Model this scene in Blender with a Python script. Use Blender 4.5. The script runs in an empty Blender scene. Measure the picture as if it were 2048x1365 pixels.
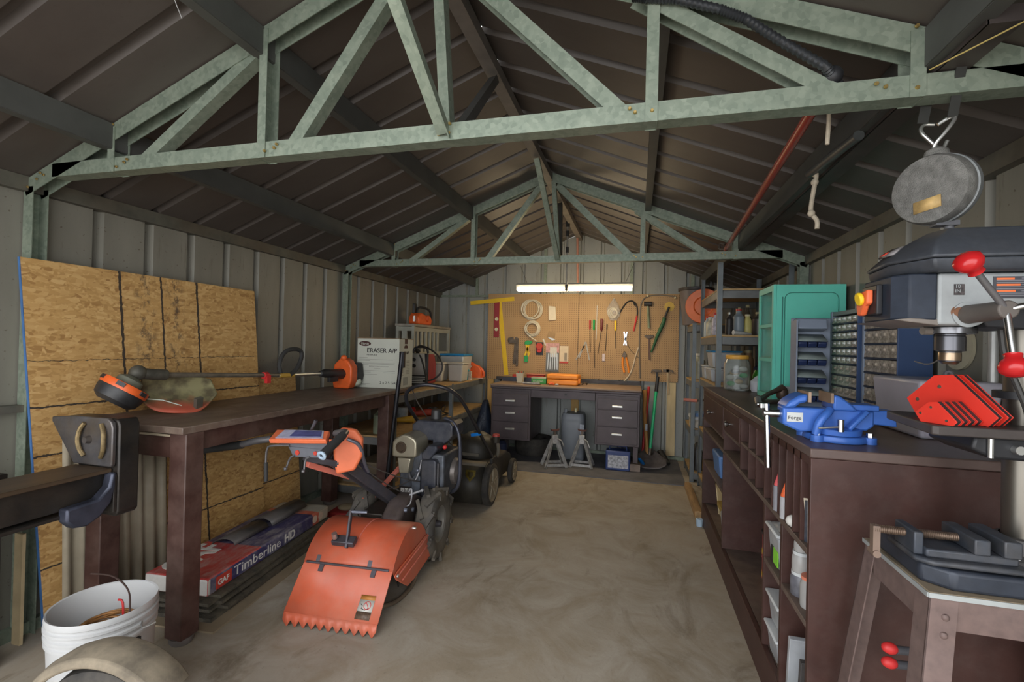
import bpy, bmesh, math, random
from mathutils import Vector, Matrix, Euler
random.seed(7)
PI = math.pi
SC = bpy.context.scene
COL = SC.collection
V = Vector

# ---------------------------------------------------------------- materials
MATS = {}
def _mix(nt, fac, a, b, mode='MIX'):
    n = nt.nodes.new('ShaderNodeMix'); n.data_type = 'RGBA'; n.blend_type = mode
    for s, v in (('Factor', fac), ('A', a), ('B', b)):
        idx = {'Factor': 0, 'A': 6, 'B': 7}[s]
        if hasattr(v, 'is_linked') or hasattr(v, 'links'): nt.links.new(v, n.inputs[idx])
        elif s == 'Factor': n.inputs[0].default_value = v
        else: n.inputs[idx].default_value = (*v, 1) if len(v) == 3 else v
    return n.outputs[2]
def _noise(nt, vec, scale, detail=4, rough=.55, dist=0):
    n = nt.nodes.new('ShaderNodeTexNoise'); n.inputs['Scale'].default_value = scale
    n.inputs['Detail'].default_value = detail; n.inputs['Roughness'].default_value = rough
    n.inputs['Distortion'].default_value = dist
    nt.links.new(vec, n.inputs['Vector']); return n.outputs[0]
def _ramp(nt, fac, stops):
    n = nt.nodes.new('ShaderNodeValToRGB'); r = n.color_ramp
    while len(r.elements) < len(stops): r.elements.new(.5)
    for e, (p, c) in zip(r.elements, stops):
        e.position = p; e.color = (c, c, c, 1) if not hasattr(c, '__len__') else (*c, 1)
    nt.links.new(fac, n.inputs[0]); return n.outputs[0]
def _map(nt, vec, scale=(1, 1, 1), loc=(0, 0, 0), rot=(0, 0, 0)):
    n = nt.nodes.new('ShaderNodeMapping'); n.inputs['Scale'].default_value = scale
    n.inputs['Location'].default_value = loc; n.inputs['Rotation'].default_value = rot
    nt.links.new(vec, n.inputs['Vector']); return n.outputs[0]
def _bump(nt, h, strength, dist=.01):
    n = nt.nodes.new('ShaderNodeBump'); n.inputs['Strength'].default_value = strength
    n.inputs['Distance'].default_value = dist; nt.links.new(h, n.inputs['Height']); return n.outputs[0]
def new_mat(key):
    m = bpy.data.materials.new(key); m.use_nodes = True; nt = m.node_tree
    b = nt.nodes['Principled BSDF']
    tc = nt.nodes.new('ShaderNodeTexCoord')
    return m, nt, b, tc.outputs['Object']
def M(key, col=None, rough=.6, metal=0., var=.18, scale=9., bump=0., dirt=0., dcol=(.12, .10, .08), dscale=3.,
      trans=0., alpha=1., emit=None, estr=0., stretch=(1, 1, 1), spec=.5, ior=1.45):
    if key in MATS: return MATS[key]
    m, nt, b, oc = new_mat(key)
    oc = _map(nt, oc, stretch)
    c = col
    if var:
        f = _ramp(nt, _noise(nt, oc, scale), [(.3, 0), (.7, 1)])
        c = _mix(nt, f, tuple(x * (1 - var) for x in col), tuple(min(1, x * (1 + var)) for x in col))
    if dirt:
        f2 = _ramp(nt, _noise(nt, oc, dscale, 8, .65), [(.5 - dirt * .3, 0), (.72, min(1, dirt * 1.3))])
        c = _mix(nt, f2, c, dcol)
    if hasattr(c, 'links'): nt.links.new(c, b.inputs['Base Color'])
    else: b.inputs['Base Color'].default_value = (*c, 1)
    b.inputs['Roughness'].default_value = rough; b.inputs['Metallic'].default_value = metal
    b.inputs['Specular IOR Level'].default_value = spec; b.inputs['IOR'].default_value = ior
    if bump: nt.links.new(_bump(nt, _noise(nt, oc, scale * 4), bump), b.inputs['Normal'])
    if trans: b.inputs['Transmission Weight'].default_value = trans
    if alpha < 1: b.inputs['Alpha'].default_value = alpha
    if emit:
        b.inputs['Emission Color'].default_value = (*emit, 1); b.inputs['Emission Strength'].default_value = estr
    MATS[key] = m; return m

# ---------------------------------------------------------------- mesh builder (world coordinates unless a matrix is given)
class MB:
    def __init__(s, mx=None): s.bm = bmesh.new(); s.mx = mx or Matrix()
    def _add(s, vs, fs):
        bv = [s.bm.verts.new(s.mx @ V(v)) for v in vs]
        for f in fs:
            try: s.bm.faces.new([bv[i] for i in f])
            except ValueError: pass
        return s
    def box(s, x0, x1, y0, y1, z0, z1, mx=None):
        vs = [V((x, y, z)) for x in (x0, x1) for y in (y0, y1) for z in (z0, z1)]
        if mx: vs = [mx @ v for v in vs]
        return s._add(vs, [(0, 1, 3, 2), (4, 6, 7, 5), (0, 4, 5, 1), (2, 3, 7, 6), (0, 2, 6, 4), (1, 5, 7, 3)])
    def cbox(s, c, size, rot=(0, 0, 0)):
        m = Matrix.Translation(c) @ Euler(rot).to_matrix().to_4x4(); a, b, d = (x / 2 for x in size)
        return s.box(-a, a, -b, b, -d, d, m)
    def beam(s, p, q, w, h, up=(0, 0, 1)):
        """rectangular bar from p to q; w across, h along up"""
        p, q = V(p), V(q); d = (q - p).normalized(); u = V(up)
        x = d.cross(u)
        if x.length < 1e-5: x = d.cross(V((1, 0, 0)))
        x.normalize(); u = x.cross(d)
        vs = [c + x * a * w / 2 + u * b * h / 2 for c in (p, q) for a, b in ((-1, -1), (1, -1), (1, 1), (-1, 1))]
        return s._add(vs, [(0, 1, 2, 3), (7, 6, 5, 4), (0, 4, 5, 1), (1, 5, 6, 2), (2, 6, 7, 3), (3, 7, 4, 0)])
    def cyl(s, p, q, r, r2=None, n=20, caps=True):
        p, q = V(p), V(q); r2 = r if r2 is None else r2
        d = (q - p).normalized(); a = d.orthogonal().normalized(); b = d.cross(a)
        vs = []
        for c, rr in ((p, r), (q, r2)):
            vs += [c + (a * math.cos(2 * PI * i / n) + b * math.sin(2 * PI * i / n)) * rr for i in range(n)]
        fs = [(i, (i + 1) % n, n + (i + 1) % n, n + i) for i in range(n)]
        if caps: fs += [tuple(range(n - 1, -1, -1)), tuple(range(n, 2 * n))]
        return s._add(vs, fs)
    def tube(s, pts, r, n=10, smooth=0, closed=False, radii=None):
        pts = [V(p) for p in pts]
        for _ in range(smooth):
            if closed:
                pts = [x for i in range(len(pts)) for x in (pts[i] * .75 + pts[(i + 1) % len(pts)] * .25, pts[i] * .25 + pts[(i + 1) % len(pts)] * .75)]
            else:
                q = [pts[0]]
                for i in range(len(pts) - 1): q += [pts[i] * .75 + pts[i + 1] * .25, pts[i] * .25 + pts[i + 1] * .75]
                pts = q + [pts[-1]]
        k = len(pts); vs = []; a = None
        for i, c in enumerate(pts):
            if closed: d = pts[(i + 1) % k] - pts[i - 1]
            else: d = pts[min(i + 1, k - 1)] - pts[max(i - 1, 0)]
            if d.length < 1e-9: d = V((0, 0, 1))
            d.normalize()
            a = d.orthogonal() if a is None else a - d * a.dot(d)
            if a.length < 1e-6: a = d.orthogonal()
            a.normalize(); b = d.cross(a)
            rr = r if radii is None else radii[min(int(i * len(radii) / k), len(radii) - 1)]
            vs += [c + (a * math.cos(2 * PI * j / n) + b * math.sin(2 * PI * j / n)) * rr for j in range(n)]
        fs = []
        for i in range(k if closed else k - 1):
            o, o2 = i * n, ((i + 1) % k) * n
            fs += [(o + j, o + (j + 1) % n, o2 + (j + 1) % n, o2 + j) for j in range(n)]
        if not closed: fs += [tuple(range(n - 1, -1, -1)), tuple(range((k - 1) * n, k * n))]
        return s._add(vs, fs)
    def lathe(s, prof, c=(0, 0, 0), axis=(0, 0, 1), n=28, sweep=2 * PI, start=0., xdir=None):
        """prof: (radius, height) pairs along axis"""
        c = V(c); d = V(axis).normalized(); a = (V(xdir) if xdir else d.orthogonal()).normalized(); b = d.cross(a)
        full = abs(sweep - 2 * PI) < 1e-6; m = n if full else n + 1; vs = []
        for r, h in prof:
            for i in range(m):
                t = start + sweep * i / n
                vs.append(c + d * h + (a * math.cos(t) + b * math.sin(t)) * max(r, 1e-5))
        fs = []
        for k in range(len(prof) - 1):
            for i in range(n):
                j = (i + 1) % m
                fs.append((k * m + i, k * m + j, (k + 1) * m + j, (k + 1) * m + i))
        return s._add(vs, fs)
    def prism(s, poly, d0, d1, o=(0, 0, 0), ux=(1, 0, 0), uy=(0, 0, 1), un=None):
        """poly in the plane (ux,uy) through o, extruded from d0 to d1 along the normal"""
        o, ux, uy = V(o), V(ux), V(uy); un = V(un) if un else ux.cross(uy)
        n = len(poly)
        vs = [o + ux * x + uy * y + un * d for d in (d0, d1) for x, y in poly]
        fs = [tuple(range(n - 1, -1, -1)), tuple(range(n, 2 * n))] + [(i, (i + 1) % n, n + (i + 1) % n, n + i) for i in range(n)]
        return s._add(vs, fs)
    def ball(s, c, r, n=16, sc=(1, 1, 1), mx=None):
        m = n // 2; prof = [(math.sin(PI * i / m), -math.cos(PI * i / m)) for i in range(m + 1)]
        c = V(c); vs = []
        for q, h in prof:
            for i in range(n):
                v = V((q * math.cos(2 * PI * i / n) * sc[0], q * math.sin(2 * PI * i / n) * sc[1], h * sc[2])) * r
                vs.append(c + (mx @ v if mx else v))
        fs = [(k * n + i, k * n + (i + 1) % n, (k + 1) * n + (i + 1) % n, (k + 1) * n + i) for k in range(m) for i in range(n)]
        return s._add(vs, fs)
    def grid(s, f, nu, nv):
        vs = [V(f(i / nu, j / nv)) for i in range(nu + 1) for j in range(nv + 1)]
        fs = [(i * (nv + 1) + j, (i + 1) * (nv + 1) + j, (i + 1) * (nv + 1) + j + 1, i * (nv + 1) + j + 1) for i in range(nu) for j in range(nv)]
        return s._add(vs, fs)
    def build(s, name, mat, parent=None, bevel=0., label=None, cat=None, group=None, kind=None, solid=0., sub=0, ang=35, seg=2, base=None, flat=False):
        bm = s.bm
        bmesh.ops.remove_doubles(bm, verts=bm.verts, dist=1e-5)
        bmesh.ops.recalc_face_normals(bm, faces=bm.faces)
        if parent is not None: bm.transform(WM[parent.name].inverted()); mw = None
        else:
            xs = [v.co for v in bm.verts]
            lo = V([min(v[i] for v in xs) for i in range(3)]); hi = V([max(v[i] for v in xs) for i in range(3)])
            b = V(base) if base else V(((lo.x + hi.x) / 2, (lo.y + hi.y) / 2, lo.z)); bm.transform(Matrix.Translation(-b)); mw = b
        me = bpy.data.meshes.new(name); bm.to_mesh(me); bm.free()
        if flat: me.polygons.foreach_set('use_smooth', [False] * len(me.polygons))
        else:
            me.polygons.foreach_set('use_smooth', [True] * len(me.polygons)); me.set_sharp_from_angle(angle=math.radians(ang))
        me.materials.append(mat)
        o = bpy.data.objects.new(name, me); COL.objects.link(o)
        if parent is not None: o.parent = parent; WM[o.name] = WM[parent.name]
        else: o.location = mw; WM[o.name] = Matrix.Translation(mw)
        if solid:
            d = o.modifiers.new('solid', 'SOLIDIFY'); d.thickness = solid; d.offset = 0
        if bevel:
            d = o.modifiers.new('bevel', 'BEVEL'); d.width = bevel; d.segments = seg; d.limit_method = 'ANGLE'; d.angle_limit = math.radians(40)
        if sub:
            d = o.modifiers.new('sub', 'SUBSURF'); d.levels = sub; d.render_levels = sub
        tag(o, label, cat, group, kind); return o
WM = {}
def tag(o, label=None, cat=None, group=None, kind=None):
    for k, v in (('label', label), ('category', cat), ('group', group), ('kind', kind)):
        if v: o[k] = v
    return o
def thing(name, label, cat, loc=(0, 0, 0), rz=0., group=None, rot=None):
    o = bpy.data.objects.new(name, None); COL.objects.link(o); o.empty_display_size = .05
    o.location = loc; o.rotation_euler = rot or (0, 0, rz)
    WM[o.name] = Matrix.Translation(loc) @ Euler(rot or (0, 0, rz)).to_matrix().to_4x4()
    return tag(o, label, cat, group)
def LM(o): return WM[o.name]
def dup(src, loc, rz=None, label=None, group=None, scale=None, rot=None):
    def cp(o, par):
        c = o.copy(); COL.objects.link(c)
        if par: c.parent = par
        for ch in [x for x in KIDS(o)]: cp(ch, c)
        return c
    c = cp(src, None); c.location = loc
    if rot: c.rotation_euler = rot
    elif rz is not None: c.rotation_euler = (0, 0, rz)
    if scale: c.scale = scale
    WM[c.name] = Matrix.Translation(loc) @ Euler(c.rotation_euler).to_matrix().to_4x4()
    if label: c['label'] = label
    if group: c['group'] = group
    return c
def KIDS(o): return [x for x in bpy.data.objects if x.parent == o]
def text(body, size, o, ux, uy, mat, parent=None, name='lettering', ext=.0006, align='LEFT', lift=.0008, sx=1., bold=0., **kw):
    cu = bpy.data.curves.new('t', 'FONT'); cu.body = body; cu.size = size; cu.extrude = ext; cu.align_x = align; cu.offset = bold
    cu.resolution_u = 3
    ob = bpy.data.objects.new('t', cu); COL.objects.link(ob)
    me = bpy.data.meshes.new_from_object(ob.evaluated_get(bpy.context.evaluated_depsgraph_get()))
    bpy.data.objects.remove(ob); bpy.data.curves.remove(cu)
    ux = V(ux).normalized(); uy = V(uy).normalized(); un = ux.cross(uy); o = V(o) + un * lift
    mb = MB(); mb.bm.from_mesh(me); bpy.data.meshes.remove(me)
    for v in mb.bm.verts: v.co = o + ux * v.co.x * sx + uy * v.co.y + un * v.co.z
    return mb.build(name, mat, parent, **kw)

# ---------------------------------------------------------------- camera
f_px, yaw, pit, rol = 945.3, .2581, .0073, .0243
c, s = math.cos(yaw), math.sin(yaw)
r = V((c, s, 0)); fw = V((-s, c, 0)); u = V((0, 0, 1))
c, s = math.cos(pit), math.sin(pit)
f2 = fw * c + u * s; u2 = u * c - fw * s
c, s = math.cos(rol), math.sin(rol)
r3 = r * c + u2 * s; u3 = u2 * c - r * s
cam = bpy.data.cameras.new('camera'); co = bpy.data.objects.new('camera', cam); COL.objects.link(co)
mw = Matrix((r3, u3, -f2)).transposed().to_4x4(); mw.translation = (.694, 0, 1.288); co.matrix_world = mw
cam.sensor_width = 36; cam.lens = f_px / 2048 * 36; cam.clip_start = .02
SC.camera = co
vs = SC.view_settings; vs.view_transform = 'Standard'; vs.look = 'None'; vs.gamma = 1; vs.use_curve_mapping = False; vs.exposure = 0.0
# ================================================================ setting
H, R, HW, YB = 1.934, 2.660, 1.83, 5.78
YF = -.15
def m_galv():
    m, nt, b, oc = new_mat('galvanised steel')
    v = nt.nodes.new('ShaderNodeTexVoronoi'); v.inputs['Scale'].default_value = 75
    nt.links.new(_mix(nt, .12, oc, (0, 0, 0)) if False else oc, v.inputs['Vector'])
    f = _ramp(nt, v.outputs['Color'], [(.1, 0), (.9, 1)])
    c = _mix(nt, f, (.165, .20, .155), (.235, .275, .215))
    f2 = _ramp(nt, _noise(nt, oc, 14, 6), [(.45, 0), (.75, .5)])
    c = _mix(nt, f2, c, (.33, .365, .285))
    nt.links.new(c, b.inputs['Base Color']); b.inputs['Metallic'].default_value = .35
    b.inputs['Roughness'].default_value = .48
    return m
GALV = m_galv()
def m_sheet(key, a, bcol, rust, axis=2, speck=.5):
    m, nt, b, oc = new_mat(key)
    st = [1.2, 1.2, 1.2]; st[axis] = .3
    f = _ramp(nt, _noise(nt, _map(nt, oc, tuple(st)), 4, 7, .6), [(.3, 0), (.7, 1)])
    c = _mix(nt, f, a, bcol)
    st = [9, 9, 9]; st[axis] = 1.2
    f2 = _ramp(nt, _noise(nt, _map(nt, oc, tuple(st)), 1.6, 6, .7), [(.6, 0), (.75, speck)])
    c = _mix(nt, f2, c, rust)
    f3 = _ramp(nt, _noise(nt, oc, 55, 2), [(.68, 0), (.74, speck)])
    c = _mix(nt, f3, c, rust)
    nt.links.new(c, b.inputs['Base Color']); b.inputs['Roughness'].default_value = .5; b.inputs['Metallic'].default_value = .12
    return m
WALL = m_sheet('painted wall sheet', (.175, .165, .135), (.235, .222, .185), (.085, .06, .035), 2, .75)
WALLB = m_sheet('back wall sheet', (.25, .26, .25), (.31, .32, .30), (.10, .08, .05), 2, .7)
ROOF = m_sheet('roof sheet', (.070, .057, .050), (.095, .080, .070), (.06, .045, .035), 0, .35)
PURL = M('dark purlin steel', (.085, .085, .078), .5, .3, scale=5)
DARKT = M('weathered trim steel', (.12, .12, .10), .55, .3, var=.3, scale=12, dirt=.4, dcol=(.10, .05, .02))

def m_floor():
    m, nt, b, oc = new_mat('concrete floor')
    f = _ramp(nt, _noise(nt, oc, 1.1, 8, .62, .6), [(.3, 0), (.7, 1)])
    c = _mix(nt, f, (.22, .175, .12), (.38, .32, .245))
    f = _ramp(nt, _noise(nt, _map(nt, oc, (1, 1, 1), (3, 9, 0)), 3.2, 10, .7, 1.2), [(.38, 0), (.66, .75)])
    c = _mix(nt, f, c, (.42, .38, .325))
    f = _ramp(nt, _noise(nt, _map(nt, oc, (1.6, .8, 1), (7, 2, 0)), 2.1, 9, .7, .8), [(.56, 0), (.70, .8)])
    c = _mix(nt, f, c, (.15, .115, .075))
    f = _ramp(nt, _noise(nt, oc, 60, 3), [(.66, 0), (.76, .5)])
    c = _mix(nt, f, c, (.16, .13, .10))
    nt.links.new(c, b.inputs['Base Color']); b.inputs['Roughness'].default_value = .62
    nt.links.new(_bump(nt, _noise(nt, oc, 30, 6), .12), b.inputs['Normal'])
    return m
MB().box(-2.2, 2.2, -5, YB + .1, -.12, 0).build('floor', m_floor(), kind='structure')

def sheet(name, mat, y0, y1, pts, out, per=.245, ph=.07, w=.05, d=.028):
    """ribbed sheet: swept along p0->p1 (two points in XZ or free), ribs spaced along Y, recess pushed along out"""
    prof = [(y0, 0)]; y = y0 + ph
    while y + w < y1:
        prof += [(y, 0), (y + .012, 1), (y + w - .012, 1), (y + w, 0)]; y += per
    prof.append((y1, 0)); out = V(out); th = .003
    p0, p1 = V((pts[0][0], 0, pts[0][1])), V((pts[1][0], 0, pts[1][1])); mb = MB(); vs = []
    for y, k in prof:
        for p in (p0, p1):
            for o_ in (0, th): vs.append(p + V((0, y, 0)) + out * (d * k + o_))
    n = len(prof); fs = [(0, 1, 3, 2), (4 * n - 4, 4 * n - 2, 4 * n - 1, 4 * n - 3)]
    for i in range(n - 1):
        a_, b_ = 4 * i, 4 * i + 4
        fs += [(a_, a_ + 2, b_ + 2, b_), (a_ + 1, b_ + 1, b_ + 3, a_ + 3), (a_, b_, b_ + 1, a_ + 1), (a_ + 2, a_ + 3, b_ + 3, b_ + 2)]
    mb._add(vs, fs)
    return mb.build(name, mat, kind='structure', flat=True)
kx = (R - H) / HW; nl = math.hypot(kx, 1)
PH = 1.665 - YF - math.floor((1.665 - YF) / .245) * .245
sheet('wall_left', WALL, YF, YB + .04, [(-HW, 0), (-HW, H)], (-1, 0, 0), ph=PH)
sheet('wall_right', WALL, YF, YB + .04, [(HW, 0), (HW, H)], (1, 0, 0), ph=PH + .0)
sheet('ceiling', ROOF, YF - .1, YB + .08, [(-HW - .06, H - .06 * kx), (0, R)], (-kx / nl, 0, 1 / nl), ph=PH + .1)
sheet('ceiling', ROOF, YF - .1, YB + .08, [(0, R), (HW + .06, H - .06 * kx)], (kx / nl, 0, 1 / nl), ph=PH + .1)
# back wall with its own ribs along X
def back():
    prof = [(-HW, 0)]; x = -HW + .12
    while x < HW - .06:
        prof += [(x, 0), (x + .012, 1), (x + .038, 1), (x + .05, 0)]; x += .245
    prof.append((HW, 0)); mb = MB(); vs = []
    for x, k in prof:
        zt = R - abs(x) * kx
        vs += [V((x, YB + .028 * k, 0)), V((x, YB + .028 * k, H)), V((x, YB + .028 * k, max(zt, H + .001)))]
    n = len(prof); fs = []
    for i in range(n - 1): fs += [(3 * i, 3 * i + 1, 3 * i + 4, 3 * i + 3), (3 * i + 1, 3 * i + 2, 3 * i + 5, 3 * i + 4)]
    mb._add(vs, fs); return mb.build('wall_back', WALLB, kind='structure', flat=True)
back()
# eave angles, base tracks, gable girt
for sgn, nm in ((-1, 'trim_1'), (1, 'trim_2')):
    MB().box(sgn * (HW - .035), sgn * (HW + .045), YF, YB, H - .05, H + .012).build(nm, DARKT, kind='structure')
for sgn, nm in ((-1, 'baseboard_left'), (1, 'baseboard_right')):
    MB().box(sgn * (HW - .03), sgn * HW, YF, YB, 0, .05).build(nm, GALV, kind='structure')
MB().box(-HW, HW, YB - .03, YB, 0, .04).build('baseboard_back', GALV, kind='structure')
MB().box(-HW, HW, YB - .032, YB, H - .045, H - .02).build('trim_3', GALV, kind='structure')
MB().box(-HW + .001, -HW + .05, YF, 1.40, .955, .985).build('trim_4', DARKT, kind='structure')
# studs on the gable wall above the girt
tr = MB()
for x in (-1.31, -.42, .62, 1.30): tr.box(x - .018, x + .018, YB - .03, YB - .001, H - .3 if abs(x) < 1 else H - .04, R - abs(x) * kx - .01)
tr.build('trim_5', GALV, kind='structure')

# ================================================================ roof trusses
BOLT = M('brass coloured bolts', (.55, .38, .14), .35, .9, var=0)
def chan(mb, p, q, w, d, y, t=.003, open_='up', yf=0):
    """channel from p to q (XZ points), front web in plane y, w wide in plane, legs d deep towards +Y; open side left empty"""
    p, q = V((p[0], 0, p[1])), V((q[0], 0, q[1])); a = (q - p).normalized(); n = V((-a.z, 0, a.x))
    def quad(o0, o1, ya, yb):
        vs = [c + n * o + V((0, yy, 0)) for c in (p, q) for o in (o0, o1) for yy in (ya, yb)]
        mb._add(vs, [(0, 1, 3, 2), (4, 6, 7, 5), (0, 4, 5, 1), (2, 3, 7, 6), (0, 2, 6, 4), (1, 5, 7, 3)])
    h = w / 2
    quad(-h, h, y, y + t)                       # front face
    quad(-h, h, y + d - t, y + d)               # back face
    if open_ == 'up': quad(-h, -h + t, y + t, y + d - t)
    else: quad(h - t, h, y + t, y + d - t)
def truss(Y, label, dy):
    t = thing('roof_truss', label, 'roof truss', (0, Y, 0), group='galvanised roof trusses')
    D = .056; rw = .066
    def part(nm, segs, w, op='up', y=Y, d=D):
        mb = MB()
        for p, q in segs: chan(mb, p, q, w, d, y, open_=op)
        return mb.build(nm, GALV, t, ang=30)
    zc = 1.9625
    part('bottom_chord', [((-1.66, zc), (1.66, zc))], .055)
    for sg in (-1, 1):
        def P(x, off): return (sg * x, R - x * kx - off)
        a, b = P(HW - .01, .042), P(.02, .042)
        part('rafter', [(a, b) if sg < 0 else (b, a)], rw, 'down')
        x = sg * (HW - .035)
        part('wall_column', [((x, .0), (x, H - .03))], .055, 'up' if sg > 0 else 'down')
        for xx in (1.333, .617 if sg < 0 else .72):
            if sg > 0 and xx > 1: xx = 1.36
            part('web_post', [((sg * xx, zc - .03), (sg * xx, R - xx * kx - .02))], .034, 'up' if sg > 0 else 'down', Y - .004, D + .006)
        part('diagonal_brace', [((sg * 1.19, zc), (sg * .665, R - .665 * kx - .075))], .042, 'up', Y + .004, D - .01)
        part('diagonal_brace', [((sg * (.50 if sg < 0 else .645), zc), (sg * .07, R - .07 * kx - .09))], .046, 'up', Y + .004, D - .01)
    part('king_post', [((.087, zc - .01), (.035, R - .06))], .034, 'up', Y + .004, D - .01)
    for sg in (-1, 1):
        a_ = V((.085, Y - .012 if sg < 0 else Y + D + .012, 1.95 if sg < 0 else 1.985)); b_ = V((.0, Y + (.02 if sg < 0 else D) + sg * dy, R - .09))
        q = MB(); q.beam(a_, b_, .036, .004, (0, 1, 0)); q2 = V((.018, 0, 0)); q.beam(a_ + q2 + V((0, .018, 0)), b_ + q2 + V((0, .018, 0)), .004, .036, (0, 1, 0)); q.build('ridge_brace', GALV if sg < 0 else PURL, t)
    for x, z in [(-1.30, 1.95), (-1.26, 1.965), (-1.245, 1.975), (-.60, 1.955), (-.55, 1.975), (-.56, 1.963), (.067, 1.953), (.102, 1.957), (.105, 1.985), (.66, 1.975), (.675, 1.963), (.722, 1.963), (1.27, 1.975), (1.29, 1.965), (1.358, 1.955), (1.355, 2.11), (-1.325, 2.12), (-1.74, 1.93), (-1.70, 1.945), (-1.72, 1.955), (-1.79, 1.9)]:
        MB().cyl((x, Y - .004, z), (x, Y - .009, z), .0055, .004, 8).build('bolt', BOLT, t)
    return t
truss(1.396, 'near galvanised steel roof truss spanning the shed below the ribbed ceiling', .70)
truss(3.64, 'far galvanised steel roof truss with red pole ending on it', .50)
# purlins and ridge beam
def purlin(x, half, label, name='roof_purlin', w=.105, y0=YF, y1=YB - .02):
    sg = -1 if x < 0 else 1; z = R - abs(x) * kx
    mb = MB(); n = V((sg * kx, 0, 1)).normalized()
    a = V((x, y0, z)) - n * .055; b = V((x, y1, z)) - n * .055
    # lipped C section: vertical web and two lips
    mb.box(x - .003, x + .003, y0, y1, z - w - .004, z - .012)
    mb.box(min(x, x + sg * .04), max(x, x + sg * .04), y0, y1, z - w - .006, z - w - .002)
    return mb.build(name, PURL, label=label, cat='purlin', group='roof purlins')
purlin(-1.327, 0, 'dark steel purlin running above the left workbench')
purlin(-.622, 0, 'dark steel purlin left of the ridge, higher of the two on that side')
purlin(1.375, 0, 'dark steel purlin above the right cabinets with steel track along it')
purlin(.735, 0, 'thin steel purlin right of the ridge, higher of the two on that side', w=.06)
MB().prism([(-.03, R - .085), (.03, R - .085), (.03, R - .03), (0, R - .004), (-.03, R - .03)], YF, YB - .01, (0, 0, 0), (1, 0, 0), (0, 0, 1), (0, 1, 0)).build('ridge_beam', M('ridge beam steel', (.17, .15, .13), .6, .2), label='brown ridge beam running along the roof peak', cat='beam')

# ================================================================ light
W = bpy.data.worlds.new('world'); SC.world = W; W.use_nodes = True
bg = W.node_tree.nodes['Background']; bg.inputs[0].default_value = (.95, .975, 1.0, 1); bg.inputs[1].default_value = 4.7
# ================================================================ left side
BROWN = M('chocolate brown paint', (.060, .027, .021), .5, var=.25, scale=14, dirt=.25, dcol=(.15, .12, .10), dscale=7)
def m_top():
    m, nt, b, oc = new_mat('worn brown bench top')
    f = _ramp(nt, _noise(nt, _map(nt, oc, (3, 1, 1)), 4, 8, .65), [(.3, 0), (.7, 1)])
    c = _mix(nt, f, (.075, .045, .035), (.17, .125, .095))
    f = _ramp(nt, _noise(nt, oc, 9, 8, .7), [(.5, 0), (.72, .8)])
    c = _mix(nt, f, c, (.22, .18, .15)); nt.links.new(c, b.inputs['Base Color']); b.inputs['Roughness'].default_value = .5
    return m
BTOP = m_top()
PALEW = M('pale raw board', (.40, .31, .18), .7, var=.2, scale=8)
def _line(nt, comp, p, w, wob):
    a = nt.nodes.new('ShaderNodeMath'); a.operation = 'ADD'; nt.links.new(comp, a.inputs[0]); nt.links.new(wob, a.inputs[1])
    d = nt.nodes.new('ShaderNodeMath'); d.operation = 'COMPARE'; nt.links.new(a.outputs[0], d.inputs[0]); d.inputs[1].default_value = p; d.inputs[2].default_value = w
    return d.outputs[0]
def _noise_c(nt, vec, scale):
    n = nt.nodes.new('ShaderNodeTexNoise'); n.inputs['Scale'].default_value = scale; nt.links.new(vec, n.inputs['Vector']); return n.outputs[1]
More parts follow.
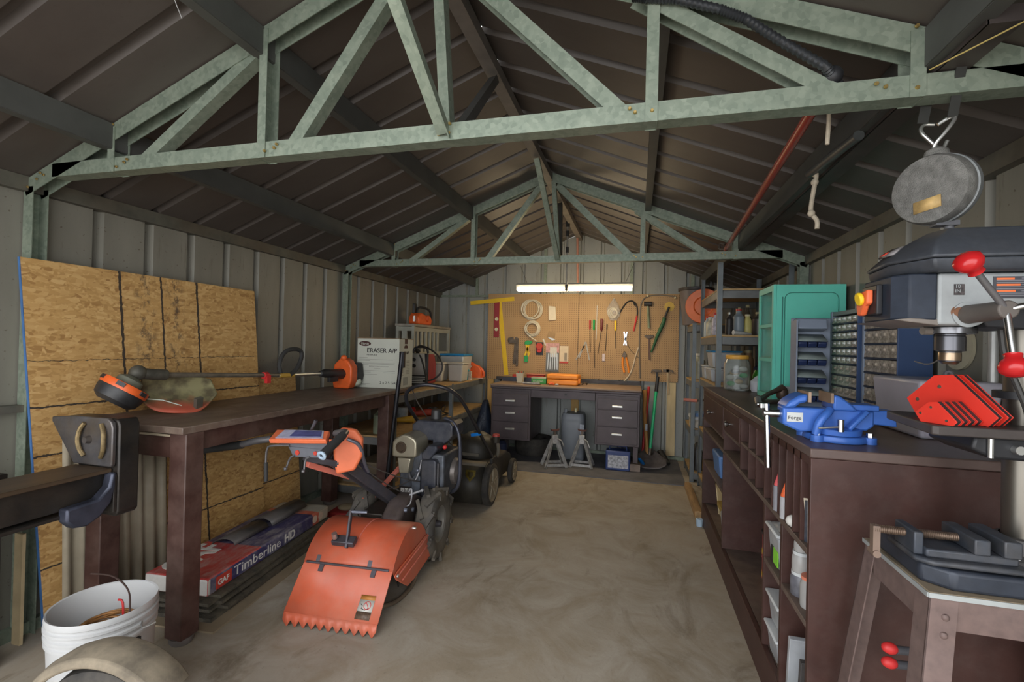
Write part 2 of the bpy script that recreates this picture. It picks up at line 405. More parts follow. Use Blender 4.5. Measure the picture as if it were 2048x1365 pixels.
def m_osb(key, vlines, hlines, stains):
    m, nt, b, oc = new_mat(key)
    wv = _mix(nt, .035, oc, _noise_c(nt, oc, 7)); ly = []
    for i, an in enumerate((.25, -.55, 1.25, -1.1)):
        v = nt.nodes.new('ShaderNodeTexVoronoi'); v.inputs['Scale'].default_value = 1
        nt.links.new(_map(nt, wv, (20, 1, 75), (i * 5.3, i, i * 3.1), (0, an, 0)), v.inputs['Vector']); ly.append(v.outputs['Color'])
    a = _mix(nt, _ramp(nt, _noise(nt, oc, 22, 2), [(.46, 0), (.5, 1)]), ly[0], ly[1])
    a = _mix(nt, _ramp(nt, _noise(nt, _map(nt, oc, (1, 1, 1), (4, 0, 7)), 20, 2), [(.52, 0), (.56, 1)]), a, ly[2])
    a = _mix(nt, _ramp(nt, _noise(nt, _map(nt, oc, (1, 1, 1), (9, 0, 2)), 20, 2), [(.56, 0), (.6, 1)]), a, ly[3])
    c = _ramp(nt, a, [(.10, (.30, .155, .05)), (.3, (.43, .25, .085)), (.55, (.50, .30, .11)), (.85, (.60, .385, .16))])
    c = _mix(nt, _ramp(nt, _noise(nt, oc, 2.5, 4), [(.35, 0), (.7, .35)]), c, (.50, .28, .085))
    sp = nt.nodes.new('ShaderNodeSeparateXYZ'); nt.links.new(oc, sp.inputs[0])
    wn = nt.nodes.new('ShaderNodeMath'); wn.operation = 'MULTIPLY_ADD'; nt.links.new(_noise(nt, oc, 40, 3), wn.inputs[0]); wn.inputs[1].default_value = .016; wn.inputs[2].default_value = -.008
    shx = nt.nodes.new('ShaderNodeMath'); shx.operation = 'MULTIPLY_ADD'; nt.links.new(sp.outputs[2], shx.inputs[0]); shx.inputs[1].default_value = .0575; nt.links.new(sp.outputs[0], shx.inputs[2])
    for p, w in vlines: c = _mix(nt, _line(nt, shx.outputs[0], p, w, wn.outputs[0]), c, (.045, .032, .022))
    for p, w in hlines: c = _mix(nt, _line(nt, sp.outputs[2], p, w, wn.outputs[0]), c, (.045, .032, .022))
    for p in stains:
        n2 = nt.nodes.new('ShaderNodeMath'); n2.operation = 'SUBTRACT'; nt.links.new(shx.outputs[0], n2.inputs[0]); n2.inputs[1].default_value = p
        n3 = nt.nodes.new('ShaderNodeMath'); n3.operation = 'ABSOLUTE'; nt.links.new(n2.outputs[0], n3.inputs[0])
        band = _ramp(nt, n3.outputs[0], [(.015, 1), (.07, 0)])
        pt = _ramp(nt, _noise(nt, _map(nt, oc, (1, 1, .6)), 28, 6, .75), [(.5, 0), (.62, .85)])
        mm = nt.nodes.new('ShaderNodeMath'); mm.operation = 'MULTIPLY'; nt.links.new(band, mm.inputs[0]); nt.links.new(pt, mm.inputs[1])
        c = _mix(nt, mm.outputs[0], c, (.06, .04, .03))
    nt.links.new(c, b.inputs['Base Color']); b.inputs['Roughness'].default_value = .75
    nt.links.new(_bump(nt, a, .25, .004), b.inputs['Normal'])
    return m
# boards are modelled flat (x along the sheet, z up the sheet) and then leaned against the wall
def lean(o, y, xbot, xtop, h):
    o.location = (xbot, y, 0.004); o.rotation_euler = (0, -math.asin((xbot - xtop) / h), 0)
    o.rotation_euler = (Matrix.Rotation(-math.asin((xbot - xtop) / h), 4, 'Y') @ Matrix.Rotation(PI / 2, 4, 'Z')).to_euler()
    WM[o.name] = Matrix.Translation(o.location) @ o.rotation_euler.to_matrix().to_4x4()
SK = .0575
def sheared(x0, x1, h, y=.006): return MB()._add([(x - SK * z, y_, z) for x in (x0, x1) for y_ in (-y, y) for z in (0, h)], [(0, 1, 3, 2), (4, 6, 7, 5), (0, 4, 5, 1), (2, 3, 7, 6), (0, 2, 6, 4), (1, 5, 7, 3)])
o = thing('strand_board', 'tall strand board with three dark vertical lines and blue edges, leaning on the left wall', 'board')
sheared(0, 1.225, 1.595).build('panel', m_osb('strand board front', [(.383, .006), (.590, .005), (.800, .006)], [(1.166, .0015), (.970, .004), (.763, .004), (.285, .004)], [.50, .66]), o)
sheared(-.0025, -.0002, 1.595).build('blue_edge', M('blue edge paint', (.05, .13, .30), .6), o, label='blue painted edge')
lean(o, 1.443, -1.700, -1.757, 1.595)
o = thing('strand_board', 'lower strand board standing behind the tall one, its right end reaching past it', 'board')
sheared(0, 1.56, 1.03).build('panel', m_osb('strand board rear', [(1.2, .003)], [(.30, .004)], []), o)
lean(o, 1.49, -1.725, -1.762, 1.03)
o = MB().box(-1.768, -1.722, 1.372, 1.384, .004, .46).build('board_offcut', PALEW, label='pale narrow board offcut standing at the near edge of the strand boards', cat='offcut')
# pale ribbed panel
mb = MB(); n = 34
vs = [V((-1.670 - .036 * z / .86 + .012 * math.sin(i * PI / 2.2), 1.49 + i * .0142, z)) for i in range(n) for z in (.004, .86)]
mb._add(vs, [(2 * i, 2 * i + 1, 2 * i + 3, 2 * i + 2) for i in range(n - 1)])
mb.build('ribbed_panel', M('pale plastic panel', (.36, .31, .23), .4, var=.12), solid=.003, label='pale ribbed plastic panel standing under the near end of the left workbench', cat='panel')

# ---- workbench
t = thing('workbench', 'long brown wooden workbench with worn top along the left wall', 'workbench', (-1.43, 2.55, 0))
MB().box(-1.695, -1.088, 1.525, 3.60, .885, .915).build('bench_top', BTOP, t, bevel=.004)
def bleg(x0, y0, w=.088, d=.085):
    l = MB().box(x0, x0 + w, y0, y0 + d, .03, .885).build('leg', BROWN, t, bevel=.004)
    MB().lathe([(.0, 0), (.038, .0), (.046, .012), (.046, .03), (0, .032)], (x0 + w / 2, y0 + d / 2, 0)).build('foot_cup', M('dull steel', (.20, .18, .17), .5, .6), l)
bleg(-1.178, 1.545); bleg(-1.185, 3.20); bleg(-1.645, 1.55); bleg(-1.66, 3.20)
MB().box(-1.557, -1.178, 1.565, 1.603, .775, .862).build('front_rail', BROWN, t, bevel=.003)
MB().box(-1.557, -1.178, 1.567, 1.60, .8625, .872).build('rail_strip', M('pale wood strip', (.50, .42, .30), .6), t, label='pale unpainted strip on the front rail')
MB().box(-1.16, -1.125, 1.63, 3.20, .80, .885).build('side_rail', BROWN, t)
MB().box(-1.625, -1.59, 1.64, 3.20, .80, .885).build('side_rail', BROWN, t)
MB().box(-1.57, -1.16, 3.24, 3.275, .80, .885).build('back_rail', BROWN, t)

# ---- string trimmer on the bench
BLK = M('black plastic', (.022, .022, .024), .45, var=.25, scale=30, dirt=.2, dcol=(.10, .09, .075), dscale=12)
ORG = M('orange plastic', (.72, .115, .022), .4, var=.12, scale=20, dirt=.12, dcol=(.25, .12, .06), dscale=14)
GRIP = M('dark rubber', (.03, .03, .03), .7, var=.2)
STEEL = M('bright steel', (.62, .62, .60), .3, .9, var=.1)
TUBE = M('dull shaft steel', (.20, .175, .14), .4, .5, var=.25, scale=20)
t = thing('string_trimmer', 'orange string trimmer lying along the left workbench with its guard toward the door', 'trimmer', (-1.5, 2.4, .915))
Mh = Matrix.Translation((-1.545, 1.615, 1.035)) @ Euler((-.50, .34, .1)).to_matrix().to_4x4()
MB(Mh).lathe([(0, -.062), (.062, -.062), (.086, -.045), (.095, -.012), (.095, .004), (0, .006)], n=36).build('line_spool', BLK, t, bevel=.003)
MB(Mh).lathe([(.097, .002), (.099, .022), (.094, .034), (.06, .036), (0, .036)], n=36).build('spool_housing', ORG, t)
for i in range(6):
    a = i * PI / 3; MB(Mh).cbox((.092 * math.cos(a), .092 * math.sin(a), .022), (.02, .034, .018), (0, 0, a)).build('spool_tab', BLK, t)
MB(Mh).lathe([(.055, .036), (.05, .06), (.025, .075), (0, .076)], n=24).build('head_cap', M('grey green dusty plastic', (.13, .135, .10), .6, var=.3), t)
MB().ball((-1.53, 1.672, 1.115), .036).tube([(-1.53, 1.665, 1.115), (-1.515, 1.73, 1.105), (-1.51, 1.79, 1.10)], .026, 14).build('gear_head', M('dirty gearbox', (.075, .07, .055), .6, .3, var=.3, scale=30), t)
MB().tube([(-1.51, 1.78, 1.10), (-1.50, 2.55, 1.055)], .0135, 12).build('shaft', TUBE, t)
MB().tube([(-1.50, 2.52, 1.055), (-1.498, 3.05, 1.042)], .0135, 12).build('upper_shaft', STEEL, t)
# guard: a curved shell hanging below the shaft
def guard(i, j):
    th = -.35 + 2.15 * i; x = -1.56 + .30 * j * .0
    rr = .135 + .02 * math.sin(PI * j)
    return (-1.66 + .20 * i + .05 * math.sin(PI * j), 1.73 + .235 * j, 1.075 - .155 * math.sin(min(PI / 2, i * 1.7)) + .02 * i * (1 - j))
m, nt, b, oc = new_mat('dirty guard plastic')
sp = nt.nodes.new('ShaderNodeSeparateXYZ'); nt.links.new(oc, sp.inputs[0])
a = nt.nodes.new('ShaderNodeMath'); a.operation = 'ADD'; nt.links.new(sp.outputs[2], a.inputs[0])
nz = nt.nodes.new('ShaderNodeMath'); nz.operation = 'MULTIPLY'; nt.links.new(_noise(nt, oc, 9, 5), nz.inputs[0]); nz.inputs[1].default_value = .12
nt.links.new(nz.outputs[0], a.inputs[1])
c = _mix(nt, _ramp(nt, a.outputs[0], [(.075, 0), (.125, 1)]), (.50, .10, .055), _mix(nt, _ramp(nt, _noise(nt, oc, 12, 5), [(.4, 0), (.6, 1)]), (.26, .235, .12), (.11, .09, .05)))
nt.links.new(c, b.inputs['Base Color']); b.inputs['Roughness'].default_value = .6
GUARD = m
def _cr(ps, u):
    n = len(ps) - 1; k = min(int(u * n), n - 1); f = u * n - k; g = lambda q: V(ps[max(0, min(n, q))])
    a_, b_, c_, d_ = g(k - 1), g(k), g(k + 1), g(k + 2)
    return .5 * ((2 * b_) + (c_ - a_) * f + (2 * a_ - 5 * b_ + 4 * c_ - d_) * f * f + (3 * b_ - a_ - 3 * c_ + d_) * f ** 3)
def g2(i, j):
    top = _cr([(-1.545, 1.70, 1.085), (-1.53, 1.80, 1.10), (-1.515, 1.92, 1.09), (-1.50, 2.03, 1.065)], i)
    bot = _cr([(-1.575, 1.715, .985), (-1.50, 1.735, .935), (-1.43, 1.80, .919), (-1.41, 1.90, .921), (-1.44, 2.02, .99)], i)
    return top.lerp(bot, j) + V((-.055, .05, -.005)) * math.sin(PI * j) * (.35 + .65 * math.sin(PI * i))
MB().grid(g2, 24, 12).build('guard', GUARD, t, solid=.006, ang=80)
MB().cbox((-1.425, 1.895, .955), (.02, .035, .06), (.2, .3, 0)).build('line_blade', M('dirty grey steel', (.16, .15, .12), .5, .5), t)
MB().tube([(-1.52, 1.66, 1.0), (-1.46, 1.74, .985), (-1.42, 1.80, .955)], .0022, 6).build('cutting_line', M('pale line', (.55, .6, .5), .4), t)
MB().tube([(-1.51, 2.56, 1.055), (-1.52, 2.545, 1.13), (-1.52, 2.60, 1.215), (-1.515, 2.72, 1.225), (-1.51, 2.76, 1.19), (-1.50, 2.70, 1.09), (-1.495, 2.62, 1.05)], .014, 10, smooth=2).build('loop_handle', GRIP, t)
MB().cyl((-1.5, 2.40, 1.062), (-1.5, 2.43, 1.062), .021, n=16).cbox((-1.485, 2.42, 1.04), (.02, .03, .05)).build('clamp_knob', M('red plastic', (.55, .03, .03), .45), t, label='red clamp knob')
MB().tube([(-1.498, 2.53, 1.054), (-1.498, 2.66, 1.05)], .0145, 10).build('warning_sleeve', M('ochre sticker', (.5, .3, .05), .6), t)
MB().tube([(-1.498, 2.93, 1.045), (-1.498, 2.99, 1.045), (-1.498, 3.05, 1.04), (-1.497, 3.19, 1.03)], .03, 14, radii=[.02, .033, .03, .04]).cbox((-1.49, 3.07, .995), (.025, .10, .035)).build('rear_grip', BLK, t, bevel=.003)
mb = MB().prism([(-.075, -.115), (.06, -.115), (.085, -.05), (.085, .05), (.05, .10), (.012, .12), (-.02, .118), (-.07, .07), (-.09, -.03)], 0, .085, (-1.495, 3.185, 1.032), (1, 0, 0), (0, 0, 1), (0, 1, 0))
mb.build('engine_cover', ORG, t, bevel=.012, seg=3)
MB().ball((-1.485, 3.195, 1.152), .024).build('primer_bulb', ORG, t)
MB().prism([(-.08, -.10), (.07, -.10), (.09, -.03), (.075, .075), (-.07, .075), (-.095, -.02)], .0, .09, (-1.495, 3.268, 1.04), (1, 0, 0), (0, 0, 1), (0, 1, 0)).build('engine_block', BLK, t, bevel=.015, seg=3)
MB().ball((-1.475, 3.30, .965), .055, sc=(1.35, 1.0, .82)).build('fuel_tank', M('milky plastic', (.55, .58, .46), .35, var=.08), t, label='milky white fuel tank')

# ---- herbicide carton
CARD = M('white carton', (.50, .51, .44), .75, var=.06, scale=4, dirt=.12, dcol=(.33, .32, .26), dscale=4)
INK = M('black ink', (.035, .03, .03), .7, var=0)
GINK = M('grey ink', (.25, .25, .22), .7, var=0)
a = .045
t = thing('carton', 'white herbicide carton standing at the far end of the left workbench', 'box', (-1.302, 3.497, .915), a)
wx, wy, hz = .182, .128, .393
L = LM(t)
MB(L).box(-wx, wx, -wy, wy, 0, hz).build('carton_body', CARD, t, bevel=.003)
mb = MB(L).box(-wx - .002, wx + .002, -wy - .002, wy + .002, hz, hz + .006); mb.build('top_flap', M('brown board edge', (.22, .15, .09), .8), t)
def on(x, z): return L @ V((x, -wy, z))
ex, ez = L.to_3x3() @ V((1, 0, 0)), V((0, 0, 1)); ey = L.to_3x3() @ V((0, 1, 0))
MB(L).prism([(-.115 + .052 * math.cos(i * PI / 12), .352 + .02 * math.sin(i * PI / 12)) for i in range(24)], -wy - .0006, -wy + .001, (0, 0, 0), (1, 0, 0), (0, 0, 1), (0, 1, 0)).build('logo_oval', M('dark red ink', (.06, .02, .018), .7, var=0), t)
text('Martin', .026, on(-.115, .343), ex, ez, CARD, t, align='CENTER', lift=.0012)
text('ERASER A/P', .050, on(-.098, .283), ex, ez, INK, t, sx=1.03, bold=.0009)
text('HERBICIDE', .017, on(-.098, .258), ex, ez, INK, t, sx=1.1)
text('2 x 2.5 GAL', .028, on(.02, .035), ex, ez, INK, t, sx=1.1)
text('KEEP OUT OF REACH OF CHILDREN', .0105, on(-.075, .168), ex, ez, GINK, t)
text('CAUTION', .0115, on(-.03, .15), ex, ez, GINK, t)
mb = MB(L)
for k, (z, x0, x1) in enumerate([(.238, -.165, -.09), (.224, -.165, .13), (.216, -.165, -.07), (.196, -.165, .15), (.188, -.165, .14), (.181, -.165, -.08), (.135, -.165, .15), (.122, -.15, -.06), (.122, .05, .15), (.105, -.12, .0), (.03, -.16, -.06), (.02, -.16, -.1)]):
    mb.box(x0, x1, -wy - .0006, -wy + .001, z, z + .003)
mb.build('small_print', GINK, t)
def onr(y, z): return L @ V((wx, y, z))
text('ERASER A/P', .033, onr(-.118, .272), ey, ez, INK, t, sx=1.0, bold=.0006)
mb = MB(L)
for (y0, y1, z0, z1) in [(-.10, -.09, .12, .21), (-.06, -.05, .12, .21), (-.115, -.035, .102, .106), (-.115, -.035, .22, .223)]: mb.box(wx - .001, wx + .0006, y0, y1, z0, z1)
for k in range(9): mb.box(wx - .001, wx + .0006, .0 + .01, .07, .215 - k * .013, .219 - k * .013)
for k in range(12): mb.box(wx - .001, wx + .0006, -.045 + k * .0075, -.041 + k * .0075, .02, .085)
mb.build('arrows_and_barcode', GINK, t)
MB(L).box(wx - .001, wx + .0006, -.03, .02, .355, .393).prism([(-.04, .32), (.03, .32), (.025, .338), (.01, .345), (-.02, .345), (-.035, .338)], wx - .001, wx + .0006, (0, 0, 0), (0, 1, 0), (0, 0, 1), (1, 0, 0)).build('side_logo', M('dark red ink'), t)

# ---- log splitter in the left foreground
IRON = M('greasy black steel', (.030, .027, .025), .38, .45, var=.3, scale=10, dirt=.25, dcol=(.09, .062, .04), dscale=6, bump=.15)
IRONT = M('rusty worn beam top', (.075, .052, .036), .45, .35, var=.35, scale=6, dirt=.5, dcol=(.14, .09, .05), dscale=5, stretch=(2, .3, 1))
WORN = M('worn grey steel', (.105, .10, .105), .4, .55, var=.35, scale=12, dirt=.35, dcol=(.16, .11, .06), dscale=9, bump=.1)
t = thing('log_splitter', 'black steel log splitter beam with upright foot plate in the left foreground', 'log splitter', (-1.27, .9, 0))
zt = .783
MB().box(-1.245, -1.235, .2, 1.37, .665, zt - .012).box(-1.345, -1.335, .2, 1.37, .665, zt - .012).box(-1.39, -1.222, .2, 1.37, .642, .656).build('beam', IRON, t, bevel=.003)
MB().box(-1.40, -1.215, .2, 1.35, zt - .016, zt).build('beam_top', IRONT, t, bevel=.003)
MB().prism([(-1.395, .79), (-1.205, .79), (-1.198, .80), (-1.198, .935), (-1.205, .958), (-1.225, .972), (-1.40, .972), (-1.515, .962), (-1.515, .945)], 1.335, 1.352, (0, 0, 0), (1, 0, 0), (0, 0, 1), (0, 1, 0)).build('foot_plate', WORN, t, bevel=.004)
MB().prism([(-1.36, .60), (-1.20, .60), (-1.187, .615), (-1.187, .945), (-1.20, .968), (-1.25, .972), (-1.47, .965), (-1.40, .79)], 1.353, 1.43, (0, 0, 0), (1, 0, 0), (0, 0, 1), (0, 1, 0)).build('backing_block', IRON, t, bevel=.006)
mb = MB().cyl((-1.315, 1.335, .887), (-1.315, 1.318, .887), .016, .012, 16); mb.build('centre_bolt', WORN, t)
for x0, sg in ((-1.345, -1), (-1.235, 1)):
    MB().tube([(x0 - sg * .012, 1.33, .95), (x0 + sg * .006, 1.325, .925), (x0 + sg * .012, 1.322, .885), (x0 + sg * .006, 1.325, .85), (x0 - sg * .012, 1.33, .825)], .008, 8, smooth=1).build('weld_ridge', M('brassy worn weld', (.22, .16, .08), .4, .6, var=.4, scale=40), t)
# curved gusset under the beam
pts = [(1.19, .68), (1.19, .635), (1.215, .607), (1.255, .60), (1.30, .62), (1.335, .66), (1.352, .72), (1.352, .77), (1.335, .77), (1.325, .72), (1.29, .685)]
MB().prism(pts, -1.234, -1.19, (0, 0, 0), (0, 1, 0), (0, 0, 1), (1, 0, 0)).build('curved_gusset', M('blue grey steel', (.055, .06, .085), .4, .5, var=.35, scale=12), t, bevel=.008)
MB().box(-1.30, -1.19, 1.34, 1.353, .62, .76).build('lower_plate', IRON, t, bevel=.003)
MB().box(-1.31, -1.25, .50, .56, .0, .642).build('stand_leg', IRON, t)
TIRE = M('tyre rubber', (.028, .026, .024), .8, var=.25, scale=14, dirt=.35, dcol=(.12, .10, .08), dscale=7)
def tyre(mb, c, axis, R_, w, r_in, lugs=0, lugh=.02, n=36):
    c = V(c); d = V(axis).normalized(); h = w / 2
    prof = [(r_in, -h * .75), (r_in + (R_ - r_in) * .35, -h), (R_ - .02, -h * .95), (R_, -h * .7), (R_ + .004, 0), (R_, h * .7), (R_ - .02, h * .95), (r_in + (R_ - r_in) * .35, h), (r_in, h * .75), (r_in, -h * .75)]
    mb.lathe(prof, c, axis, n)
    a = d.orthogonal().normalized(); b = d.cross(a)
    for i in range(lugs):
        for sg in (-1, 1):
            t0 = 2 * PI * (i + (.5 if sg > 0 else 0)) / lugs; t1 = t0 + 2 * PI / lugs * .75
            e0 = c + (a * math.cos(t0) + b * math.sin(t0)) * (R_ + lugh * .4) + d * sg * h * .98
            e1 = c + (a * math.cos(t1) + b * math.sin(t1)) * (R_ + lugh * .4) + d * sg * h * .05
            up = (a * math.cos((t0 + t1) / 2) + b * math.sin((t0 + t1) / 2))
            mb.beam(e0, e1, .02, lugh, up)
            e2 = c + (a * math.cos(t0) + b * math.sin(t0)) * (R_ - .035) + d * sg * h * 1.0
            mb.beam(e0 - up * .002, e2, .02, .012, d)
    return mb
# worn tyre standing in the near left corner, dusty tread on top
m, nt, b, oc = new_mat('dusty tyre')
sp = nt.nodes.new('ShaderNodeNewGeometry'); sz = nt.nodes.new('ShaderNodeSeparateXYZ'); nt.links.new(sp.outputs['Normal'], sz.inputs[0])
f = _ramp(nt, _noise(nt, oc, 11, 7, .65), [(.35, .35), (.65, 1)])
c = _mix(nt, f, (.055, .045, .035), (.25, .205, .145))
nt.links.new(c, b.inputs['Base Color']); b.inputs['Roughness'].default_value = .85
DTYRE = m
t = thing('cart_wheel', 'dusty black wheel under a curved mudguard in front of the white bucket', 'wheel', (-.665, 1.0, 0))
WA = V((.16, -.98, 0)).normalized()
MB().lathe([(.115, -.045), (.155, -.055), (.185, -.042), (.192, 0), (.185, .042), (.155, .055), (.115, .045), (.115, -.045)], (-.70, 1.0, .1925), WA, 36).build('tyre', TIRE, t)
MB().lathe([(.0, -.035), (.10, -.035), (.116, -.042), (.116, .042), (.10, .035), (0, .035)], (-.70, 1.0, .1925), WA, 24).build('rim', IRON, t)
MB().lathe([(.222, -.055), (.246, -.05), (.256, -.02), (.257, .02), (.248, .055), (.232, .065), (.222, .058), (.236, .02), (.234, -.02), (.222, -.055)], (-.70, 1.0, .172), WA, 30, sweep=math.radians(104), start=math.radians(-52), xdir=(0, 0, 1)).build('mudguard', DTYRE, t, bevel=.004)
MB().beam((-.69, 1.055, .19), (-.69, 1.055, .41), .03, .008).build('mudguard_bracket', IRON, t)
# bucket
PLW = M('white bucket plastic', (.52, .52, .52), .4, var=.05, scale=5, dirt=.12, dcol=(.33, .29, .22), dscale=5)
bx, by = -1.055, 1.225
t = thing('bucket', 'white plastic bucket with copper wire inside near the left bench leg', 'bucket', (bx, by, 0))
MB().lathe([(0, .004), (.128, .004), (.131, .02), (.144, .37), (.149, .372), (.151, .36), (.1505, .352), (.147, .349), (.146, .343), (.1525, .339), (.1525, .331), (.146, .327), (.1455, .318), (.1515, .314), (.1515, .306), (.145, .302), (.1445, .294), (.1495, .29), (.1495, .282), (.144, .279), (.133, .012), (.128, 0), (0, 0)], (bx, by, 0), n=56).build('pail', PLW, t)
MB().tube([(bx + .146, by + .02, .318), (bx + .165, by + .0, .312), (bx + .19, by - .005, .316), (bx + .205, by + .02, .325)], .0022, 6, smooth=1).build('wire_handle', STEEL, t)
mb = MB()
for i in range(5):
    a0, a1 = -.62 + .02 * i, -.28 - .03 * i
    z = .22 - i * .014; r_ = .1425
    vs = []
    for k in range(7):
        a = a0 + (a1 - a0) * k / 6
        for zz in (z, z + .007): vs.append((bx + math.cos(a) * (r_ - .0 + .0), by + math.sin(a) * r_, zz))
    mb._add(vs, [(2 * k, 2 * k + 1, 2 * k + 3, 2 * k + 2) for k in range(6)])
mb.build('print', INK, t, solid=.002)
m = M('old copper wire', (.30, .14, .045), .5, .5, var=.3, scale=30)
mb = MB()
for i in range(7): mb.tube([(bx + (.075 + .006 * (i % 3)) * math.cos(k * PI / 12), by + (.075 + .006 * (i % 3)) * math.sin(k * PI / 12), .255 + .006 * i + .012 * math.cos(k * PI / 12 + i)) for k in range(24)], .0045, 6, closed=True)
mb.build('wire_coil', m, label='coil of copper wire lying inside the white bucket', cat='wire coil')
MB().tube([(bx - .20, by + .09, .395), (bx - .10, by + .10, .40), (bx + .03, by + .06, .39), (bx + .09, by + .02, .36), (bx + .11, by - .0, .32), (bx + .10, by, .10)], .003, 6, smooth=2).build('steel_rod', M('rusty rod', (.11, .07, .06), .5, .5), label='thin bent rod poking out over the rim of the white bucket', cat='rod')
MB().tube([(bx + .035, by + .02, .372), (bx + .052, by + .022, .372), (bx + .06, by + .02, .34), (bx + .06, by + .02, .22)], .0035, 6, smooth=1).build('red_wire', M('red plastic'), label='short red wire hook standing inside the white bucket', cat='wire')
# dark box at the far left edge
t = thing('steel_box', 'small black steel box on a post at the left edge of the picture', 'box', (-1.69, 1.12, 0))
MB().box(-1.755, -1.63, 1.05, 1.27, .70, .745).build('lid', IRON, t, bevel=.004)
MB().box(-1.74, -1.64, 1.06, 1.26, .0, .70).build('post', M('black painted board', (.035, .028, .024), .6), t)

# ---- shingle bundle lying on cardboard and loose shingles
def board(mb, c, ang, l, w, z0, z1, jit=0):
    m_ = Matrix.Translation((c[0], c[1], 0)) @ Matrix.Rotation(ang, 4, 'Z')
    return mb.box(-w / 2, w / 2, -l / 2, l / 2, z0, z1, m_)
BA = .105
BC = (-1.40, 2.245)
KRAFT = M('dusty brown cardboard', (.24, .185, .12), .8, var=.25, scale=6, dirt=.3, dcol=(.12, .09, .06))
SHING = M('loose dark shingles', (.055, .048, .038), .85, var=.45, scale=35, dirt=.4, dcol=(.17, .14, .09), dscale=14, bump=.4)
board(MB(), (-1.34, 2.20), BA, 1.12, .46, .0, .008).build('cardboard_sheet', KRAFT, label='brown cardboard sheet on the floor beneath the shingles', cat='cardboard')
z = .0085
for k, (dx, dy, l, w, h, da) in enumerate([(.045, -.02, 1.06, .36, .017, .0), (.05, .05, 1.03, .34, .014, .02), (.035, -.01, 1.04, .34, .014, -.012), (.045, .03, 1.02, .33, .014, .01), (.03, -.02, 1.03, .34, .014, -.006), (.035, .02, 1.0, .335, .013, .008)]):
    board(MB(), (BC[0] + dx, BC[1] + dy), BA + da, l, w, z, z + h - .0006).build('loose_shingle', SHING, label='dark loose shingle, %s up from the brown cardboard sheet' % ('first', 'second', 'third', 'fourth', 'fifth', 'sixth')[k], cat='shingle', group='loose shingles under the bundle'); z += h
zb = z
t = thing('shingle_bundle', 'wrapped bundle of roof shingles under the left workbench, red and navy wrapper', 'shingles', (BC[0], BC[1], zb), BA)
L = LM(t); bl, bw, bh = 1.03, .335, .082
m, nt, b, oc = new_mat('shingle wrapper')
sp = nt.nodes.new('ShaderNodeSeparateXYZ'); nt.links.new(oc, sp.inputs[0])
wob = nt.nodes.new('ShaderNodeMath'); wob.operation = 'MULTIPLY_ADD'; nt.links.new(sp.outputs[0], wob.inputs[0]); wob.inputs[1].default_value = -.9; nt.links.new(sp.outputs[1], wob.inputs[2])
red = _ramp(nt, wob.outputs[0], [(.0, 1), (.004, 0)]); red.node.color_ramp.interpolation = 'CONSTANT'
mp = nt.nodes.new('ShaderNodeMapRange'); mp.inputs[1].default_value = -.55; mp.inputs[2].default_value = .55; nt.links.new(sp.outputs[1], mp.inputs[0])
base = _ramp(nt, mp.outputs[0], [(0, (.55, .53, .48)), (.03, (.42, .045, .04)), (.36, (.040, .036, .11)), (.80, (.50, .11, .06)), (.85, (.35, .33, .27))]); base.node.color_ramp.interpolation = 'CONSTANT'
dd = _ramp(nt, _noise(nt, _map(nt, oc, (3, 1, 1)), 7, 8, .7), [(.47, 0), (.7, .7)])
sgt = nt.nodes.new('ShaderNodeMath'); sgt.operation = 'GREATER_THAN'; nt.links.new(sp.outputs[0], sgt.inputs[0]); sgt.inputs[1].default_value = .1655
side = _ramp(nt, mp.outputs[0], [(0, (.50, .48, .42)), (.045, (.040, .036, .11)), (.80, (.50, .11, .06)), (.86, (.45, .40, .30))]); side.node.color_ramp.interpolation = 'CONSTANT'
base = _mix(nt, sgt.outputs[0], base, side)
sz_ = nt.nodes.new('ShaderNodeMath'); sz_.operation = 'LESS_THAN'; nt.links.new(sp.outputs[1], sz_.inputs[0]); sz_.inputs[1].default_value = -.512
base = _mix(nt, sz_.outputs[0], base, (.52, .50, .47))
c = _mix(nt, dd, base, (.38, .36, .34)); nt.links.new(c, b.inputs['Base Color']); b.inputs['Roughness'].default_value = .4
nt.links.new(_bump(nt, _noise(nt, oc, 16, 5), .4, .01), b.inputs['Normal'])
MB(L).box(-bw / 2, bw / 2, -bl / 2, bl / 2, 0, bh).build('wrapper', m, t, bevel=.012, seg=3)
WH = M('white print', (.62, .60, .56), .6, var=.12, scale=30)
ux, uy = L.to_3x3() @ V((0, 1, 0)), V((0, 0, 1))
text('Timberline', .068, L @ V((bw / 2, -.352, .020)), ux, uy, WH, t, lift=.001, sx=1.22)
text('HD', .068, L @ V((bw / 2, .045, .020)), ux, uy, WH, t, lift=.001, bold=.002)
MB(L).box(bw / 2 - .002, bw / 2 + .0008, -.465, -.365, .01, .068).build('red_label', M('red print', (.50, .05, .03), .5, var=.1), t)
text('GAF', .036, L @ V((bw / 2, -.455, .026)), ux, uy, WH, t, lift=.0022, bold=.001, sx=1.05)
for k in (0, 1):
    MB(L).prism([(.355 + k * .065 + .026 * math.cos(i * PI / 6), .045 + .024 * math.sin(i * PI / 6)) for i in range(12)], bw / 2 - .002, bw / 2 + .0008, (0, 0, 0), (0, 1, 0), (0, 0, 1), (1, 0, 0)).build('round_badge', M('pale badge', (.55, .42, .33), .6), t)
text('GAF', .20, L @ V((-.015, -.475, bh)), L.to_3x3() @ V((0, 1, 0)), L.to_3x3() @ V((-1, 0, 0)), WH, t, lift=.0012, bold=.006, sx=.78)
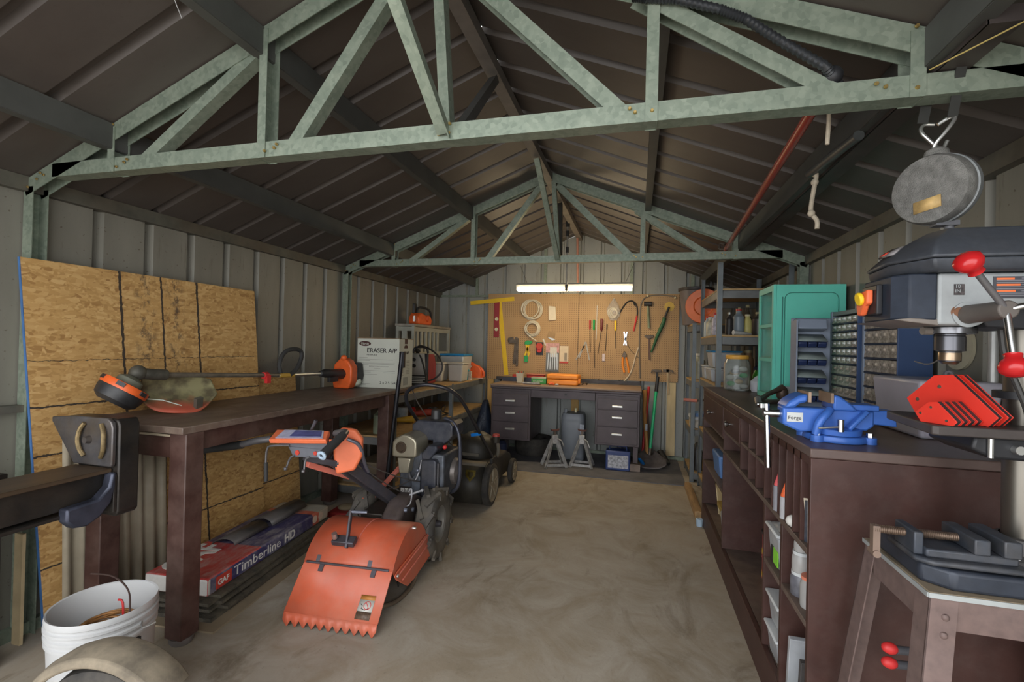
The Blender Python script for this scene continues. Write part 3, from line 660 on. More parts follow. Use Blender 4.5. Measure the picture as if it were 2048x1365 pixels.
# two bent metal pieces on top of the bundle
zt = zb + bh
FL = M('dull bent flashing', (.085, .085, .09), .5, .4, var=.3, scale=8, dirt=.3, dcol=(.17, .12, .08), dscale=5)
def flash(name, a, b_, w, lab, h):
    a, b_ = V(a), V(b_); d = (b_ - a).normalized(); sd = d.cross(V((0, 0, 1)))
    prof = [(-.5, .0), (-.42, .35), (-.1, .9), (.15, 1.), (.4, .75), (.5, .15)]
    mb = MB(); vs = [p + sd * x * w + V((0, 0, 1)) * (z_ * h + .003) for x, z_ in prof for p in (a, b_)]
    mb._add(vs, [(2 * i, 2 * i + 1, 2 * i + 3, 2 * i + 2) for i in range(5)])
    return mb.build(name, FL, label=lab, cat='flashing', solid=.003)
flash('metal_flashing', (-1.435, 2.34, zt), (-1.45, 2.66, zt + .01), .16, 'bent dark metal flashing on the shingle bundle, the farther and browner of two', .045)
flash('metal_flashing', (-1.415, 2.06, zt), (-1.44, 2.325, zt), .14, 'bent dark metal flashing on the shingle bundle, nearer of two', .035)
# ================================================================ rear tine tiller
TO = M('tiller orange paint', (.58, .105, .045), .42, var=.14, scale=7, dirt=.42, dcol=(.40, .20, .15), dscale=4)
TO2 = M('faded orange paint', (.62, .17, .12), .5, var=.1, scale=9, dirt=.3, dcol=(.35, .2, .17), dscale=7)
GUN = M('gunmetal frame', (.085, .08, .095), .45, .5, var=.3, scale=12, dirt=.3, dcol=(.16, .12, .09), dscale=8)
ENGB = M('engine black', (.032, .036, .052), .4, .1, var=.3, scale=14, dirt=.3, dcol=(.13, .11, .08), dscale=7)
CASE = M('brown gear case', (.11, .085, .082), .5, .3, var=.3, scale=12, dirt=.35, dcol=(.12, .09, .05), dscale=9)
CHAMP = M('champagne muffler shield', (.40, .36, .27), .35, .6, var=.18, scale=8, dirt=.25, dcol=(.2, .15, .09), dscale=8)
RIM = M('grey wheel rim', (.22, .21, .19), .5, .3, var=.2, scale=9, dirt=.3, dcol=(.14, .11, .08))
t = thing('garden_tiller', 'orange rear tine garden tiller with lugged wheels and folded rear flap', 'tiller', (-.604, 1.975, 0), .0773)
L = LM(t); cyx = lambda x: L @ V(x)
hw = .226
# flap: plate, folded lip and serrated edge
mb = MB(L)
mb._add([(-hw, 0, .218), (hw, 0, .218), (hw, -.143, .058), (-hw, -.143, .058), (-hw, .004, .2155), (hw, .004, .2155), (hw, -.139, .0555), (-hw, -.139, .0555)], [(0, 1, 2, 3), (7, 6, 5, 4), (0, 4, 5, 1), (1, 5, 6, 2), (0, 3, 7, 4)])
nt_ = 11; pts = [(-hw, .058)]
for i in range(nt_):
    x0 = -hw + 2 * hw * i / nt_; w_ = 2 * hw / nt_
    pts += [(x0 + .0005, .030), (x0 + w_ * .38, .006), (x0 + w_ * .5, .0015), (x0 + w_ * .62, .006), (x0 + w_ - .0005, .030)]
pts.append((hw, .058)); n = len(pts)
top = [V((x, -.143, .058)) for x, z in pts[1:-1]]; botm = [V((x, -.155 + .002, z)) for x, z in pts[1:-1]]
vs = top + botm; m_ = len(top)
mb._add(vs, [(i, i + 1, m_ + i + 1, m_ + i) for i in range(m_ - 1)])
mb.build('rear_flap', TO, t, solid=.002, ang=20)
dl = MB(L); u_ = V((0, -.143, -.16)).normalized(); nf = V((0, -.16, .143)).normalized()
def flap(x, d, lift=.003): return V((x, 0, .218)) + u_ * d + nf * lift
dl._add([flap(.115, .125), flap(.185, .125), flap(.185, .205), flap(.115, .205)], [(0, 1, 2, 3)]).build('warning_label', M('label white', (.55, .53, .48), .5, var=.05), t, solid=.0012)
MB(L)._add([flap(.115, .108, .0032), flap(.185, .108, .0032), flap(.185, .127, .0032), flap(.115, .127, .0032)], [(0, 1, 2, 3)]).build('label_band', M('label orange', (.45, .18, .04), .5), t, solid=.0012)
MB(L)._add([flap(.115, .174, .0034), flap(.185, .174, .0034), flap(.185, .206, .0034), flap(.115, .206, .0034)], [(0, 1, 2, 3)]).build('label_text_panel', M('label brown', (.12, .075, .05), .5, var=.4, scale=90), t, solid=.0012)
ring = [cyx(flap(.157 + .016 * math.cos(i * PI / 10), .149 + .016 * math.sin(i * PI / 10), .0042)) for i in range(20)]
MB().tube(ring, .0014, 6, closed=True).tube([ring[3], ring[13]], .0014, 6).build('prohibition_sign', M('red plastic'), t)
MB(L).tube([flap(.125, .145, .004), flap(.135, .152, .004), flap(.132, .163, .004), flap(.15, .168, .004), flap(.165, .160, .004)], .0016, 6).build('pictogram', INK, t)
# hood: arc sweep
arc = [(.22 - .25 * math.cos(a_), .10 + .25 * math.sin(a_)) for a_ in [math.radians(28 + i * 6.0) for i in range(20)]]
mb = MB(L); vs = [(x, y, z) for y, z in arc for x in (-hw, hw)]
mb._add(vs, [(2 * i, 2 * i + 1, 2 * i + 3, 2 * i + 2) for i in range(len(arc) - 1)])
mb.build('tine_hood', TO, t, solid=.004, ang=30)
MB(L).tube([(.006, y, z + .003) for y, z in arc[3:]], .003, 6).build('hood_seam', TO2, t)
for sx in (-1, 1):
    poly = [(y, z) for y, z in arc] + [(.43, .20), (.10, .20)]
    MB(L).prism([(.0, .215)] + arc[1:] + [(.44, .20), (.02, .19)], sx * hw - .002, sx * hw + .002, (0, 0, 0), (0, 1, 0), (0, 0, 1), (1, 0, 0)).build('hood_end', TO, t)
    sp = MB(L).prism([(.004, .195), (.03, .205), (.46, .232), (.495, .218), (.505, .09), (.25, .068), (.16, .075), (.03, .165)], sx * (hw + .003), sx * (hw + .012), (0, 0, 0), (0, 1, 0), (0, 0, 1), (1, 0, 0)).build('side_panel', TO, t, bevel=.004)
    for d_ in (0, .06):
        MB(L).beam((sx * (hw + .013), .035 + d_ * .9, .185 - d_ * .75), (sx * (hw + .013), .47, .222 - d_ * .85), .009, .008).build('pressed_rib', TO2, sp, bevel=.003)
    for y, z in ((.03, .188), (.235, .335)): MB(L).cyl((sx * (hw + .002), y, z), (sx * (hw + .018), y, z), .009, .007, 10).build('bolt', STEEL, sp)
hg = MB(L).cyl((-.21, -.004, .224), (.21, -.004, .224), .0055, n=10).build('hinge_rod', GUN, t)
for x in (-.145, .12):
    MB(L).cbox((x - .012, .012, .238), (.02, .006, .03), (-.6, 0, 0)).build('hinge_leaf', GUN, hg)
    MB(L).cbox((x + .018, -.016, .207), (.022, .03, .006), (.85, 0, 0)).build('hinge_leaf', GUN, hg)
# depth lever on the hood
MB(L).beam((-.02, .02, .295), (-.045, .105, .445), .022, .012, (1, 0, 0)).build('depth_bar', GUN, t, bevel=.003)
MB(L).cyl((-.045, .10, .44), (.035, .115, .438), .008, n=12).build('depth_handle', M('blue grey rod', (.16, .17, .21), .4, .5), t)
MB(L).cbox((-.045, .045, .318), (.115, .045, .028), (.45, 0, 0)).build('depth_bracket', GUN, t, bevel=.004)
MB(L).cyl((-.085, .03, .335), (-.085, .02, .36), .013, n=10).build('bracket_bolt', STEEL, t)
# tines and skid
mb = MB(L)
for i in range(5):
    x = -.18 + i * .09
    for k in range(4):
        a_ = k * PI / 2 + i * .5
        mb.beam((x, .24, .17), (x + (.03 if k % 2 else -.03), .24 + .15 * math.cos(a_), .17 + .15 * math.sin(a_)), .03, .008, (1, 0, 0))
mb.cyl((-.21, .24, .17), (.21, .24, .17), .022, n=14); mb.build('tine_rotor', IRON, t)
MB(L).tube([(.10, .05, .055), (.15, .03, .03), (.20, .12, .012), (.215, .28, .012), (.215, .33, .05), (.21, .34, .12)], .011, 10, smooth=2).build('depth_skid', M('brown skid bar', (.13, .095, .065), .6, .3, var=.3), t)
# wheels
LUG = M('tractor tyre', (.055, .052, .05), .8, var=.35, scale=16, dirt=.5, dcol=(.19, .155, .11), dscale=5)
for sx in (1, -1):
    c = L @ V((sx * .20, .625, .214)); ax = L.to_3x3() @ V((sx, 0, 0))
    w = tyre(MB(), c, ax, .195, .115, .105, 9, .02, 36).build('drive_wheel', LUG, t, ang=40)
    MB().lathe([(.0, -.02), (.04, -.02), (.085, .0), (.095, .035), (.112, .045), (.112, -.04)], c, ax, 32).build('rim', RIM, w)
    MB().lathe([(.0, .05), (.016, .05), (.02, .0), (.022, -.02)], c, ax, 16).build('hub', GUN, w)
MB(L).cyl((-.2, .625, .214), (.2, .625, .214), .016, n=12).build('axle', IRON, t)
# gear case, long neck, frame
MB(L).prism([(.30, .20), (.31, .33), (.42, .40), (.56, .405), (.66, .36), (.74, .28), (.74, .16), (.60, .12), (.36, .14)], .0, .115, (0, 0, 0), (0, 1, 0), (0, 0, 1), (1, 0, 0)).build('gear_case', CASE, t, bevel=.028, seg=4)
MB(L).box(-.13, .0, .36, .78, .24, .34).build('frame_box', IRON, t, bevel=.006)
for y, z in ((.40, .36), (.50, .33), (.43, .25)): MB(L).cyl((.11, y, z), (.128, y, z), .013, .011, 10).build('case_bolt', M('blue grey rod'), t)
MB(L).box(-.195, -.172, .50, .53, .22, .37).build('orange_strip', M('bright orange paint', (.75, .17, .07), .45, var=.1), t, label='bright orange guard strip beside the far wheel')
MB(L).box(-.12, .17, .68, 1.02, .315, .335).build('engine_plate', IRON, t)
# handle mast: two rails and a lower faded rail
A = lambda *p: [V(q) for q in p]
MB().beam((-.60, 2.56, .30), (-.74, 2.08, .69), .018, .052).build('mast_rail', GUN, t, bevel=.003)
MB().beam((-.655, 2.57, .305), (-.80, 2.09, .685), .018, .052).build('mast_rail', GUN, t, bevel=.003)
MB().beam((-.80, 2.26, .55), (-.885, 2.03, .665), .03, .028).build('faded_rail', TO2, t, bevel=.003)
MB().tube(A((-.70, 2.10, .74), (-.675, 2.13, .70), (-.68, 2.22, .62), (-.70, 2.38, .47), (-.68, 2.50, .36)), .011, 10, smooth=2).build('clutch_rod', M('blue black rod', (.05, .05, .075), .35, .4), t)
MB().tube(A((-.68, 2.06, .80), (-.63, 2.10, .77), (-.645, 2.16, .66), (-.655, 2.22, .60)), .009, 10, smooth=2).build('shift_tube', M('blue grey rod'), t)
MB().beam((-.81, 2.51, .35), (-.735, 2.77, .51), .028, .02).build('link_bar', TO2, t, bevel=.003)
for a_, b_ in (((-.665, 2.15, .67), (-.56, 2.70, .42)), ((-.79, 2.42, .40), (-.56, 2.78, .47)), ((-.70, 2.12, .69), (-.60, 2.60, .36))):
    m_ = (V(a_) + V(b_)) / 2 - V((0, 0, .02)); MB().tube([a_, m_, b_], .0032, 6, smooth=2).build('control_cable', M('dark cable', (.075, .065, .06), .5), t)
MB().tube(A((-.52, 2.42, .45), (-.50, 2.41, .48), (-.49, 2.40, .44), (-.50, 2.40, .385), (-.53, 2.41, .37)), .004, 6, smooth=2).build('pale_cable', M('pale cable', (.26, .26, .27), .4), t)
MB().cyl((-.555, 2.50, .405), (-.49, 2.52, .43), .006, n=8).ball((-.487, 2.52, .432), .010).build('shift_knob', M('pale cable'), t)
mb = MB()
mb.box(-.725, -.625, 2.694, 2.70, .335, .385).build('gear_plate', IRON, t)
for k in range(3):
    MB().box(-.712 + k * .028, -.69 + k * .028, 2.69, 2.6945, .347, .376).build('gear_decal', WH, t); text('FNR'[k], .022, (-.701 + k * .028, 2.69, .353), (1, 0, 0), (0, 0, 1), INK, t, align='CENTER')
# belt cover behind the console
MB().prism([(-.04, -.13), (.05, -.11), (.085, -.04), (.085, .05), (.05, .095), (-.02, .105), (-.06, .06), (-.055, -.05)], -.02, .02, (-.715, 2.10, .745), (.93, .37, 0), (0, 0, 1), (-.37, .93, 0)).build('orange_cover', M('bright orange paint'), t, bevel=.012, seg=3, label='rounded orange cover behind the handle console')
# console
Lc = Matrix((( -.93, -.15, 0, 0), (0, 0, 0, 0), (0, 0, 0, 0), (0, 0, 0, 1)))
p0, p1, p2, p3 = V((-.985, 1.88, .809)), V((-.672, 1.88, .831)), V((-.722, 1.975, .852)), V((-1.022, 1.975, .838))
e1 = (p1 - p0).normalized(); e3 = (p3 - p0).normalized(); nn = e1.cross(e3).normalized()
def cs(s_, t_, h): return p0.lerp(p1, s_).lerp(p3.lerp(p2, s_), t_) + nn * h
mb = MB(); vs = [cs(a_, b_, h) for h in (0, -.022) for a_, b_ in ((0, 0), (1, 0), (1, 1), (0, 1))]
mb._add(vs, [(0, 1, 2, 3), (7, 6, 5, 4), (0, 4, 5, 1), (1, 5, 6, 2), (2, 6, 7, 3), (3, 7, 4, 0)]).build('console_frame', M('bright orange paint'), t, bevel=.004)
mb = MB(); vs = [cs(a_, b_, h) for h in (.0015, -.002) for a_, b_ in ((.10, .14), (.94, .14), (.90, .97), (.16, .97))]
mb._add(vs, [(0, 1, 2, 3), (7, 6, 5, 4), (0, 4, 5, 1), (1, 5, 6, 2), (2, 6, 7, 3), (3, 7, 4, 0)]).build('console_decal', M('decal lavender', (.42, .42, .55), .4, var=.2, scale=18), t)
mb = MB(); vs = [cs(a_, b_, h) for h in (.003, 0) for a_, b_ in ((.34, .3), (.9, .3), (.87, .9), (.38, .9))]
mb._add(vs, [(0, 1, 2, 3), (7, 6, 5, 4), (0, 4, 5, 1), (1, 5, 6, 2), (2, 6, 7, 3), (3, 7, 4, 0)]).build('console_panel', M('decal blue', (.085, .09, .24), .4, var=.35, scale=25), t)
MB().prism([(0, 0), (.05, -.005), (.09, .03), (.105, .012), (.06, -.045), (.02, -.04)], -.008, .008, (-.665, 1.90, .828), (0, 1, 0), (0, 0, 1), (1, 0, 0)).build('console_cheek', M('bright orange paint'), t, bevel=.003)
MB().box(-.965, -.70, 1.925, 1.985, .772, .808).build('console_bracket', M('grey bracket steel', (.16, .165, .19), .45, .4, var=.2), t, bevel=.003)
MB().prism([(-.92, .77), (-.73, .775), (-.735, .735), (-.76, .728), (-.89, .722)], 1.935, 1.943, (0, 0, 0), (1, 0, 0), (0, 0, 1), (0, 1, 0)).build('lower_bracket', M('grey bracket steel'), t, bevel=.002)
MB().cyl((-.865, 1.93, .745), (-.865, 1.936, .745), .012, n=12).build('red_dot', M('red print'), t); MB().cyl((-.765, 1.93, .75), (-.765, 1.936, .75), .010, n=12).build('red_dot', M('red print'), t)
MB().beam((-.84, 1.95, .72), (-.74, 2.10, .66), .035, .03).build('mast_clamp', GUN, t, bevel=.003)
MB().tube(A((-1.03, 1.95, .795), (-1.10, 1.93, .785), (-1.18, 1.915, .762)), .0165, 12, smooth=1).build('handlebar', M('grey tube', (.15, .145, .15), .35, .5), t)
MB().tube(A((-1.17, 1.918, .763), (-1.39, 1.90, .724)), .020, 14).cyl((-1.385, 1.9, .725), (-1.405, 1.898, .7215), .024, n=16).build('grip', GRIP, t, bevel=.003)
MB().tube(A((-.70, 1.99, .838), (-.63, 1.975, .856), (-.618, 1.93, .846)), .0165, 12, smooth=1).build('handlebar', M('grey tube'), t)
MB().tube(A((-.619, 1.935, .847), (-.619, 1.785, .786)), .020, 14).build('grip', GRIP, t, bevel=.003)
MB().lathe([(.008, 0), (.021, 0), (.022, .006), (.012, .010), (.008, .006)], (-.619, 1.785, .786), (0, -1, -.4), 18).build('grip_end', M('blue white plastic', (.35, .45, .55), .4), t)
MB().tube(A((-.90, 1.92, .78), (-.985, 1.905, .776), (-1.012, 1.90, .765), (-1.015, 1.90, .69)), .005, 8, smooth=1).build('lever_rod', M('grey tube'), t)
MB().cyl((-1.015, 1.90, .692), (-1.011, 1.90, .603), .009, n=12).build('lever_grip', GRIP, t)
for x, z1 in ((-.815, .665), (-.90, .668)):
    MB().tube(A((x + .02, 1.93, .73), (x, 1.925, .72), (x - (.0 if x > -.85 else .015), 1.92, z1)), .005, 8, smooth=1).ball((x - (.0 if x > -.85 else .015), 1.915, z1), .009).build('clutch_hook', M('grey tube'), t)
MB().cyl((-.855, 2.0, .82), (-.817, 2.0, .893), .006, .009, 10).build('gear_stick', GUN, t)
# engine
e = MB().box(-.73, -.43, 2.70, 2.98, .335, .60).build('engine_block', M('engine block alloy', (.09, .10, .12), .5, .5, var=.4, scale=22, dirt=.4, dcol=(.06, .05, .04), dscale=18), t, bevel=.012)
MB().prism([(-.745, .575), (-.595, .58), (-.588, .60), (-.588, .672), (-.60, .695), (-.645, .718), (-.685, .718), (-.735, .69), (-.752, .668), (-.752, .585)], 2.64, 2.82, (0, 0, 0), (1, 0, 0), (0, 0, 1), (0, 1, 0)).build('muffler_shield', CHAMP, t, bevel=.018, seg=3)
MB().lathe([(.0, .002), (.022, .002), (.026, .008), (.034, .006), (.036, 0)], (-.69, 2.639, .64), (0, -1, 0), 20).build('muffler_port', M('burnt brown', (.055, .035, .02), .8, var=.4, scale=40), t)
MB().prism([(-.715, .575), (-.625, .575), (-.64, .485), (-.70, .48)], 2.64, 2.699, (0, 0, 0), (1, 0, 0), (0, 0, 1), (0, 1, 0)).build('exhaust_deflector', CHAMP, t, bevel=.006)
MB().prism([(-.70, .66), (-.555, .66), (-.555, .60), (-.545, .60), (-.45, .66), (-.42, .70), (-.42, .76), (-.44, .785), (-.66, .785), (-.70, .755)], 2.80, 3.00, (0, 0, 0), (1, 0, 0), (0, 0, 1), (0, 1, 0)).build('fuel_tank', ENGB, t, bevel=.018, seg=3)
MB().lathe([(0, .058), (.03, .058), (.034, .05), (.036, .0), (.045, -.004)], (-.575, 2.90, .787), (0, 0, 1), 24).build('fuel_cap', BLK, t)
MB().prism([(-.565, .34), (-.47, .345), (-.465, .36), (-.465, .565), (-.48, .575), (-.565, .565)], 2.66, 2.86, (0, 0, 0), (1, 0, 0), (0, 0, 1), (0, 1, 0)).build('fan_shroud', ENGB, t, bevel=.01, seg=3)
MB().prism([(-.57, .565), (-.575, .60), (-.53, .655), (-.475, .655), (-.47, .63), (-.52, .565)], 2.68, 2.80, (0, 0, 0), (1, 0, 0), (0, 0, 1), (0, 1, 0)).build('air_filter_cover', ENGB, t, bevel=.008)
lp = MB().box(-.466, -.458, 2.68, 2.84, .36, .55).build('side_label_panel', M('engine label', (.10, .095, .10), .45, var=.25), t, bevel=.002)
MB().box(-.459, -.4565, 2.70, 2.81, .39, .53).build('label_plate', M('label grey', (.28, .25, .26), .5, var=.35, scale=40), lp)
MB().box(-.457, -.4555, 2.72, 2.79, .465, .515).build('label_blue', M('decal blue'), lp)
st = MB().lathe([(0, .035), (.03, .035), (.045, .03), (.075, .02), (.085, .0), (.085, -.03)], (-.425, 2.88, .46), (1, 0, .0), 30).build('recoil_starter', M('dull grey starter', (.15, .13, .12), .45, .4, var=.3, scale=25), t)
MB().tube(A((-.50, 2.86, .80), (-.44, 2.85, .785), (-.40, 2.85, .73), (-.385, 2.85, .65), (-.38, 2.85, .45), (-.395, 2.85, .36), (-.44, 2.85, .325), (-.50, 2.85, .318)), .0125, 12, smooth=2).build('bumper_tube', M('blue black tube', (.06, .062, .08), .35, .4, var=.2), t)
MB().ball((-.452, 2.76, .635), .014).build('red_primer', M('red plastic'), t)
for i, (x, y, z) in enumerate([(-.60, 2.68, .47), (-.585, 2.685, .44), (-.61, 2.69, .41), (-.59, 2.67, .50)]): MB().ball((x, y, z), .012).build('bolt', M('blue grey rod'), t)
MB().tube(A((-.66, 2.69, .50), (-.64, 2.66, .455), (-.60, 2.66, .43), (-.58, 2.68, .50), (-.575, 2.69, .56)), .007, 8, smooth=2).build('fuel_line', M('grey tube'), t)
MB().prism([(-.63, .36), (-.57, .36), (-.57, .46), (-.60, .48), (-.63, .45)], 2.665, 2.70, (0, 0, 0), (1, 0, 0), (0, 0, 1), (0, 1, 0)).build('carburettor', M('engine block alloy'), t, bevel=.005)

# black pry bar leaning on the bench
MB().cyl((-1.066, 3.10, .004), (-.955, 3.125, 1.21), .016, n=12).box(-.974, -.934, 3.115, 3.135, 1.10, 1.215).build('steel_bar', M('black bar', (.018, .018, .022), .35, .4, var=.2), label='tall black steel bar leaning on the far end of the left workbench', cat='bar')
# ================================================================ push mower
MBK = M('mower black', (.022, .021, .02), .5, .1, var=.3, scale=10, dirt=.5, dcol=(.085, .07, .045), dscale=5)
MDUST = M('dusty plastic wheel', (.25, .21, .15), .7, var=.25, scale=15)
t = thing('lawn_mower', 'black push lawn mower with tall tube handle beside the tiller', 'mower', (-.63, 3.95, 0))
MB().prism([(3.60, .09), (3.60, .20), (3.66, .29), (3.75, .305), (4.25, .305), (4.40, .25), (4.46, .16), (4.46, .09)], -.83, -.455, (0, 0, 0), (0, 1, 0), (0, 0, 1), (1, 0, 0)).build('deck', MBK, t, bevel=.02, seg=3)
fl = MB()._add([(-.80, 3.53, .03), (-.45, 3.53, .03), (-.45, 3.60, .31), (-.80, 3.60, .31)], [(0, 1, 2, 3)]).build('rear_flap', MBK, t, solid=.008)
MB()._add([(-.805, 3.575, .315), (-.445, 3.575, .315), (-.445, 3.63, .335), (-.805, 3.63, .335)], [(0, 1, 2, 3)]).build('flap_rail', M('dusty grey', (.15, .13, .10), .6, var=.2), t, solid=.012)
def fp(x, z): return V((x, 3.53 + .07 * (z - .03) / .28 - .0055, z))
MB()._add([fp(-.61, .275), fp(-.525, .275), fp(-.525, .235), fp(-.567, .185), fp(-.61, .235)], [(0, 1, 2, 3, 4)]).build('shield_badge', M('dull gold', (.17, .125, .02), .6, var=.3, scale=40), fl, solid=.002)
MB()._add([fp(-.59, .262) + V((0, -.002, 0)), fp(-.545, .262) + V((0, -.002, 0)), fp(-.545, .235) + V((0, -.002, 0)), fp(-.567, .208) + V((0, -.002, 0)), fp(-.59, .235) + V((0, -.002, 0))], [(0, 1, 2, 3, 4)]).build('badge_centre', M('dull ink', (.06, .045, .015), .6), fl, solid=.002)
for (y, r_, x, w_) in ((3.63, .163, -.415, .06), (4.29, .11, -.405, .05), (3.63, .163, -.85, .06), (4.29, .11, -.86, .05)):
    sg = 1 if x > -.6 else -1
    wl = tyre(MB(), (x, y, r_ + .001), (sg, 0, 0), r_, w_, r_ * .78, 0).build('wheel', TIRE, t)
    mb = MB().lathe([(0, w_ * .42), (r_ * .18, w_ * .42), (r_ * .2, w_ * .3), (r_ * .68, w_ * .3), (r_ * .8, w_ * .45), (r_ * .8, -w_ * .3)], (x, y, r_), (sg, 0, 0), 30)
    mb.build('hub_cap', MDUST, wl)
    for k in range(5):
        a_ = k * 2 * PI / 5 + .3; MB().beam((x + sg * w_ * .36, y + r_ * .2 * math.cos(a_), r_ + r_ * .2 * math.sin(a_)), (x + sg * w_ * .36, y + r_ * .75 * math.cos(a_), r_ + r_ * .75 * math.sin(a_)), .018, .012, (1, 0, 0)).build('spoke', MDUST, wl)
MB().lathe([(.0, .185), (.05, .185), (.06, .178), (.11, .175), (.15, .15), (.175, .10), (.18, .03), (.18, .0)], (-.66, 3.99, .305), (0, 0, 1), 36).build('engine_shroud', MBK, t)
MB().lathe([(.03, .02), (.06, .022), (.085, .012), (.095, .0), (.10, -.012)], (-.66, 3.99, .483), (0, 0, 1), 30).build('starter_grille', M('dusty screen', (.13, .115, .085), .6, var=.4, scale=60), t)
MB().box(-.74, -.58, 3.81, 3.825, .33, .355).build('engine_badge', M('dusty grey'), t)
MB().cyl((-.485, 4.0, .42), (-.485, 4.0, .475), .03, n=18).build('filler_neck', MBK, t); MB().cyl((-.485, 4.0, .475), (-.485, 4.0, .495), .034, .03, 18).build('red_cap', M('dull red', (.42, .06, .05), .5), t)
MB().tube([(-.46, 3.97, .42), (-.445, 3.95, .36), (-.455, 3.93, .31)], .016, 10, smooth=1).build('oil_tube', M('dusty grey'), t)
MB().tube([(-.415, 3.70, .35), (-.425, 3.35, .625), (-.43, 2.99, .905), (-.455, 2.90, .965), (-.50, 2.845, 1.0), (-.60, 2.825, 1.015), (-.66, 2.82, 1.01), (-.735, 2.83, .985), (-.785, 2.85, .93), (-.79, 2.95, .82), (-.82, 3.25, .63), (-.835, 3.70, .35)], .0125, 12, smooth=2).build('handle_tube', M('mower handle black', (.025, .026, .032), .3, .3, var=.2, scale=10, dirt=.2, dcol=(.10, .08, .07)), t)
MB().box(-.425, -.40, 3.63, 3.76, .28, .37).build('handle_bracket', MBK, t, bevel=.004); MB().box(-.85, -.825, 3.63, 3.76, .28, .37).build('handle_bracket', MBK, t, bevel=.004)
MB().beam((-.49, 3.36, .60), (-.415, 3.35, .618), .016, .022).build('blue_latch', M('bright blue plastic', (.01, .20, .65), .4, var=.08), t, label='bright blue plastic latch on the handle')
MB().tube([(-.72, 2.835, .97), (-.73, 2.95, .86), (-.74, 3.3, .62), (-.71, 3.7, .38)], .004, 6, smooth=1).build('handle_cable', M('dark cable'), t)
MB().box(-.56, -.47, 4.40, 4.50, .06, .16).build('front_bumper', MBK, t, bevel=.01)
# ================================================================ metal shelving along the left wall
def m_post(key, col):
    m, nt, b, oc = new_mat(key)
    sp = nt.nodes.new('ShaderNodeSeparateXYZ'); nt.links.new(oc, sp.inputs[0])
    def mt(op, a, v=None):
        n = nt.nodes.new('ShaderNodeMath'); n.operation = op; nt.links.new(a, n.inputs[0])
        if v is not None:
            if hasattr(v, 'links'): nt.links.new(v, n.inputs[1])
            else: n.inputs[1].default_value = v
        return n.outputs[0]
    fz = mt('FRACT', mt('MULTIPLY', sp.outputs[2], 1 / .036))
    hole = mt('MULTIPLY', mt('LESS_THAN', mt('ABSOLUTE', mt('SUBTRACT', fz, .5)), .22), mt('MAXIMUM', mt('LESS_THAN', mt('ABSOLUTE', sp.outputs[0]), .005), mt('LESS_THAN', mt('ABSOLUTE', sp.outputs[1]), .005)))
    nz = _ramp(nt, _noise(nt, oc, 9, 5), [(.3, 0), (.7, 1)])
    c = _mix(nt, nz, tuple(x * .85 for x in col), tuple(x * 1.15 for x in col))
    nt.links.new(_mix(nt, hole, c, (.02, .02, .02)), b.inputs['Base Color']); b.inputs['Roughness'].default_value = .5; b.inputs['Metallic'].default_value = .3
    return m
POST = m_post('slotted grey post', (.16, .18, .19))
SBEAM = M('grey shelf beam', (.155, .16, .16), .5, .3, var=.2, scale=10)
CHIP = M('chipboard shelf', (.42, .28, .13), .7, var=.2, scale=22, dirt=.25, dcol=(.22, .14, .07), dscale=6)
def lpost(x, y, z0, z1, sx, sy, par, w=.036):
    return MB().prism([(0, 0), (sx * w, 0), (sx * w, sy * .003), (sx * .003, sy * .003), (sx * .003, sy * w), (0, sy * w)], z0, z1, (x, y, 0), (1, 0, 0), (0, 1, 0), (0, 0, 1)).build('slotted_post', POST, par)
def shelf_unit(name, label, x0, x1, y0, y1, levels, h, frontleft, bh=.06, th=.014, mid=None, tops=None, group=None):
    t = thing(name, label, 'shelving', ((x0 + x1) / 2, (y0 + y1) / 2, 0), group=group)
    for x, sx in ((x0, 1), (x1, -1)):
        for y, sy in ((y0, 1), (y1, -1)): lpost(x, y, 0, h, sx, sy, t)
        if mid: lpost(x, mid, 0, h, sx, 1, t)
    for k, z in enumerate(levels):
        for x in (x0 + .004, x1 - .022): MB().box(x, x + .018, y0 + .038, y1 - .038, z - th - bh, z - th).build('shelf_beam', SBEAM, t, bevel=.004)
        for y in (y0 + .004, y1 - .022): MB().box(x0 + .038, x1 - .038, y, y + .018, z - th - bh, z - th).build('end_beam', SBEAM, t, bevel=.004)
        MB().box(x0 + .005, x1 - .005, y0 + .005, y1 - .005, z - th + .0005, z).build('shelf_board', CHIP, t)
    return t
shelf_unit('metal_shelving', 'grey metal shelving with chipboard shelves along the left wall behind the mower', -1.775, -1.13, 3.36, 5.68, (.13, .535, .868), .868, -1, mid=4.555)
ZS = .869
# power supply / charger
t = thing('battery_charger', 'red and grey battery charger with black cables beside the herbicide carton', 'charger', (-1.40, 4.42, ZS), .12)
L = LM(t)
MB(L).prism([(-.16, 0), (.16, 0), (.16, .20), (.10, .30), (-.16, .30)], -.115, .085, (0, 0, 0), (0, 1, 0), (0, 0, 1), (1, 0, 0)).build('case', M('dull red paint', (.25, .02, .022), .45), t, bevel=.01)
MB(L).box(-.12, .112, -.20, -.162, .0, .31).build('black_frame', BLK, t, bevel=.01)
fp_ = MB(L)._add([(-.085, -.205, .10), (.095, -.205, .10), (.085, -.222, .31), (-.095, -.222, .31)], [(0, 1, 2, 3)]).build('front_panel', M('pale grey panel', (.37, .36, .33), .5, var=.08), t, solid=.01)
for z in (.19, .25): MB(L).cyl((-.02, -.215, z), (-.02, -.24, z), .02, .016, 14).build('knob', BLK, fp_)
for k in range(4): MB(L).box(-.09, .09, -.212, -.205, .02 + k * .018, .03 + k * .018).build('vent_slat', M('pale grey panel'), t)
MB(L).tube([(-.07, -.10, .31), (-.06, -.10, .37), (.06, -.08, .375), (.075, -.08, .31)], .012, 8, smooth=2).build('carry_handle', BLK, t)
C = V((-1.40, 4.42, ZS))
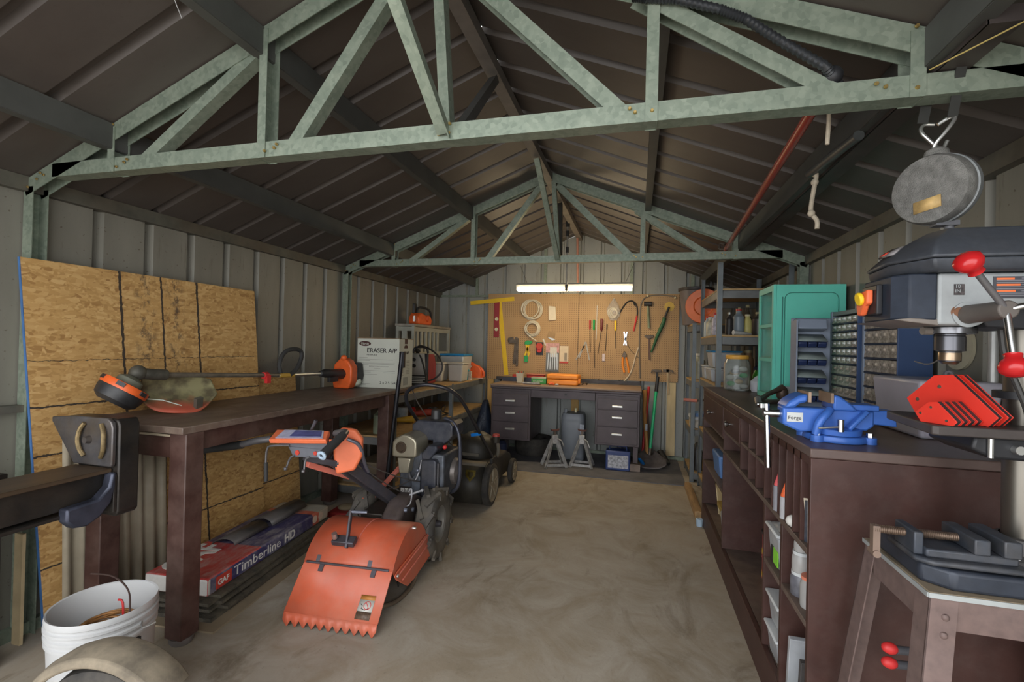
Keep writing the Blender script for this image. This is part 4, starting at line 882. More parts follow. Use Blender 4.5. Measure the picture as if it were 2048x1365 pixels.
for i, ps in enumerate([[(-.08, .0, .32), (-.02, -.1, .39), (.12, -.15, .37), (.26, -.17, .28), (.30, -.18, .16), (.22, -.2, .06), (.10, -.21, .04)], [(-.05, -.1, .33), (.03, -.2, .34), (.10, -.23, .24), (.14, -.23, .10), (.16, -.235, .0), (.25, -.26, -.0)], [(-.1, -.08, .30), (-.05, -.1, .36), (.02, -.1, .33), (-.06, -.12, .29)]]):
    MB().tube([C + V(p) * 1.0 for p in ps], .0085, 8, smooth=3).build('cable', M('black cable', (.03, .028, .026), .5), t)
# white tubs, blue-lidded bin
TUB = M('cream tub', (.50, .47, .41), .45, var=.08, scale=6, dirt=.15, dcol=(.3, .26, .2))
def tub(name, lab, x, y, wx, wy, h, mat, lidmat, lh=.02, rz=0, z0=ZS, body='tub_body', cat='container', group=None):
    t = thing(name, lab, cat, (x, y, z0), rz, group); L = LM(t); k = .88
    mb = MB(L); vs = [V((sx * wx / 2 * s, sy * wy / 2 * s, z)) for z, s in ((0, k), (h, 1.)) for sx, sy in ((-1, -1), (1, -1), (1, 1), (-1, 1))]
    mb._add(vs, [(3, 2, 1, 0), (4, 5, 6, 7), (0, 1, 5, 4), (1, 2, 6, 5), (2, 3, 7, 6), (3, 0, 4, 7)]); mb.build(body, mat, t, bevel=.012, seg=3)
    if lidmat: MB(L).box(-wx / 2 - .008, wx / 2 + .008, -wy / 2 - .008, wy / 2 + .008, h + .0005, h + lh).build('lid', lidmat, t, bevel=.006)
    return t
tub('plastic_tub', 'cream tub with lid beside the battery charger, nearer of two', -1.40, 4.80, .17, .20, .185, TUB, TUB)
tub('plastic_tub', 'cream tub with lid beside the battery charger, farther of two', -1.205, 4.90, .17, .20, .185, TUB, TUB)
CLEAR = M('clear storage plastic', (.55, .58, .60), .25, var=.04, trans=.35, scale=5)
t = tub('storage_bin', 'clear storage bin with bright blue lid on the left shelving', -1.36, 5.235, .28, .30, .27, M('milky clear bin', (.50, .50, .48), .35, var=.06), M('blue lid', (.02, .22, .48), .4, var=.1), .025)
tub('teal_box', 'small teal box in front of the blue lidded bin', -1.175, 5.06, .05, .05, .10, M('teal plastic', (.01, .24, .32), .5), M('teal lid', (.02, .30, .40), .5), .02)
t = thing('patterned_box', 'small white box with orange pattern beside the teal box', 'box', (-1.165, 5.125, ZS))
MB(LM(t)).box(-.035, .035, -.02, .02, 0, .10).build('box_body', M('flower print', (.60, .52, .42), .6, var=.5, scale=40, dirt=.3, dcol=(.7, .25, .05), dscale=25), t)
# orange power saw on the top shelf
t = thing('circular_saw', 'orange circular saw at the far end of the left top shelf', 'saw', (-1.21, 5.45, ZS), .1)
L = LM(t)
MB(L).lathe([(0, -.03), (.085, -.03), (.095, -.01), (.095, .03), (0, .04)], (-.06, 0, .10), (0, 1, 0), 28).build('blade_guard', ORG, t, bevel=.004)
MB(L).prism([(-.09, .06), (.0, .17), (.06, .15), (.10, .09), (.10, .0), (-.08, .0)], -.045, .05, (0, 0, 0), (1, 0, 0), (0, 0, 1), (0, 1, 0)).build('motor_body', ORG, t, bevel=.012)
MB(L).tube([(.02, 0, .14), (.09, 0, .12), (.125, 0, .05), (.11, 0, .012), (.05, 0, .014)], .015, 10, smooth=2).build('handle', ORG, t)
MB(L).box(-.05, .0, -.035, -.03, .125, .15).build('white_label', WH, t)
MB(L).box(-.12, .12, -.06, .06, 0, .006).build('base_shoe', STEEL, t)
MB().box(-1.32, -1.14, 5.56, 5.66, ZS, ZS + .03).build('grey_tray', M('grey tray', (.16, .17, .17), .5), label='flat grey tray at the end of the left top shelf', cat='tray', bevel=.004)
# white lattice stand with a chainsaw on it
t = thing('lattice_stand', 'off white slatted stand on the left shelving under the orange chainsaw', 'stand', (-1.64, 5.02, ZS))
OWH = M('old white paint', (.37, .37, .31), .6, var=.12, scale=8, dirt=.2, dcol=(.2, .17, .12))
MB().box(-1.775, -1.55, 4.50, 5.50, ZS + .585, ZS + .61).build('top_board', M('brown stained board', (.30, .27, .22), .6, var=.25), t)
for y0 in (4.51, 5.46):
    for x in (-1.765, -1.585): MB().box(x, x + .03, y0, y0 + .03, ZS, ZS + .585).build('leg', OWH, t)
for z in (.03, .27, .535):
    MB().box(-1.585, -1.562, 4.54, 5.46, ZS + z, ZS + z + .045).build('side_rail', OWH, t)
    MB().box(-1.735, -1.585, 4.512, 4.535, ZS + z, ZS + z + .045).build('end_rail', OWH, t)
for k in range(6): MB().box(-1.582, -1.565, 4.60 + k * .105, 4.645 + k * .105, ZS + .075, ZS + .535).build('slat', OWH, t)
MB().box(-1.70, -1.64, 4.514, 4.53, ZS + .075, ZS + .535).build('slat', OWH, t)
t = thing('chainsaw', 'orange chainsaw with black handles on top of the white slatted stand', 'chainsaw', (-1.62, 4.80, ZS + .611), .15)
L = LM(t)
MB(L).prism([(-.13, .0), (.10, .0), (.12, .05), (.08, .11), (.02, .09), (-.04, .12), (-.10, .13), (-.14, .07)], -.07, .07, (0, 0, 0), (.3, .95, 0), (0, 0, 1), (-.95, .3, 0)).build('motor_body', ORG, t, bevel=.015)
MB(L).tube([(-.03, -.06, .10), (-.03, -.05, .19), (0, .08, .20), (.06, .17, .17), (.06, .18, .05)], .013, 10, smooth=2).build('handle', BLK, t)
MB(L).box(-.07, -.04, -.10, -.03, .12, .23).build('hand_guard', BLK, t, bevel=.006)
MB(L).cyl((.06, .0, .07), (.085, .0, .07), .035, n=20).build('starter_cover', ORG, t)
MB(L).box(-.03, -.01, -.19, -.1, .03, .09).build('guide_bar', STEEL, t)
# things on the lower shelf
ZL = .536
t = thing('hand_drill', 'red corded hand tool lying on the lower left shelf', 'power tool', (-1.36, 4.42, ZL))
MB().tube([(-1.46, 4.32, ZL + .04), (-1.36, 4.42, ZL + .045), (-1.27, 4.50, ZL + .035)], .035, 14, radii=[.026, .035, .03]).build('tool_body', M('dull red tool', (.33, .05, .035), .5, var=.3), t)
MB().tube([(-1.27, 4.50, ZL + .03), (-1.22, 4.58, ZL + .04), (-1.27, 4.72, ZL + .10), (-1.36, 4.78, ZL + .03), (-1.25, 4.66, ZL + .01), (-1.17, 4.60, ZL + .02), (-1.22, 4.50, ZL + .008)], .007, 8, smooth=3).build('cord', M('black cable'), t)
MB().ball((-1.46, 4.33, ZL + .075), .03).build('red_grip', M('red plastic'), t)
t = thing('yellow_tool', 'yellow cone shaped tool tip on the lower left shelf', 'tool', (-1.36, 3.98, ZL))
MB().tube([(-1.42, 3.93, ZL + .035), (-1.30, 4.03, ZL + .035)], .035, 14, radii=[.02, .035]).build('body', M('mustard plastic', (.55, .33, .03), .5), t)
MB().lathe([(0, 0), (.05, 0), (.052, .01), (.052, .12), (.05, .13), (0, .13)], (-1.45, 4.10, ZL), n=24).build('paint_tin', M('white blue tin', (.38, .42, .43), .4, var=.3, scale=20), label='pale tin beside the yellow tool on the lower left shelf', cat='tin')
MB().tube([(-1.36, 3.80, ZL + .01), (-1.37, 3.80, ZL + .10), (-1.40, 3.86, ZL + .13), (-1.43, 3.92, ZL + .09), (-1.43, 3.93, ZL + .01)], .010, 8, smooth=2).build('red_hose', M('dull red tool'), label='short arched red hose on the lower left shelf', cat='hose')
MB().lathe([(0, 0), (.045, 0), (.045, .15), (.02, .17), (.02, .19), (0, .19)], (-1.33, 3.47, ZL), n=24).build('spray_can', M('grey green can', (.22, .25, .17), .45), label='grey green can beside the far bench leg on the lower shelf', cat='can')
mb = MB()
for k in range(5): mb.tube([(-1.5 + .05 * k, 4.60 + .05 * math.sin(k), ZL + .01), (-1.44 + .03 * k, 4.68, ZL + .06), (-1.38 - .02 * k, 4.78, ZL + .05), (-1.46, 4.72 + .03 * k, ZL + .015), (-1.5 + .05 * k, 4.62, ZL + .01)], .004, 6, smooth=2)
mb.build('wire_tangle', M('grey wire', (.10, .10, .105), .5, var=.4), label='tangle of grey wire on the lower left shelf', cat='wire', kind='stuff')
# bottom shelf clutter
ZB = .131
t = tub('cardboard_box', 'open brown cardboard box on the bottom left shelf', -1.45, 3.80, .34, .40, .12, KRAFT, None, z0=ZB, cat='box')
tub('black_case', 'dusty black tool case on the bottom left shelf', -1.42, 4.25, .30, .32, .14, BLK, BLK, z0=ZB, cat='case')
MB().box(-1.62, -1.20, 3.42, 3.58, ZB, ZB + .03).build('wood_offcut', M('grey offcut', (.21, .17, .13), .8), label='flat grey wooden offcut on the bottom left shelf near the tiller', cat='offcut')
t = thing('red_tray', 'low red tray on the floor between the shingles and the shelving', 'tray', (-1.20, 3.02, 0), .1)
MB(LM(t)).box(-.20, .20, -.10, .10, 0, .075).build('tray_body', M('dull red paint'), t, bevel=.01)
MB(LM(t)).ball((-.10, .0, .085), .05, sc=(1.4, 1, .5)).build('rag', M('dirty rag', (.20, .16, .10), .9), t)
# dark blue sack between shelving and desk
def sack(i, j):
    a_ = 2 * PI * i; r_ = (.115 + .015 * math.sin(a_ * 3 + j * 4)) * (1.05 - .75 * max(0, j - .55) / .45)
    return (-1.005 + r_ * math.cos(a_) * .75, 5.30 + r_ * math.sin(a_) * 1.4, .005 + .62 * j)
MB().grid(sack, 24, 12).build('plastic_sack', M('dark blue sack', (.025, .035, .06), .4, var=.4, scale=12, bump=.5), label='dark blue plastic sack between the left shelving and the desk', cat='sack', solid=.004)
# ================================================================ back wall
def m_peg():
    m, nt, b, oc = new_mat('pegboard')
    sp = nt.nodes.new('ShaderNodeSeparateXYZ'); nt.links.new(oc, sp.inputs[0])
    def mt(op, a, v=None):
        n = nt.nodes.new('ShaderNodeMath'); n.operation = op; nt.links.new(a, n.inputs[0])
        if v is not None:
            if hasattr(v, 'links'): nt.links.new(v, n.inputs[1])
            else: n.inputs[1].default_value = v
        return n.outputs[0]
    d = [mt('SUBTRACT', mt('FRACT', mt('MULTIPLY', sp.outputs[k], 1 / .0254)), .5) for k in (0, 2)]
    hole = mt('LESS_THAN', mt('ADD', mt('MULTIPLY', d[0], d[0]), mt('MULTIPLY', d[1], d[1])), .024)
    nz = _ramp(nt, _noise(nt, oc, 2.2, 7, .6), [(.3, 0), (.7, 1)])
    c = _mix(nt, nz, (.36, .215, .095), (.46, .295, .14))
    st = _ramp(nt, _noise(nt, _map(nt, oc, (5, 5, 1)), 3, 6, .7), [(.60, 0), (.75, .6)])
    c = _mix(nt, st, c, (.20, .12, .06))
    nt.links.new(_mix(nt, hole, c, (.10, .055, .025)), b.inputs['Base Color']); b.inputs['Roughness'].default_value = .6
    return m
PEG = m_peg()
YP = 5.745
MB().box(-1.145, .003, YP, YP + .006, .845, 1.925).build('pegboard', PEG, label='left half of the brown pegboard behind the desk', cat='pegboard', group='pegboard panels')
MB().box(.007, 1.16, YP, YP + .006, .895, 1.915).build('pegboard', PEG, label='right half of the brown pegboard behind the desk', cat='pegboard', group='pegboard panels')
PINE = M('pale pine', (.56, .44, .25), .65, var=.15, scale=5, stretch=(6, 6, .6))
PINE2 = M('yellow pine', (.58, .36, .12), .65, var=.12, scale=5, stretch=(6, 6, .6))
MB().box(-1.13, -1.05, YB - .037, YB - .002, .05, .84).build('wood_stud', PINE2, label='yellow pine stud below the left end of the pegboard', cat='stud')
MB().box(-.06, .03, YB - .037, YB - .002, .05, .84).build('wood_stud', PINE2, label='yellow pine stud behind the desk knee hole', cat='stud')
MB().box(1.045, 1.14, YB - .037, YB - .002, .05, .89).build('wood_stud', PINE, label='pale pine stud below the right end of the pegboard', cat='stud')
MB().box(-1.0, .745, 5.69, 5.744, .848, .885).build('metal_ledge', M('dark ledge', (.06, .055, .06), .5, .3, var=.3, scale=9), label='dark metal ledge along the foot of the pegboard above the desk', cat='ledge')
YEL = M('yellow paint', (.75, .50, .015), .45, var=.08)
# drywall square hanging
t = thing('t_square', 'yellow drywall T square hanging on the left of the pegboard', 'square', (-.95, 5.72, .89))
MB().beam((-1.005, 5.722, 1.86), (-.885, 5.722, .90), .055, .004, (0, 1, 0)).build('blade', YEL, t)
MB().beam((-1.385, 5.716, 1.808), (-.805, 5.716, 1.862), .05, .006, (0, 1, 0)).build('head', YEL, t)
t = thing('spirit_level', 'dark red spirit level with two round vials on the pegboard', 'level', (-1.025, 5.71, 1.375))
MB().box(-1.064, -.995, 5.70, 5.71, 1.375, 1.855).build('level_body', M('dark red level', (.28, .025, .03), .45, var=.1), t, bevel=.002)
for z in (1.475, 1.605): MB().cyl((-1.028, 5.70, z), (-1.028, 5.694, z), .022, n=18).build('vial', M('pale vial', (.62, .60, .40), .3), t)
# hose coils
HOSE = M('clear hose', (.58, .53, .42), .3, var=.1, scale=20)
def coil(lab, cx, cz, r_, n, jit, tail=None):
    t = thing('hose_coil', lab, 'hose', (cx, 5.73, cz))
    for k in range(n):
        ox, oz, rr = jit[k]
        MB().tube([(cx + ox + rr * r_ * math.cos(i * PI / 14), 5.728 - .008 * k, cz + oz + rr * r_ * 1.02 * math.sin(i * PI / 14)) for i in range(28)], .0075, 8, closed=True).build('hose_loop', HOSE, t)
    if tail: MB().tube(tail, .008, 8, smooth=2).build('hose_end', HOSE, t)
coil('large coil of clear hose on the pegboard, upper of two', -.585, 1.725, .118, 4, [(0, 0, 1), (.02, .005, .97), (.035, 0, .95), (-.01, .01, .92)])
coil('small thick coil of clear hose on the pegboard, lower of two', -.562, 1.49, .095, 4, [(0, 0, 1), (.008, 0, .85), (-.006, .0, .92), (.0, 0, .74)], [(-.60, 5.70, 1.40), (-.56, 5.70, 1.375), (-.50, 5.70, 1.335)])
MB().prism([(-.36, 1.59), (-.262, 1.60), (-.275, 1.765), (-.365, 1.775)], 5.71, 5.738, (0, 0, 0), (1, 0, 0), (0, 0, 1), (0, 1, 0)).build('white_packet', M('white packet', (.62, .55, .43), .5, var=.08, bump=.3), label='white plastic packet pinned high on the pegboard', cat='packet', bevel=.008)
# pipe wrench
RUST = M('old tool steel', (.12, .095, .075), .5, .5, var=.3, scale=25)
t = thing('pipe_wrench', 'dark pipe wrench hanging below the hose coils', 'wrench', (-.78, 5.73, 1.03))
MB().beam((-.765, 5.722, 1.38), (-.785, 5.722, 1.05), .035, .012, (0, 1, 0)).beam((-.75, 5.722, 1.37), (-.75, 5.722, 1.02), .03, .008, (0, 1, 0)).build('wrench_handle', RUST, t, bevel=.003)
MB().prism([(-.855, 1.30), (-.76, 1.30), (-.755, 1.34), (-.80, 1.355), (-.80, 1.385), (-.87, 1.37), (-.87, 1.33)], 5.712, 5.732, (0, 0, 0), (1, 0, 0), (0, 0, 1), (0, 1, 0)).build('wrench_jaw', RUST, t, bevel=.004)
# caulk gun style clamp: yellow and green
GRN = M('green plastic', (.02, .33, .09), .45, var=.1)
t = thing('spring_clamp', 'yellow and green clamp hanging on the pegboard', 'clamp', (-.63, 5.73, 1.08))
MB().box(-.655, -.61, 5.712, 5.732, 1.075, 1.155).build('green_grip', GRN, t, bevel=.004)
MB().beam((-.65, 5.722, 1.15), (-.60, 5.722, 1.29), .022, .012, (0, 1, 0)).beam((-.60, 5.722, 1.16), (-.64, 5.722, 1.31), .022, .012, (0, 1, 0)).beam((-.61, 5.722, 1.14), (-.585, 5.722, 1.20), .014, .01, (0, 1, 0)).build('yellow_arm', YEL, t)
MB().prism([(-.655, 1.29), (-.60, 1.29), (-.555, 1.31), (-.565, 1.335), (-.62, 1.345), (-.655, 1.325)], 5.715, 5.733, (0, 0, 0), (1, 0, 0), (0, 0, 1), (0, 1, 0)).build('green_head', GRN, t, bevel=.003)
t = thing('blister_pack', 'red tape measure in a black blister pack on the pegboard', 'packet', (-.465, 5.73, 1.17))
MB().box(-.515, -.42, 5.735, 5.740, 1.165, 1.325).build('backing_card', BLK, t)
MB().cyl((-.468, 5.735, 1.275), (-.468, 5.705, 1.275), .042, n=24).build('red_reel', M('red print'), t, bevel=.006)
MB().cyl((-.468, 5.735, 1.225), (-.468, 5.71, 1.225), .032, n=24).build('red_lower_reel', M('red plastic'), t, bevel=.006)
t = thing('tool_set_pack', 'grey blister pack of steel tools hanging on the pegboard', 'packet', (-.30, 5.73, .965))
MB().box(-.385, -.222, 5.733, 5.741, .965, 1.315).build('backing_card', M('grey card', (.16, .165, .16), .45, var=.12), t)
MB().box(-.385, -.222, 5.7315, 5.733, 1.20, 1.315).build('header', M('pink header', (.55, .30, .28), .5, var=.3, scale=30), t)
MB().box(-.335, -.25, 5.7295, 5.733, 1.145, 1.265).build('paper_label', M('paper label', (.62, .60, .55), .6, var=.08, scale=60), t)
for k in range(5): MB().beam((-.36 + k * .03, 5.727, .99), (-.35 + k * .026, 5.727, 1.19), .014, .006, (0, 1, 0)).build('steel_tool', M('pale steel', (.45, .45, .42), .35, .7, var=.15), t, bevel=.002)
t = thing('cream_pack', 'cream card pack with dark tool, right of the grey blister pack', 'packet', (-.155, 5.73, 1.075))
MB().box(-.215, -.108, 5.735, 5.741, 1.075, 1.285).build('card', M('cream card', (.66, .55, .40), .6, var=.06), t)
MB().box(-.215, -.108, 5.7335, 5.735, 1.075, 1.095).build('red_edge', M('red print'), t)
MB().box(-.155, -.125, 5.725, 5.735, 1.11, 1.20).build('tool', M('dull tool', (.28, .24, .18), .5), t)
MB().prism([(-.37, 1.39), (-.315, 1.35), (-.27, 1.36), (-.30, 1.375)], 5.725, 5.735, (0, 0, 0), (1, 0, 0), (0, 0, 1), (0, 1, 0)).build('small_trowel', M('pale steel'), label='small steel blade pinned above the grey blister pack', cat='blade')
MB().beam((-.425, 5.73, 1.365), (-.39, 5.73, 1.285), .018, .008, (0, 1, 0)).build('white_stick', WH, label='short white marker stick above the grey blister pack', cat='stick')
MB().prism([(-.38, 1.38), (-.28, 1.38), (-.27, 1.45), (-.36, 1.465)], 5.738, 5.742, (0, 0, 0), (1, 0, 0), (0, 0, 1), (0, 1, 0)).build('cardboard_tag', M('tan tag', (.34, .22, .11), .7), label='tan cardboard tag above the small steel blade', cat='tag')
# screwdrivers
def driver(lab, x, zt, zm, zb, col, w=.013, dx=.01, extra=None):
    t = thing('screwdriver', lab, 'screwdriver', (x, 5.725, zb), group='screwdrivers on the pegboard')
    MB().lathe([(0, 0), (w * .7, 0), (w, .012), (w * .85, (zt - zm) * .6), (w, (zt - zm) * .8), (w * .5, zt - zm), (0, zt - zm)], (x, 5.722, zt), (dx * .6, 0, -1), 12).build('handle', col, t)
    MB().cyl((x + dx * (zt - zm), 5.722, zm), (x + dx * 3 * (zt - zb), 5.722, zb), .004, n=8).build('shaft', RUST, t)
driver('red handled screwdriver, leftmost on the pegboard', .145, 1.605, 1.49, 1.22, M('dull red', (.42, .06, .05), .5))
driver('green handled screwdriver with the longest shaft', .192, 1.61, 1.48, 1.03, GRN, .014, .012)
driver('dark red handled screwdriver right of the green one', .285, 1.62, 1.475, 1.20, M('dark red handle', (.15, .03, .03), .45), .018, -.03)
driver('yellow handled screwdriver on the pegboard', .445, 1.60, 1.48, 1.27, YEL, .014, .01)
driver('slim brown awl between the dark red and yellow screwdrivers', .345, 1.56, 1.49, 1.24, RUST, .008, -.01)
MB().cyl((.222, 5.735, 1.37), (.226, 5.735, 1.78), .0045, n=8).build('white_rod', WH, label='thin white rod behind the screwdrivers', cat='rod')
# hanging bag of clear tubes, whip with red handle
def bag(i, j):
    a_ = 2 * PI * i; r_ = .075 * math.sin(PI * min(.97, .12 + j * .9)) + .01 * math.sin(5 * a_ + 9 * j)
    return (.42 + r_ * math.cos(a_), 5.708 + r_ * .34 * math.sin(a_), 1.60 + .26 * j)
t = thing('plastic_bag', 'clear plastic bag of white coiled cord high on the pegboard', 'bag', (.42, 5.71, 1.60))
MB().grid(bag, 20, 12).build('bag_film', M('clear film', (.8, .8, .78), .2, var=0, trans=.6, alpha=.45), t)
for k in range(3): MB().tube([(.41 + .01 * k + (.055 - .012 * k) * math.cos(i * PI / 10), 5.708, 1.69 + (.06 - .012 * k) * math.sin(i * PI / 10)) for i in range(20)], .008, 8, closed=True).build('white_cord', M('white packet'), t)
t = thing('riding_whip', 'black curved cable with red handle hanging on the pegboard', 'cable', (.6, 5.72, 1.48))
MB().tube([(.485, 5.725, 1.68), (.52, 5.725, 1.75), (.57, 5.725, 1.825), (.635, 5.725, 1.84), (.685, 5.725, 1.79), (.695, 5.725, 1.70), (.69, 5.725, 1.66)], .0085, 8, smooth=2).tube([(.635, 5.725, 1.84), (.655, 5.725, 1.80), (.665, 5.725, 1.775)], .007, 8).build('black_cable', BLK, t)
MB().cyl((.69, 5.722, 1.66), (.655, 5.722, 1.48), .011, .009, 10).build('red_handle', M('red plastic'), t)
# lower tools
t = thing('pliers', 'silver pliers on the pegboard above the orange handled ones', 'pliers', (.57, 5.73, 1.31))
CHR = M('chrome', (.50, .50, .50), .25, 1., var=.05)
MB().beam((.545, 5.722, 1.47), (.575, 5.722, 1.31), .016, .01, (0, 1, 0)).beam((.58, 5.722, 1.47), (.545, 5.722, 1.31), .014, .01, (0, 1, 0)).cyl((.562, 5.715, 1.425), (.562, 5.73, 1.425), .018, n=14).build('jaws_and_arms', CHR, t)
MB().tube([(.585, 5.725, 1.36), (.61, 5.725, 1.27), (.66, 5.725, 1.22), (.72, 5.725, 1.165)], .003, 6, smooth=1).build('cord', RUST, t)
t = thing('pliers', 'orange handled pliers near the bottom right of the pegboard', 'pliers', (.56, 5.73, 1.0))
MB().prism([(.535, 1.21), (.555, 1.245), (.58, 1.21), (.585, 1.16), (.53, 1.16)], 5.715, 5.73, (0, 0, 0), (1, 0, 0), (0, 0, 1), (0, 1, 0)).build('jaws', RUST, t, bevel=.004)
for a_, b_, c_ in ((.54, .535, .56), (.575, .60, .61)): MB().tube([(a_, 5.722, 1.17), (b_, 5.72, 1.08), (c_, 5.722, .99)], .012, 10, smooth=2).build('orange_grip', M('orange grip', (.85, .27, .03), .4, var=.08), t)
t = thing('tin_snips', 'splayed grey tin snips left of the green screwdriver', 'snips', (.07, 5.73, 1.12))
for a_, b_ in (((.095, 1.34), (.02, 1.14)), ((.10, 1.34), (.148, 1.12)), ((.085, 1.30), (-.015, 1.12))): MB().beam((a_[0], 5.725, a_[1]), (b_[0], 5.725, b_[1]), .013, .008, (0, 1, 0)).build('arm', M('pale tool grey', (.33, .30, .24), .45, .5), t)
t = thing('chalk_reel', 'black framed reel with white label on the pegboard', 'reel', (.315, 5.73, 1.09))
MB().lathe([(.022, -.012), (.045, -.012), (.048, 0), (.045, .012), (.022, .012)], (0, 0, 0), (0, 1, 0), 24).build('frame', BLK, t)
for o in KIDS(t): o.location = (0, -.012, .07); o.scale = (1, 1, 1.45)
MB().box(.298, .332, 5.708, 5.722, 1.115, 1.205).build('white_label', M('pinkish label', (.6, .5, .5), .4, var=.2), t, bevel=.004)
# wire loop and cable clipped round the right panel
MB().tube([(1.11, 5.738, 1.885), (.95, 5.738, 1.905), (.80, 5.738, 1.895), (.735, 5.738, 1.83), (.72, 5.738, 1.70), (.725, 5.738, 1.2), (.74, 5.738, .93)], .0085, 8, smooth=2).build('grey_cable', M('grey cable', (.20, .17, .14), .5), label='grey cable running over the top and down the right pegboard', cat='cable')
for x, z, nme in ((.806, 1.895, 'left'), (1.112, 1.87, 'right')): MB().ball((x, 5.735, z), .014).build('cable_clip', M('cream clip', (.75, .68, .45), .5), label='cream cable clip on the top of the right pegboard, %s of two' % nme, cat='clip', group='cable clips')
MB().tube([(.715, 5.735, 1.29), (.68, 5.735, 1.17), (.655, 5.735, 1.05), (.62, 5.735, .96), (.565, 5.735, .89)], .008, 8, smooth=2).build('electric_lead', M('cream cord', (.62, .52, .38), .5), label='cream cord hanging loose at the bottom of the pegboard', cat='cord')
# mallet, hammer, file
t = thing('rubber_mallet', 'black headed mallet with pale green handle on the right pegboard', 'mallet', (.82, 5.72, 1.51))
MB().cyl((.765, 5.71, 1.80), (.855, 5.71, 1.80), .027, n=18).build('head', BLK, t, bevel=.004)
MB().cyl((.81, 5.715, 1.78), (.828, 5.715, 1.515), .012, .016, 12).build('handle', M('pale green paint', (.22, .26, .17), .6, var=.2), t)
def hammer(lab, x, zt, L_, col, claw, y=5.715, hs=1.):
    t = thing('hammer', lab, 'hammer', (x, y, zt - L_), group='hammers on the right pegboard')
    MB().prism([(-.06 * hs, .0), (-.015, .008), (.015, .008), (.04 * hs, .005), (.05 * hs, .008), (.05 * hs, -.022), (.035 * hs, -.02), (.012, -.024), (-.012, -.022), (-.04 * hs, -.012), (-.065 * hs, -.035)] if claw else [(-.05, .01), (.05, .012), (.05, -.012), (.015, -.03), (-.015, -.03), (-.05, -.012)], -.012, .012, (x, y, zt), (1, 0, 0), (0, 0, 1), (0, 1, 0)).build('head', RUST, t, bevel=.003)
    MB().beam((x, y, zt - .01), (x + .012, y, zt - L_), .022, .014, (0, 1, 0)).build('handle', col, t, bevel=.004)
    return t
hammer('brown handled hammer below the black mallet', .83, 1.425, .28, M('brown handle', (.12, .065, .04), .5), False)
hammer('claw hammer with black grip hanging below the right pegboard, left of two', .925, 1.03, .26, M('black grip', (.025, .025, .03), .5), True, 5.70)
hammer('claw hammer with pale wooden handle below the right pegboard, right of two', 1.045, 1.035, .28, M('pale handle', (.45, .33, .19), .6), True, 5.715, -1.)
t = thing('hedge_shear_handle', 'long dark green handled blade hung diagonally on the right pegboard', 'tool', (.95, 5.70, 1.22))
MB().tube([(.86, 5.71, 1.235), (.92, 5.705, 1.42), (.985, 5.705, 1.58), (1.0, 5.705, 1.64)], .02, 10, radii=[.010, .019, .023, .021]).build('green_sleeve', M('dark green sleeve', (.02, .10, .04), .5, var=.2), t)
MB().cyl((.995, 5.70, 1.63), (1.045, 5.70, 1.765), .012, n=10).build('black_shaft', BLK, t)
MB().cyl((1.05, 5.744, 1.77), (1.05, 5.739, 1.77), .055, n=24).build('sponge_disc', M('yellow disc', (.62, .42, .10), .7, var=.2), label='round yellow disc behind the green tool on the right pegboard', cat='disc')
# ---- desk
DK = M('dark brown steel desk', (.085, .066, .072), .45, .2, var=.2, scale=6, dirt=.2, dcol=(.12, .1, .09), dscale=5)
DTOP = M('worn desk top', (.25, .175, .13), .5, var=.2, scale=6, dirt=.25, dcol=(.13, .085, .07), dscale=4)
t = thing('office_desk', 'brown steel desk with two drawer pedestals in front of the pegboard', 'desk', (-.06, 5.37, 0))
Yd = 5.055
MB().box(-.875, .755, Yd - .012, 5.685, .822, .845).build('desk_top', DTOP, t, bevel=.006)
MB().box(-.872, .752, Yd - .010, 5.68, .80, .8215).build('top_rim', DK, t, bevel=.003)
for x0, x1, zb in ((-.862, -.412, .235), (.285, .742, .255)):
    p = MB().box(x0, x1, Yd, 5.66, zb, .80).build('pedestal', DK, t, bevel=.006)
    zz = [zb + .02, zb + .20, zb + .375, .745]
    for k in range(3):
        d = MB().box(x0 + .022, x1 - .022, Yd - .012, Yd + .01, zz[k] + .004, zz[k + 1] - .004).build('drawer', DK, p, bevel=.003)
        zc = zz[k + 1] - .075; xc = (x0 + x1) / 2
        MB().box(xc - .055, xc + .055, Yd - .030, Yd - .012, zc - .012, zc + .010).build('drawer_pull', STEEL, d, bevel=.004)
    MB().box(x0 + .022, x1 - .022, Yd - .008, Yd + .01, .752, .775).build('writing_slide', DK, p, bevel=.002)
    for x in ((x0 + .012,) if x0 < 0 else (x1 - .062,)):
        for y in (Yd + .02, 5.58): MB().box(x, x + .05, y, y + .05, .0 if not (x > .6 and y < 5.2) else .085, zb).build('leg', DK, t, bevel=.004)
MB().box(-.41, .283, Yd - .004, Yd + .02, .715, .798).build('centre_drawer', DK, t, bevel=.003)
MB().cyl((-.03, Yd - .004, .765), (-.03, Yd - .012, .765), .012, n=14).build('drawer_lock', BLK, t)
MB().box(.655, .755, 5.03, 5.14, .012, .0845).build('wood_block', M('old wood block', (.22, .17, .14), .8, var=.25), label='old wooden block under the right front desk leg', cat='block')
MB().box(-1.05, 1.17, 4.70, YB - .035, .001, .008).build('floor_mat', M('grey floor mat', (.115, .115, .13), .7, var=.25, scale=6, dirt=.3, dcol=(.19, .17, .15), dscale=3), label='dark grey mat on the floor under the desk', cat='mat')
ZD = .846
